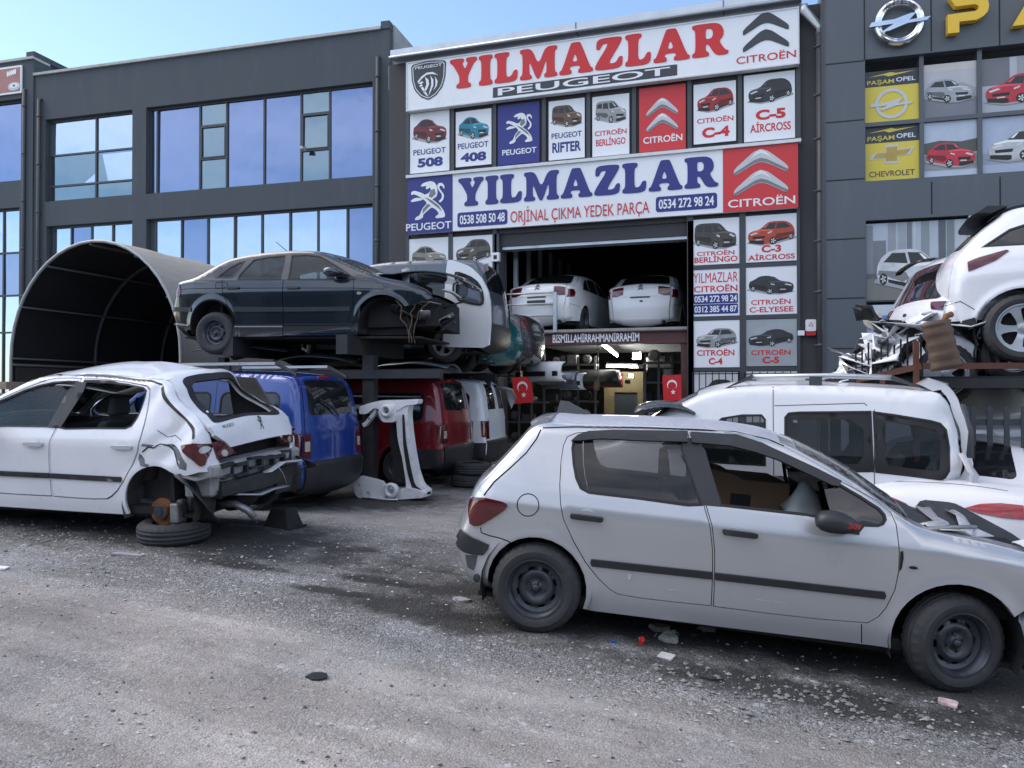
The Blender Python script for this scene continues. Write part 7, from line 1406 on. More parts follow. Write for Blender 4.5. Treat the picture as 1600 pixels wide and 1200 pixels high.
def shelf(px0, px1, Z, w, label):
    a, b = FC.uv(px0, 640, w), FC.uv(px1, 640, w); t = thing('parts_shelf', label, 'shelf', FC.p((a[0] + b[0]) / 2, .15, w)); mb = MB()
    for k in range(5): mb.fbox(FC, a[0], b[0], .45 + k * .48, .49 + k * .48, w - .5, w)
    for e in np.linspace(a[0], b[0], 4): mb.fbox(FC, e - .025, e + .025, .1, 2.6, w - .03, w + .01)
    mb.build('rack', M_shelf, t, world=True); r_ = np.random.default_rng(int(px0)); mb = MB()
    for k in range(5):
        u = a[0] + .05
        while u < b[0] - .2:
            d = .10 + .22 * r_.random(); h = .10 + .28 * r_.random(); mb.m = int(r_.integers(0, 4)); i0 = len(mb.v)
            if r_.random() < .5: mb.fbox(FC, u, u + d * .9, .491 + k * .48, .491 + k * .48 + h, w - .4, w - .06 - .1 * r_.random())
            else:
                c = FC.p(u + d / 2, .491 + k * .48 + d / 2, w - .1); mb.lathe([(0, -.06), (d * .3, -.06), (d * .46, -.03), (d * .46, .12), (d * .2, .14)], 12, 'y', c=c)
            u += d + .02 + .1 * r_.random()
    build_each(mb, 'spare_part', [M_under, M_metal, M_conc, M_plgrey], t, world=True)
shelf(792, 850, 17, -.9, 'steel shelf full of loose engine parts left inside the garage'); shelf(850, 930, 19, -2.6, 'dark steel shelf of parts behind the hanging bumpers'); shelf(1008, 1072, 18.5, -1.8, 'steel shelf of small parts behind the right hand flag')
def flag(px0, px1, py0, py1, w, label, tilt=0, fr=FC):
    r_ = (fr.uv(px0, 600, w)[0], fr.uv(px1, 600, w)[0], fr.uv((px0 + px1) / 2, py1, w)[1], fr.uv((px0 + px1) / 2, py0, w)[1]); c = ((r_[0] + r_[1]) / 2, r_[3]); ca, sa = math.cos(tilt), math.sin(tilt)
    f = lambda u, v: (c[0] + (u - c[0]) * ca - (v - c[1]) * sa, c[1] + (u - c[0]) * sa + (v - c[1]) * ca)
    def wav(u, v): return w + .02 * math.sin((u - r_[0]) * 14 + v * 2) * (r_[3] - v)
    t = thing('national_flag', label, 'flag', fr.p(*f(c[0], r_[3]), w), 'red flags with crescent and star'); W_, H_ = r_[1] - r_[0], r_[3] - r_[2]
    def layer(poly, holes, off, name, m):
        P, T = sheet2d(poly, holes, .05); mb = MB(); mb.add([fr.p(*f(a, b), wav(a, b) + off) for a, b in P], [tuple(q) for q in T]); return mb.build(name, m, t, True, True)
    layer(rectp(*r_), (), 0, 'cloth', mat('flag_red', (.52, .012, .02), .7, var=.08))
    cx, cy, rd = r_[0] + W_ * .5, r_[3] - H_ * .38, W_ * .27
    cres = [(cx + rd * math.cos(a), cy + rd * math.sin(a)) for a in np.linspace(R(-50), R(230), 24)]; cres += [(cx + rd * .82 * math.cos(a), cy - rd * .24 + rd * .80 * math.sin(a)) for a in np.linspace(R(222), R(-42), 22)]
    layer(cres, (), .006, 'crescent', M_white)
    s_ = [(cx + .02 + (rd * .56 if i % 2 == 0 else rd * .23) * math.cos(R(90 + 36 * i)), cy - rd * 1.5 + (rd * .56 if i % 2 == 0 else rd * .23) * math.sin(R(90 + 36 * i))) for i in range(10)]; layer(s_, (), .006, 'star', M_white)
flag(800, 830, 589, 630, .12, 'red flag with crescent and star hanging left of the garage opening', R(5)); flag(1035, 1064, 586, 626, .10, 'red flag with crescent and star hung on the right garage post', R(2))
hk = thing('hanging_chain', 'chain with a rag and hook hanging from the garage ceiling', 'chain', atZ(934, 540, 18)); MB().tube([atZ(934, 534, 18), atZ(934.5, 565, 18), atZ(935, 596, 18)], .012, 6).build('chain', M_galv, hk, True, True); mb = MB(); mb.lathe([(0, -.14), (.05, -.12), (.07, 0), (.045, .1), (0, .12)], 10, 'z', c=atZ(932, 602, 18)); crumple(mb, .015, 20, 1).build('rag', M_card, hk, True, True)

# ---- rack of the left yard
XR = lambda y: Frame(y).uv(690, 600)[0]
M_rack = mat('rack_steel', (.030, .032, .036), .6, metal=.3, var=.3, vscale=5, dirt=(.10, .05, .035), dirt_amt=.25)
rk = thing('storage_rack', 'heavy dark steel rack holding the dark saloon and the grey van', 'rack', (-6.5, 11.2, .2))
mb = MB(); zt = 2.48
xs_ = (-9.3, -6.15, -2.9); ys_ = (10.0, 13.9)
for y in (9.95, 11.6, 12.2, 13.9): mb.box(-9.3, XR(y), y - .06, y + .06, 1.86, 1.98)
build_each(mb, 'long_beam', M_rack, rk, world=True)
mb = MB()
for x in (-7.45, -5.55): 
    q = w_of(c5_po, (x + 7.9) / .99 + .0, 0, 0)
    mb.box(x - .09, x + .09, 9.55, 11.35, 2.20, 2.47)
build_each(mb, 'cross_beam', M_rack, rk, world=True)
mb = MB(); mb.box(-7.9, -7.78, 9.9, 10.02, .1, 2.2); mb.box(Frame(10).uv(577, 600)[0] - .09, Frame(10).uv(577, 600)[0] + .09, 9.96, 10.10, .1, 2.2); mb.box(XR(13.9) - .2, XR(13.9) - .08, 13.85, 13.97, .1, 1.86); mb.box(-8.6, -8.48, 13.85, 13.97, .1, 1.86); build_each(mb, 'post', M_rack, rk, world=True)
mb = MB(); mb.hexa([(-9.2, 10.05, 1.985), (XR(10.05), 10.05, 1.985), (XR(13.8), 13.8, 1.985), (-9.2, 13.8, 1.985), (-9.2, 10.05, 2.0), (XR(10.05), 10.05, 2.0), (XR(13.8), 13.8, 2.0), (-9.2, 13.8, 2.0)]); mb.build('deck', M_under, rk, world=True)
# spare panels and tyres lying in the rack's gap
def bent_panel(name, label, cat, c, L, W_, m, rot, tilt, seed, amp=.03, group=None):
    t, _ = pose_empty(name, label, cat, c, rot, group=group); mb = MB(); n, k = 9, 7
    for i in range(n):
        for j in range(k): a, b = i / (n - 1) - .5, j / (k - 1) - .5; mb.v.append((a * L, b * W_ * (1 - .25 * (a + .5) ** 2), .10 * (1 - 4 * b * b) * W_ + .08 * (1 - 4 * a * a)))
    for i in range(n - 1):
        for j in range(k - 1): mb.f.append((i * k + j, (i + 1) * k + j, (i + 1) * k + j + 1, i * k + j + 1)); mb.fm.append(0)
    o = crumple(mb, amp, 5, seed).build('sheet', m, t, True); o.modifiers.new('s', 'SOLIDIFY').thickness = .015; o.rotation_euler = (R(tilt), 0, 0); return t
bent_panel('car_bonnet', 'dusty dark bonnet lying flat on the rack above the maroon van', 'bonnet', atZ(505, 572, 12.2), 1.3, 1.0, P_gv, 8, -6, 3, .01); bent_panel('car_bonnet', 'second dark bonnet on the rack under the dark saloon', 'bonnet', atZ(400, 555, 12.2), 1.5, 1.1, M_plast, 5, -4, 5, .012)
bent_panel('car_bonnet', 'thin pale bonnet on the rack above the maroon van roof', 'bonnet', atZ(655, 579, 13.2), 1.3, 1.1, P_gv, 2, -3, 6, .012)

def loose_tyre(c, label, rx=0, rz=0, R_=.30, w=.19, rim=None, group=None, name='tyre', hi=True):
    t = thing(name, label, 'tyre', c, group); o = tyre_mesh(R_, w, .19, 96 if hi else 40, hi).build('rubber', M_tyre, t, True); o.rotation_euler = (R(90) + R(rx), 0, R(rz))
    mb = MB(); mb.lathe([(.19, -w / 2 + .02), (.20, 0), (.19, w / 2 - .02)], 40, 'y'); k = mb.build('inner_liner', M_under, o, True)
    return t
tp = atZ(262, 861, 6.35); hub = w_of(whi_po, .0, .70, 0); tz = float(gz(-5.13, 5.72)); loose_tyre((-5.10, 5.80, tz + .095), 'worn loose tyre lying flat under the bare brake disc of the white wreck', rx=3, rz=20, R_=.315, w=.185)
for k, (px, py, Z) in enumerate(((733, 739, 12.4), (728, 724, 12.4), (775, 742, 12.9))):
    c = atZ(px, py, Z); z = float(gz(c[0], c[1])) + .10 + (.19 if k == 1 else 0); cc = atZ(733, 739, 12.4) if k < 2 else c
    loose_tyre((cc[0] + (.05 if k == 1 else 0), cc[1], z), ('lower tyre of the pair stacked behind the maroon van', 'upper tyre of the pair stacked behind the maroon van', 'single tyre lying under the white van bumper')[k], R_=.29, hi=False, group='tyres stacked by the vans')
# trestle under the wreck
t = thing('jack_stand', 'black steel stand propping the white wreck by its exhaust', 'stand', (-4.72, 6.95, float(gz(-4.72, 6.95)))); mb = MB(); mb.hexa([(-.16, -.14, 0), (.16, -.14, 0), (.16, .14, 0), (-.16, .14, 0), (-.10, -.09, .20), (.10, -.09, .20), (.10, .09, .20), (-.10, .09, .20)]); mb.build('body', M_under, t).modifiers.new('b', 'BEVEL').width = .015; MB().box(-.18, .18, -.16, .16, -.005, .012).build('foot_plate', M_under, t)

# ---- teal hatchback and dark estate further along the rack (rears towards the opening)
P_teal = paint('teal_paint', (.006, .13, .135), .2, .25, (.10, .14, .14), .08, 1)
def rack_car(px, Z, zg, heading, P, name, label, body='hatch', lampm=None, py=540, dz=0):
    o = at_rear(px, py, Z, heading, .63, -.75); t, po = pose_empty(name, label, 'car', (*o, zg), heading)
    B = hatch_body(None, .07) if body == 'hatch' else saloon_body(.07)
    if body == 'hatch':
        silh = B.silhouette(0, 25, [(3.2, .2)] + arc(2.608, .31, .36, .225) + [(2.2, .22), (1.1, .2), (.42, .2)] + arc(0, .31, .345, .2, z1=.225))
        sw = [H['rwin'], H['fwin']]
        generic_car(t, B, P, silh, [(0, .31), (2.608, .31)], sw, [(rrk(6.75, 8.75, -.8, .8, .3, .12), M_glassd), (rrk(14.45, 17.2, -.9, .9, .15, .05), M_glassd)], [H['rdoor'], H['fdoor']], [HLAMP], [([(4.5, sg * .80), (5.3, sg * .84), (5.3, sg * .985), (4.3, sg * .985)], lampm or M_lamp) for sg in (1, -1)], wheels=std_wheels(B, (0, 2.608), .31, 'steel'), moulds=[HM[0], HM[1]], lampm=lampm)
    else: saloon(t, P, True, False, True, B, lampm)
    return t, po
rack_car(772, 13.6, 2.02, 172, P_teal, 'wrecked_car', 'teal green car on the rack beside the grey van'); 
P_graph = paint('graphite_paint', (.055, .06, .068), .4, .25, (.2, .2, .2), .1, 1)
rack_car(792, 14.6, 2.06, 176, P_graph, 'wrecked_car', 'graphite car on the rack, its rear nearest the garage opening', 'saloon', mat('tail_lamp_smoked', (.12, .04, .04), .15, coat=.8, var=.4, vscale=9))
rk2 = thing('storage_rack', 'dark steel rack carrying the teal and graphite cars beside the opening', 'rack', (-4.2, 14.4, .2)); mb = MB()
for y in (13.6, 15.2): mb.box(-7.5, Frame(y).uv(775, 600)[0], y - .06, y + .06, 1.88, 2.0)
build_each(mb, 'long_beam', M_rack, rk2, world=True); MB().box(-7.4, Frame(14).uv(770, 600)[0], 13.7, 15.8, 2.001, 2.03).build('deck', M_under, rk2, world=True)
mb = MB(); mb.box(Frame(13.6).uv(765, 600)[0] - .1, Frame(13.6).uv(765, 600)[0], 13.55, 13.67, .1, 1.88); mb.box(-7.2, -7.08, 15.2, 15.3, .1, 1.88); build_each(mb, 'post', M_rack, rk2, world=True)

# ---- arched canvas shelter
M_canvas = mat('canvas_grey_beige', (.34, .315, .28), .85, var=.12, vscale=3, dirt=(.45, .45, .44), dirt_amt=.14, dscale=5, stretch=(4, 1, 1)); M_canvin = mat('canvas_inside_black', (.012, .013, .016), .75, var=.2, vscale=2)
ay = 10.9; by = 16.4; FT = Frame(ay); ax0, ax1 = FT.uv(16, 560)[0], FT.uv(284, 560)[0]
tw = (ax1 - ax0) / 2; tcx = (ax0 + ax1) / 2; top_z = FT.uv(158, 374)[1]
gzb = .15; leg = top_z - gzb - tw * 1.08
def arch_pt(a, y, r=1.0, rz=1.08): 
    c, s = math.cos(a), math.sin(a); return (tcx + tw * r * c, y, gzb + leg + tw * rz * r * s)
def arch_path(y, r=1.0, n=22): return [(tcx + tw * r, y, gzb)] + [arch_pt(math.pi * i / n, y, r, 1.08) for i in range(n + 1)] + [(tcx - tw * r, y, gzb)]
tn = thing('canvas_shelter', 'arched grey canvas shelter with black inside on steel hoops', 'shelter', (tcx, ay, gzb))
def skin(r, m, name, jit=0.0):
    mb = MB(); ys_ = np.linspace(ay, by, 9); paths = [arch_path(y, r + (jit * (.5 if i % 2 else -.5))) for i, y in enumerate(ys_)]; n = len(paths[0])
    for p in paths: mb.v += p
    for i in range(len(paths) - 1):
        for k in range(n - 1): mb.f.append((i * n + k, i * n + k + 1, (i + 1) * n + k + 1, (i + 1) * n + k)); mb.fm.append(0)
    return mb.build(name, m, tn, True, True)
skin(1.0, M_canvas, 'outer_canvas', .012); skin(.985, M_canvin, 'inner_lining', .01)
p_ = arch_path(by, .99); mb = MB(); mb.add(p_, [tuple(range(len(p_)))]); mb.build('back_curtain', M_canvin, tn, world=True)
for i, y in enumerate((ay, ay + 1.9, ay + 3.8, by - .1)): MB().tube(arch_path(y, .975 if i else .99), .035 if i else .03, 8).build('hoop', M_plgrey if i else mat('pale_hoop', (.34, .35, .34), .5, metal=.3), tn, True, True)
mb = MB()
for a in (R(180), R(152), R(124), R(92), R(60), R(30)): q = arch_pt(a, ay, .965); mb.tube([q, (q[0], by, q[2])], .022, 6)
mb.tube([(tcx - tw * .965, ay, gzb + leg - .12), (tcx - tw * .965, by, gzb + leg - .12)], .03, 6); mb.build('purlin', M_plgrey, tn, True, True)
M_cloth2 = mat('canvas_skirt', (.045, .043, .042), .85, var=.15, vscale=2); MB().box(tcx - tw * .962, tcx - tw * .955, ay + .05, by - .1, gzb, gzb + leg - .16).build('side_skirt', M_cloth2, tn, world=True)
MB().tube([(ax1 + .02, ay - .02, gzb), (ax1 + .02, ay - .02, gzb + 1.9)], .025, 8).build('front_leg', M_white, tn, True, True)
t = thing('pallet_stack', 'stack of weathered planks at the far left by the shelter', 'planks', atZ(5, 700, 13.2)); mb = MB(); c = atZ(-5, 640, 13.2)
for k in range(9): mb.box(-.8 + .05 * (k % 3), .55 + .04 * (k % 2), -.4, .4, k * .19, k * .19 + .12)
o = mb.build('planks', mat('weathered_wood', (.26, .21, .18), .85, var=.3, vscale=5, stretch=(1, 8, 8)), t); o.location.z = .2 - t.location.z

# ---- cut-off front body shell standing on end before the maroon van
M_shell = mat('shell_white', (.66, .67, .69), .4, var=.08, vscale=4, dirt=(.16, .15, .14), dirt_amt=.28, dscale=6, coat=.3)
sc = atZ(640, 772, 10.9); sh, _ = pose_empty('body_shell_piece', 'cut off white front body frame standing on its side before the maroon van', 'car body piece', (sc[0], sc[1], float(gz(sc[0], sc[1]))), 0)
Zs = 10.9; kx = Zs / 1202
def sp_(pts): return [((x - 640) * kx, (772 - y) * kx) for x, y in pts]
fs_ = Frame(0)
def shell(name, pts, d0, d1, holes=(), m=M_shell, it=1):
    mb = MB(); prism(mb, fs_, smooth_poly(sp_(pts), it, True, .15), d0, d1, [smooth_poly(sp_(h), 1) for h in holes]); P, T = sheet2d(smooth_poly(sp_(pts), it, True, .15), [smooth_poly(sp_(h), 1) for h in holes], 1e9, False); mb.add([fs_.p(a, b, d0) for a, b in P], [tuple(t)[::-1] for t in T]); o = mb.build(name, m, sh); return o
shell('sill_pillar', [(624, 622), (645, 619), (642, 640), (645, 668), (650, 700), (656, 728), (664, 748), (676, 756), (676, 764), (655, 768), (640, 764), (640, 744), (634, 710), (626, 680), (623, 650)], -.05, .12)
shell('pillar_flange', [(634, 640), (637, 640), (640, 680), (648, 720), (655, 748), (672, 759), (672, 762), (652, 756), (643, 730), (636, 690)], .121, .135, m=M_rubber)
shell('upper_rail', [(560, 628), (580, 622), (600, 618), (640, 617), (662, 616), (660, 624), (640, 626), (626, 634), (600, 634), (586, 630), (572, 640), (560, 640)], -.02, .14)
shell('strut_tower', [(598, 626), (622, 624), (626, 640), (624, 652), (604, 652), (597, 640)], .05, .20, [[(607, 630), (617, 630), (618, 642), (608, 642)]])
mb = MB(); c = sp_([(612, 634)])[0]; mb.lathe([(.085, .0), (.095, -.07), (.07, -.10), (.05, -.09), (.05, .0)], 20, 'y', c=(c[0], -.16, c[1])); mb.build('strut_cup', M_shell, sh, True)
shell('brace', [(562, 655), (568, 652), (588, 628), (586, 640), (566, 662)], .02, .10, [[(572, 648), (576, 644), (577, 647), (573, 651)]])
shell('inner_apron', [(572, 634), (596, 632), (602, 652), (584, 650)], -.30, -.05, m=mat('apron_grey', (.22, .22, .21), .6, var=.2)); shell('lower_rail', [(566, 745), (585, 742), (600, 750), (622, 756), (650, 752), (676, 758), (676, 766), (640, 770), (620, 772), (600, 768), (580, 770), (560, 760)], .0, .2)
shell('lower_apron', [(553, 742), (566, 736), (590, 740), (606, 744), (614, 768), (580, 776), (560, 768)], .15, .24, [[(564, 748), (568, 748), (568, 753), (564, 753)], [(578, 760), (585, 760), (585, 768), (578, 768)]])
mb = MB(); c = sp_([(625, 755)])[0]; mb.lathe([(.09, .0), (.105, -.08), (.08, -.11), (.058, -.10), (.055, .0)], 20, 'y', c=(c[0], -.24, c[1])); mb.build('strut_cup', M_shell, sh, True)
shell('bulkhead', [(604, 655), (624, 655), (622, 690), (626, 720), (628, 745), (612, 742), (608, 712), (602, 680)], -.30, -.05, m=M_under)
junk(sh, 'torn_edge', M_shell, [(.0, -.3, .03), (-.15, -.33, .05), (-.35, -.3, .04), (-.6, -.25, .05)], .12, .02, 41)
# ------------------------------------------------------------------ white roof-railed van behind the silver hatchback
B2C = [(-.50, .26), (-.60, .30), (-.65, .45), (-.66, .62), (-.655, .75), (-.645, 1.0), (-.63, 1.15), (-.58, 1.50), (-.50, 1.66), (-.34, 1.72), (.4, 1.755), (1.1, 1.745), (1.62, 1.68), (2.02, 1.49), (2.45, 1.22), (2.72, 1.09), (3.1, 1.02), (3.45, .85), (3.55, .6), (3.5, .35), (3.3, .26)]
def dent_b2(p, n):
    p = p.copy(); x, y, z = p[:, 0], p[:, 1], p[:, 2]; k = sstep(-.05, -.6, x) * sstep(1.15, .8, z) + .35 * sstep(-.3, -.6, x)
    p += n * (k * .03 * (np.sin(11 * x + 7 * z) + .7 * np.sin(17 * z - 5 * y + 9 * x) - .4))[:, None]; return p
B2 = Body(B2C, .90, 1.05, .80, .19, r=[(0, .1), (4, .08), (7, .08), (9, .10), (11, .09), (13, .05), (15, .1), (20, .12)], b=[(0, .08), (4, .06), (8, .05), (10, .05), (13, .09), (14, .1), (15, .06), (17, .12), (20, .1)], low=.05, lean=.06, tr=(.06, .5), flare=[(0, .32, .37), (2.73, .32, .37)], sp=.06, dent=dent_b2)
c = atZ(1508, 700, 7.15); o = (c[0] - .66, c[1] + .84)
vb2, vb2_po = pose_empty('parked_van', 'white van with roof rails and crushed rear behind the silver hatchback', 'van', (o[0], o[1], -.04), 178.5, 1.2)
TB = tracer(vb2_po, B2, 1)
w1 = TB([(1364, 643), (1400, 648), (1455, 657), (1470, 661), (1479, 671), (1484, 700), (1482, 736), (1476, 747), (1468, 750), (1420, 744), (1368, 738)]); w2 = TB([(1226, 652), (1232, 645), (1250, 643.5), (1361, 642.5), (1365, 737), (1300, 738), (1232, 736), (1226, 728)]); w3 = TB([(1196, 655), (1190, 648), (1160, 648), (1128, 653), (1105, 672), (1096, 690), (1096, 722), (1196, 728)])
g1b = TB([(1366, 640), (1366, 740), (1367, 820)]); g2b = TB([(1208, 604), (1208, 640), (1210, 820)]); g3b = TB([(1210, 634), (1280, 632), (1350, 630), (1355, 634)])
P_wb = paint('white_berl_paint', (.74, .75, .77), 0, .3, (.45, .45, .45), .10, .8, 4)
silB = B2.silhouette(0, 20, [(3.3, .26)] + arc(2.73, .32, .37, .27) + [(2.2, .25), (1.2, .24), (.45, .25)] + arc(0, .32, .37, .25, z1=.30))
M_vglass = car_glass('van_side_glass', (.02, .026, .028), .34, .02, .02)
generic_car(vb2, B2, P_wb, silB, [(0, .32), (2.73, .32)], [w1, w2, w3], [(rrk(12.4, 14.6, -.9, .9, .15, .06), M_frost), (rrk(6.4, 8.1, -.78, .78, .25, .1), M_glassd)], [g1b, g2b, g3b], [], [([(3.7, sg * .84), (6.2, sg * .84), (6.2, sg * .985), (3.7, sg * .985)], M_lamp) for sg in (1, -1)], wheels=std_wheels(B2, (0, 2.73), .32, 'steel'), glass=M_vglass, black=[[(0, -1), (3.0, -1), (3.0, 1), (0, 1)]])
for w_ in (w1, w2):
    for sg in (1, -1): mb = MB(); B2.ps(mb, offset_poly(w_, -.010), sg, [offset_poly(smooth_poly(w_, 1), -.075)], off=-.002, flange=.008); mb.build('glass_border', M_rubber, vb2, True)
interior(vb2, -.4, 2.6, .82, .35, dx=1.95)
for sg in (1, -1):
    ya = sg * .64; rail = mat('rail_silver', (.62, .64, .66), .3, metal=.5); mb = MB(); mb.tube([(-.05, ya, 1.845), (.5, ya, 1.855), (1.25, ya, 1.835)], .026, 8); ro = mb.build('roof_rail', rail, vb2, True)
    for xs2 in (((-.05, 1.87), (-.05, 1.82), (-.36, 1.735), (-.30, 1.76)), ((1.25, 1.86), (1.25, 1.81), (1.52, 1.71), (1.45, 1.735))):
        mb = MB(); v = [(x, ya + d, z) for d in (-.03, .03) for x, z in xs2]; mb.add(v, [(0, 1, 2, 3), (7, 6, 5, 4), (0, 4, 5, 1), (1, 5, 6, 2), (2, 6, 7, 3), (3, 7, 4, 0)]); mb.build('rail_foot', M_plgrey, ro)
    mb = MB().box(.58, .70, ya - .03, ya + .03, 1.76, 1.845); mb.build('rail_bracket', M_plgrey, ro)
sp0 = MB(); sec = [(-.30, 1.78), (-.42, 1.84), (-.60, 1.79), (-.60, 1.74), (-.45, 1.72)]
for i in range(9):
    y = -.62 + 1.24 * i / 8; f = 1 - .25 * (y / .62) ** 4; sp0.v += [(-.3 + (x + .3) * f, y, z + .02 * (1 - (y / .62) ** 2)) for x, z in sec]
for i in range(8):
    for k in range(5): sp0.f.append((i * 5 + k, (i + 1) * 5 + k, (i + 1) * 5 + (k + 1) % 5, i * 5 + (k + 1) % 5)); sp0.fm.append(0)
sp0.f += [(4, 3, 2, 1, 0), tuple(40 + k for k in range(5))]; sp0.fm += [0, 0]; sp0.build('spoiler', P_wb, vb2, True, angle=40)
tgm = MB(); B2.pt(tgm, [(3.6, -.95), (8.4, -.95), (8.4, .95), (3.6, .95)], [rrk(6.3, 8.0, -.8, .8, .25, .1)], off=.085, flange=.07); tg = crumple(tgm, .012, 5, 4).build('tailgate', P_wb, vb2, True, angle=40); tg['label'] = 'buckled white tailgate standing ajar'
mb = MB(); B2.ps(mb, [(-.60, .90), (-.42, .88), (-.30, .84), (-.34, .78), (-.46, .72), (-.60, .74)], 1, off=.02, flange=.03, sp=.04); crumple(mb, .02, 14, 3).build('crushed_lamp', M_clear, vb2, True)
junk(vb2, 'torn_panel', M_prgrey, [(-.62, .86, 1.15), (-.68, .90, .95), (-.66, .92, .8), (-.6, .9, .6)], .14, .02, 51); junk(vb2, 'hinge_strip', M_plgrey, [(-.64, .80, 1.60), (-.70, .84, 1.35), (-.70, .86, 1.1)], .06, .006, 52)
mirror(vb2, B2, 1.95, 1.10, 1, M_plast)

# ------------------------------------------------------------------ tipped white off-roader and companions on the right rack
SUVC = [(-.46, .36), (-.55, .40), (-.60, .55), (-.61, .75), (-.58, .92), (-.55, 1.05), (-.48, 1.17), (-.30, 1.36), (-.12, 1.51), (-.04, 1.575), (.2, 1.61), (.9, 1.63), (1.4, 1.59), (1.72, 1.49), (2.1, 1.26), (2.42, 1.10), (3.0, 1.02), (3.36, .86), (3.45, .6), (3.36, .38)]
SB = Body(SUVC, .90, 1.06, .90, .42, r=[(0, .14), (5, .12), (7, .09), (10, .08), (13, .06), (16, .12), (19, .14)], b=[(0, .12), (4, .11), (6, .08), (9, .05), (12, .05), (14, .1), (16, .06), (18, .12), (19, .1)], low=.08, lean=.2, tr=(.14, .8), flare=[(0, .34, .41), (2.6, .34, .41)], sp=.05)
hb_ = atZ(1597, 513, 7.7); hd, pt_ = -5, 2
h_, p__ = R(hd), R(pt_); fx_ = np.array([math.cos(h_) * math.cos(p__), math.sin(h_) * math.cos(p__), math.sin(p__)]); l_ = np.array([-math.sin(h_), math.cos(h_), 0]); u_ = np.cross(fx_, l_)
suv, suv_po = pose_empty('wrecked_car', 'tipped white off-roader with alloy wheel on the right hand rack', 'car', hb_ + l_ * .82 - u_ * .34, hd, pt_)
TS = tracer(suv_po, SB, -1)
P_suv = paint('white_suv_paint', (.75, .76, .79), 0, .26, (.4, .4, .4), .08, 1)
silS = SB.silhouette(0, 19, [(3.2, .36)] + arc(2.6, .34, .40, .34) + [(2.1, .33), (1.2, .32), (.5, .33)] + arc(0, .34, .40, .33, z1=.38))
lampS = [(-.44, .955), (-.44, 1.055), (-.34, 1.09), (-.10, 1.14), (-.08, 1.125), (-.20, 1.04), (-.40, .965)]
sw = [[(-.30, 1.20), (-.05, 1.36), (.25, 1.44), (.35, 1.44), (.32, 1.16)], [(.40, 1.15), (.42, 1.45), (1.05, 1.46), (1.02, 1.13)], [(1.10, 1.13), (1.12, 1.46), (1.4, 1.42), (1.8, 1.24), (2.0, 1.13)]]
generic_car(suv, SB, P_suv, silS, [(0, .34), (2.6, .34)], sw, [(rrk(6.2, 8.6, -.86, .86, .3, .1), M_glassd), (rrk(13.1, 14.8, -.9, .9, .15, .05), M_glassd)], [[(.34, .36), (.40, .9), (.36, 1.15)], [(-.70, .62), (-.52, .66), (-.40, .56)]], [lampS], [], R_arch=.40, z_un=.32,
    wheels=[(x, sg * .78, .34, dict(kind='alloy', R_=.345, w=.22, rim=.235, sg=sg, spokes=5)) for x in (0, 2.6) for sg in (-1, 1)])
mb = MB(); SB.pt(mb, [(0, -.9), (1.6, -.9), (1.6, .9), (0, .9)], off=.015, flange=.016); mb.build('lower_valance', M_plast, suv, True)
for sg in (1, -1):
    mb = MB(); SB.ps(mb, [(-.52, .38), (-.50, .46), (-.40, .48), (-.38, .38)], sg, off=.016, flange=.016); mb.build('valance_corner', M_plast, suv, True)
mb = MB(); SB.pt(mb, rrk(8.7, 10.2, -.96, .96, .2, .1), off=.03, flange=.034); o = mb.build('roof_spoiler', M_plast, suv, True)
mb = MB(); sec = [(-.02, 1.625), (-.24, 1.65), (-.36, 1.59), (-.20, 1.57)]
for i in range(9):
    y = -.62 + 1.24 * i / 8; f = 1 - .2 * (y / .62) ** 4; mb.v += [(-.1 + (x + .1) * f, y, z) for x, z in sec]
for i in range(8):
    for k in range(4): mb.f.append((i * 4 + k, (i + 1) * 4 + k, (i + 1) * 4 + (k + 1) % 4, i * 4 + (k + 1) % 4)); mb.fm.append(0)
mb.f += [(3, 2, 1, 0), (32, 33, 34, 35)]; mb.fm += [0, 0]; mb.build('spoiler_lip', M_plast, suv, True, angle=40)
junk(suv, 'torn_bumper', M_plast, [(-.66, .2, .62), (-.74, -.2, .60), (-.72, -.5, .50)], .22, .02, 55); junk(suv, 'torn_bumper', M_prgrey, [(-.60, -.74, .42), (-.45, -.80, .40), (-.30, -.82, .42)], .10, .01, 56)
# second white hatch whose tail shows left of it
o = at_rear(1432, 491, 8.8, 16, .62); w2c, w2po = pose_empty('wrecked_car', 'smashed white hatchback wedged behind the tipped white off-roader', 'car', (o[0], o[1], 1.76), 16, 10)
HB2 = hatch_body(None, .06)
silh = HB2.silhouette(0, 25, [(3.2, .2)] + arc(2.608, .31, .36, .225) + [(2.2, .22), (1.1, .2), (.42, .2)] + arc(0, .31, .345, .2, z1=.225))
generic_car(w2c, HB2, P_suv, silh, [(0, .31), (2.608, .31)], [H['rwin'], H['fwin']], [(rrk(6.75, 8.75, -.8, .8, .3, .12), M_glassd), (rrk(14.45, 17.2, -.9, .9, .15, .05), M_glassd)], [H['rdoor'], H['fdoor']], [], [([(5.5, sg * .74), (6.3, sg * .66), (6.4, sg * .985), (5.3, sg * .985)], M_lamp) for sg in (1, -1)], wheels=std_wheels(HB2, (0, 2.608), .31, 'alloy'))
mb = MB(); HB2.pt(mb, rrk(2.6, 3.5, -.36, .36, .1, .05), off=.012, flange=.014); mb.build('plate_recess', M_plast, w2c, True); mb = MB(); HB2.pt(mb, [(3.55, -.95), (4.05, -.95), (4.05, .95), (3.55, .95)], off=.02, flange=.02); mb.build('bumper_strip', M_plast, w2c, True)
mb = MB(); HB2.pt(mb, rrk(5.1, 5.4, -.05, .05, .1, .03), off=.008, flange=.01, sp=.03); mb.build('badge_hole', M_rubber, w2c, True)
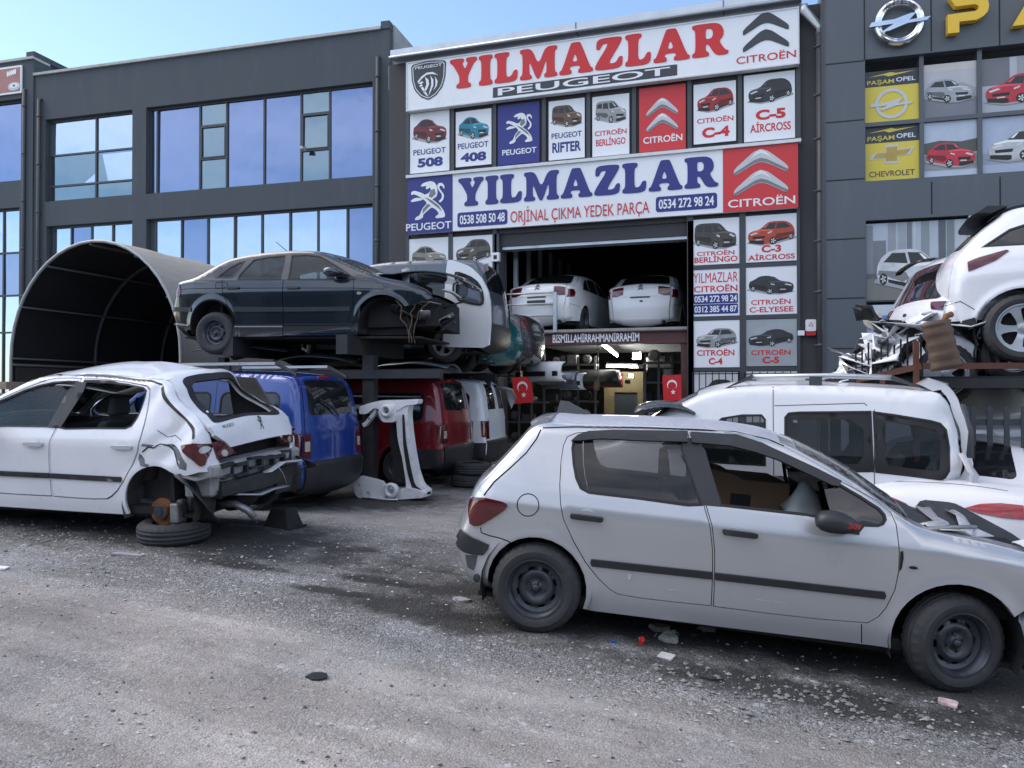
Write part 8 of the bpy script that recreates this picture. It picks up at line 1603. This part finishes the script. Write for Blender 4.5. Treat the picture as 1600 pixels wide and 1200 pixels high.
# dark car with alloy wheel underneath
hbk = atZ(1466, 584, 8.1); dkc, _ = pose_empty('wrecked_car', 'black car with alloy wheel lying under the tipped white off-roader', 'car', (hbk[0] - .1, hbk[1] + .80, hbk[2] - .33), 10, 0)
generic_car(dkc, SB, paint('black_paint', (.012, .013, .015), .1, .25, (.1, .1, .1), .1, 1), [(-.41, .44), (-.44, .62), (-.36, .80), (-.1, .86), (.6, .90), (1.6, .95), (2.2, .96), (2.2, .36), (1.2, .32), (.5, .33)] + arc(0, .34, .40, .33, z1=.38), [(0, .34)], [], [], [], [], [], tcut=(9.2, 9.6), R_arch=.40, z_un=.33, wheels=[(0, sg * .80, .33, dict(kind='alloy', R_=.33, w=.21, rim=.22, sg=sg, spokes=5)) for sg in (-1, 1)])
# silencer hanging
sl = thing('exhaust_silencer', 'rusty brown ribbed exhaust silencer hanging below the tipped white off-roader', 'exhaust', atZ(1470, 540, 7.35)); mb = MB(); prof = [(0, -.30)] + [(.115 + .008 * math.sin(i * 1.9), -.28 + .04 * i) for i in range(15)] + [(.08, .30), (0, .31)]; mb.lathe(prof, 20, 'z'); o = crumple(mb, .006, 9, 2).build('shell', mat('rusty_silencer', (.13, .085, .06), .55, metal=.45, var=.3, vscale=5, dirt=(.08, .045, .03), dirt_amt=.3), sl, True); o.scale = (1.15, .75, .8); o.rotation_euler = (0, R(-12), 0)
mb = MB().tube([(.02, 0, .20), (.05, 0, .28), (.10, .05, .30)], .03, 8); mb.build('pipe', M_rust, sl, True)
# crushed front ends heap
hp = thing('crushed_front_end', 'heap of crushed white and black car parts left of the tipped off-roader', 'wreck', atZ(1370, 590, 8.2)); hl = np.array(hp.location)
rs = np.random.default_rng(11)
def shred(px, py, Z, L, m, name, n=6, wd=.25, amp=.05, ang=None):
    c = atZ(px + 14, py + 10, Z) - hl; a = ang if ang is not None else rs.uniform(0, 3.1); d = np.array([math.cos(a), .3 * rs.normal(), math.sin(a)]); pts = [c + d * L * (i / (n - 1) - .5) + rs.normal(0, amp, 3) for i in range(n)]; junk(hp, name, m, pts, wd, amp * .6, int(rs.integers(0, 999)), .012)
for px, py in ((1400, 500), (1382, 520), (1352, 540), (1408, 512), (1335, 553), (1322, 575), (1395, 530)): shred(px, py, 8.3, .55, P_white, 'crushed_sheet', 6, .26, .05, R(35) + rs.normal(0, .3))
for px, py in ((1345, 548), (1380, 512), (1330, 566), (1405, 532)): shred(px, py, 8.2, .75, P_white, 'crushed_sheet', 9, .42, .07, R(38) + rs.normal(0, .15))
for px, py in ((1355, 497), (1372, 490), (1400, 545), (1420, 520), (1340, 565), (1318, 588), (1375, 560), (1410, 565), (1430, 545), (1345, 585)): shred(px, py, 8.25, .5, (M_plast, M_under)[rs.integers(0, 2)], 'crushed_plastic', 6, .22, .05)
for px, py in ((1362, 505), (1385, 540), (1330, 560), (1350, 575), (1415, 500), (1312, 585)): shred(px, py, 8.15, .35, M_metal, 'bent_metal', 5, .08, .05)
mb = MB(); mb.lathe([(0, -.02), (.11, 0), (.12, .1), (.05, .2)], 12, 'y', c=tuple(atZ(1365, 500, 8.3) - hl)); crumple(mb, .02, 8, 1).build('lamp_pod', M_clear, hp, True)
# rack itself
rr = thing('storage_rack', 'rusty angle iron rack under the tipped cars on the right', 'rack', atZ(1440, 640, 8)); M_rusty = mat('rusty_angle', (.12, .045, .028), .75, var=.3, vscale=6, dirt=(.05, .03, .025), dirt_amt=.3)
a, b_ = atZ(1338, 594, 8.0), atZ(1440, 572, 7.7); mb = MB().beam(a, b_, .06, .06); mb.beam(b_, b_ + (1.8, .4, .0), .06, .06); build_each(mb, 'rail', M_rusty, rr, world=True)
mb = MB(); mb.beam((b_[0] - .05, b_[1], -.2), (b_[0] - .05, b_[1], b_[2] + .25), .05, .05, (0, 1, 0)); mb.beam((b_[0] - .35, b_[1] + .05, -.2), (b_[0] - .35, b_[1] + .05, b_[2] - .06), .045, .045, (0, 1, 0)); build_each(mb, 'post', M_rusty, rr, world=True)
mb = MB()
for i in range(11): q = a + (b_ - a) * (i / 10); mb.beam(q + (0, .03, -.02), q + (0, .03, .28 + .04 * (i % 3)), .016, .016, (0, 1, 0))
mb.build('bars', M_gap, rr, world=True)
mb = MB(); mb.box(a[0] - .3, b_[0] + 3.5, 8.7, 8.82, 1.70, 1.80); mb.box(a[0] - .3, b_[0] + 3.5, 10.2, 10.32, 1.70, 1.80); mb.box(a[0] - .2, b_[0] + 3.4, 8.75, 10.3, 1.805, 1.82); build_each(mb, 'shelf', M_rack, rr, world=True)
mb = MB(); [mb.box(x - .05, x + .05, y - .05, y + .05, -.3, 1.70) for x in (a[0] - .2, b_[0] + 3.3) for y in (8.76, 10.26)]; build_each(mb, 'leg', M_rack, rr, world=True)
# ---- fence and parts behind it
fn = thing('metal_fence', 'dark grey flat bar fence at the right edge behind the white van', 'fence', atZ(1560, 760, 7.6)); F_ = Frame(atZ(1540, 660, 7.7)[1]); u0, u1 = F_.uv(1514, 660)[0], F_.uv(1700, 660)[0]; vt_, vb_2 = F_.uv(1555, 660)[1], -.3
mb = MB(); mb.fbox(F_, u0, u1, vt_ - .03, vt_ + .03, -.03, .03); mb.fbox(F_, u0, u1, vb_2 + .05, vb_2 + .1, -.03, .03); build_each(mb, 'rail', M_gutpipe, fn, world=True)
mb = MB(); d = F_.uv(1545, 700)[0] - F_.uv(1519, 700)[0]; k = 0; u = F_.uv(1519, 700)[0]
while u < u1: mb.fbox(F_, u - .024, u + .024, vb_2, vt_ + .16, .031, .05); u += d
mb.build('bars', M_gutpipe, fn, world=True)
bent_panel('car_wing', 'white front wing lying on the shelf behind the grey fence', 'car wing', atZ(1545, 632, 9.0), .9, .7, P_white, 20, 50, 8, .04); bent_panel('car_bonnet', 'white bonnet on the shelf behind the grey fence', 'bonnet', atZ(1590, 622, 9.4), 1.0, .9, P_white, 0, 10, 9, .02)
o = atZ(1528, 700, 8.8); cf, _ = pose_empty('wrecked_car', 'white hatchback behind the bars of the grey fence', 'car', (o[0] + .3, o[1] + .9, -.28), 4, 0)
generic_car(cf, HB2, P_wm, silh, [(0, .31), (2.608, .31)], [H['rwin'], H['fwin']], [(rrk(6.75, 8.75, -.8, .8, .3, .12), M_glassd), (rrk(14.45, 17.2, -.9, .9, .15, .05), M_frost)], [H['rdoor'], H['fdoor']], [HLAMP], [], wheels=std_wheels(HB2, (0, 2.608), .31, 'steel'))
o = at_rear(1462, 790, 6.9, 72, .90, 0); bt, _ = pose_empty('wrecked_car', 'white saloon with large bright red tail lamp at the right edge', 'car', (o[0], o[1], -.31), 72); saloon(bt, paint('dusty_white_paint', (.68, .69, .72), 0, .5, (.75, .77, .8), .3, .3, 30), badge=False, lampm=M_lampb, lpoly=((4.74, .34), (4.98, .52), (5.14, .74), (5.16, .985), (4.5, .985), (4.5, .76), (4.6, .48)))

bent_panel('car_bonnet', 'dark dusty bonnet lying across the nose of the roof-railed white van', 'bonnet', atZ(1040, 647, 8.3), .62, .8, mat('frosted_dark_paint', (.03, .033, .038), .3, var=.2, dirt=(.5, .52, .55), dirt_amt=.3, dscale=30, coat=.5), 4, -3, 12, .008)
# ------------------------------------------------------------------ loose stones and litter
def stone_field(name, n, reg, smin, smax, m, seed, flat=.6, powr=2.2):
    r_ = np.random.default_rng(seed); mb = MB(); base = np.array([(1, 0, 0), (-1, 0, 0), (0, 1, 0), (0, -1, 0), (0, 0, 1), (0, 0, -1)], float); F6 = [(0, 2, 4), (2, 1, 4), (1, 3, 4), (3, 0, 4), (2, 0, 5), (1, 2, 5), (3, 1, 5), (0, 3, 5)]
    V = []; Fs = []
    for i in range(n):
        x, y = reg(r_); z = float(gz(x, y)); s_ = smin + (smax - smin) * r_.random() ** powr; a = r_.uniform(0, 6.28); v = base * (s_ * r_.uniform(.6, 1.2, (6, 1))); v[:, 2] *= flat; c, sn = math.cos(a), math.sin(a); v = np.stack([v[:, 0] * c - v[:, 1] * sn * 1.3, v[:, 0] * sn + v[:, 1] * c * .8, v[:, 2]], 1) + (x, y, z + s_ * .2)
        o_ = len(V); V += v.tolist(); Fs += [(a_ + o_, b__ + o_, c_ + o_) for a_, b__, c_ in F6]
    mb.v = [tuple(q) for q in V]; mb.f = Fs; mb.fm = [0] * len(Fs); o = mb.build(name, m, None); tag(o, kind='stuff'); return o
def gm(name, c, v): 
    m = mat(name, c, .9, var=v, vscale=23); return m
stone_field('gravel', 5200, lambda r_: (r_.uniform(-7.5, 6), 2.2 + 6.5 * r_.random() ** 1.3), .004, .016, gm('gravel_pale', (.42, .42, .42), .45), 1)
stone_field('gravel', 2600, lambda r_: (r_.uniform(-7, 5), 2.2 + 6.5 * r_.random() ** 1.2), .004, .014, gm('gravel_dark', (.09, .088, .085), .4), 2)
stone_field('rubble', 420, lambda r_: (r_.normal(.15, .55), r_.normal(4.72, .16)), .004, .024, gm('rubble_pale', (.22, .215, .205), .5), 3, .8, 3)
stone_field('rubble', 260, lambda r_: (r_.normal(1.3, .6), r_.normal(4.65, .2)), .004, .02, gm('rubble_grey', (.2, .195, .19), .5), 4, .8, 3); stone_field('rubble', 300, lambda r_: (r_.normal(-5.6, .8), r_.normal(5.35, .2)), .004, .022, gm('rubble_pale', (.2, .2, .2), .4), 5, .8, 3)
def litter(px, py, name, label, cat, poly, m, th=.02, tilt=(0, 0), rz=0, m2=None):
    d = ray(px, py); t_ = 3.0
    for _ in range(40): q = CAM + d * t_; t_ += (q[2] - float(gz(q[0], q[1]))) / max(.05, -d[2]) * .7
    o = thing(name, label, cat, (q[0], q[1], float(gz(q[0], q[1])) + .004)); fr0 = MB(); P, T = sheet2d(poly, (), 1e9, False); n = len(P); fr0.add([(a, b, th) for a, b in P], [tuple(k) for k in T]); L = np.array(poly); n = len(L); fr0.add([(a, b, th) for a, b in L] + [(a, b, 0) for a, b in L], [(i, n + i, n + (i + 1) % n, (i + 1) % n) for i in range(n)])
    k = crumple(fr0, min(.006, th * .3), 30, int(px)).build('piece', m, o); o.rotation_euler = (R(tilt[0]), R(tilt[1]), R(rz)); return o
def blob(rx, ry, n=9, seed=0, j=.2): r_ = np.random.default_rng(seed); return [(rx * (1 + r_.uniform(-j, j)) * math.cos(2 * math.pi * i / n), ry * (1 + r_.uniform(-j, j)) * math.sin(2 * math.pi * i / n)) for i in range(n)]
M_st = gm('flat_stone', (.30, .30, .31), .25)
litter(722, 940, 'flat_stone', 'flat oval grey stone behind the rear wheel of the silver hatchback', 'stone', blob(.065, .05, 10, 1), M_st, .02, (0, 6), 20)
litter(1040, 1028, 'tile_shard', 'pale square tile shard in front of the rubble by the silver sill', 'tile', [(-.05, -.035), (.05, -.03), (.055, .03), (-.04, .04)], gm('tile_pale', (.5, .5, .49), .15), .012, (8, 4), -12)
litter(1046, 1000, 'paper_scrap', 'crumpled printed paper among the rubble under the silver car', 'paper', blob(.075, .06, 9, 3, .3), mat('printed_paper', (.38, .40, .36), .8, var=.5, vscale=40), .03, (12, -8), 30)
litter(1002, 1006, 'litter_scrap', 'small round red scrap lying in the rubble', 'scrap', ellipse(0, 0, .026, .026, 12), M_red, .03, (20, 10)); litter(957, 1004, 'plastic_scrap', 'small blue plastic scrap near the rear wheel', 'scrap', blob(.025, .018, 6, 5), mat('blue_scrap', (.04, .10, .32), .5), .015, (15, 0))
litter(1480, 1101, 'crushed_carton', 'small flattened white and pink carton near the turned front wheel', 'carton', rrect(-.055, .055, -.03, .03, .012), mat('carton_pinkish', (.55, .42, .42), .6, var=.45, vscale=30), .015, (4, 6), -14)
litter(495, 1059, 'dark_disc', 'flat dark oval patch of rubber lying on the dusty track', 'rubber piece', blob(.06, .05, 12, 6, .15), M_rubber, .008); litter(200, 868, 'board_scrap', 'thin grey board scrap beside the loose tyre', 'board', [(-.13, -.04), (.12, -.03), (.13, .03), (-.12, .04)], M_st, .012, (2, 3), 14)
litter(0, 889, 'paper_scrap', 'white scrap of card at the left edge of the ground', 'paper', [(-.06, -.04), (.06, -.03), (.05, .04), (-.06, .04)], M_white, .01, (5, 0), 10); litter(1105, 985, 'stone_chunk', 'grey concrete chunk under the silver door sill', 'stone', blob(.06, .045, 8, 8, .25), M_st, .05, (10, 5)); litter(1030, 985, 'stone_chunk', 'brownish flat chunk behind the crumpled paper', 'stone', blob(.07, .04, 8, 9, .25), gm('brown_stone', (.24, .22, .19), .25), .035, (8, 5), 40)
litter(1112, 1063, 'twig', 'bent dark strip of plastic on the gravel below the silver sill', 'strip', [(-.07, -.006), (.0, -.012), (.07, .004), (.07, .012), (0, -.002), (-.07, .004)], M_plast, .01)
# ------------------------------------------------------------------ workshops across the street, behind the photographer (seen in paint and glass)
M_opp = mat('render_grey_wall', (.20, .195, .19), .85, var=.15, vscale=.6, dirt=(.10, .10, .10), dirt_amt=.2, dscale=.8)
for i, (x0, x1, h, c) in enumerate(((-42, -19, 6.5, 0), (-18.5, -2, 7.5, 1), (-1.5, 14, 6.2, 0), (14.5, 40, 7.0, 1))):
    t = thing('workshop_building', ('low grey workshop across the street, left of the pair', 'taller workshop across the street with dark doors', 'plain workshop across the street behind the viewer', 'long workshop across the street at the right')[i], 'building', ((x0 + x1) / 2, -24, 0))
    F2 = Frame(-16.0); F2.o = np.array([0, 1.0, 0]); hs = []; u = x0 + 1.2
    while u < x1 - 4.5: hs.append((u, u + 3.6, -.3, 3.6)); hs.append((u + .3, u + 3.2, 4.3, 5.5)); u += 5.2
    mb = MB(); wall_mesh(mb, F2, x0, x1, -.5, h, hs, depth=.4); mb.box(x0, x1, -30, -16.45, -.5, h - .2); mb.build('wall', M_opp, t, world=True)
    mb = MB(); [mb.fquad(F2, a, b, c, d, -.4) for a, b, c, d in hs]; mb.build('door', M_dark, t, world=True); MB().box(x0 - .1, x1 + .1, -30.1, -15.9, h + .002, h + .15).build('roof', M_conc, t, world=True)
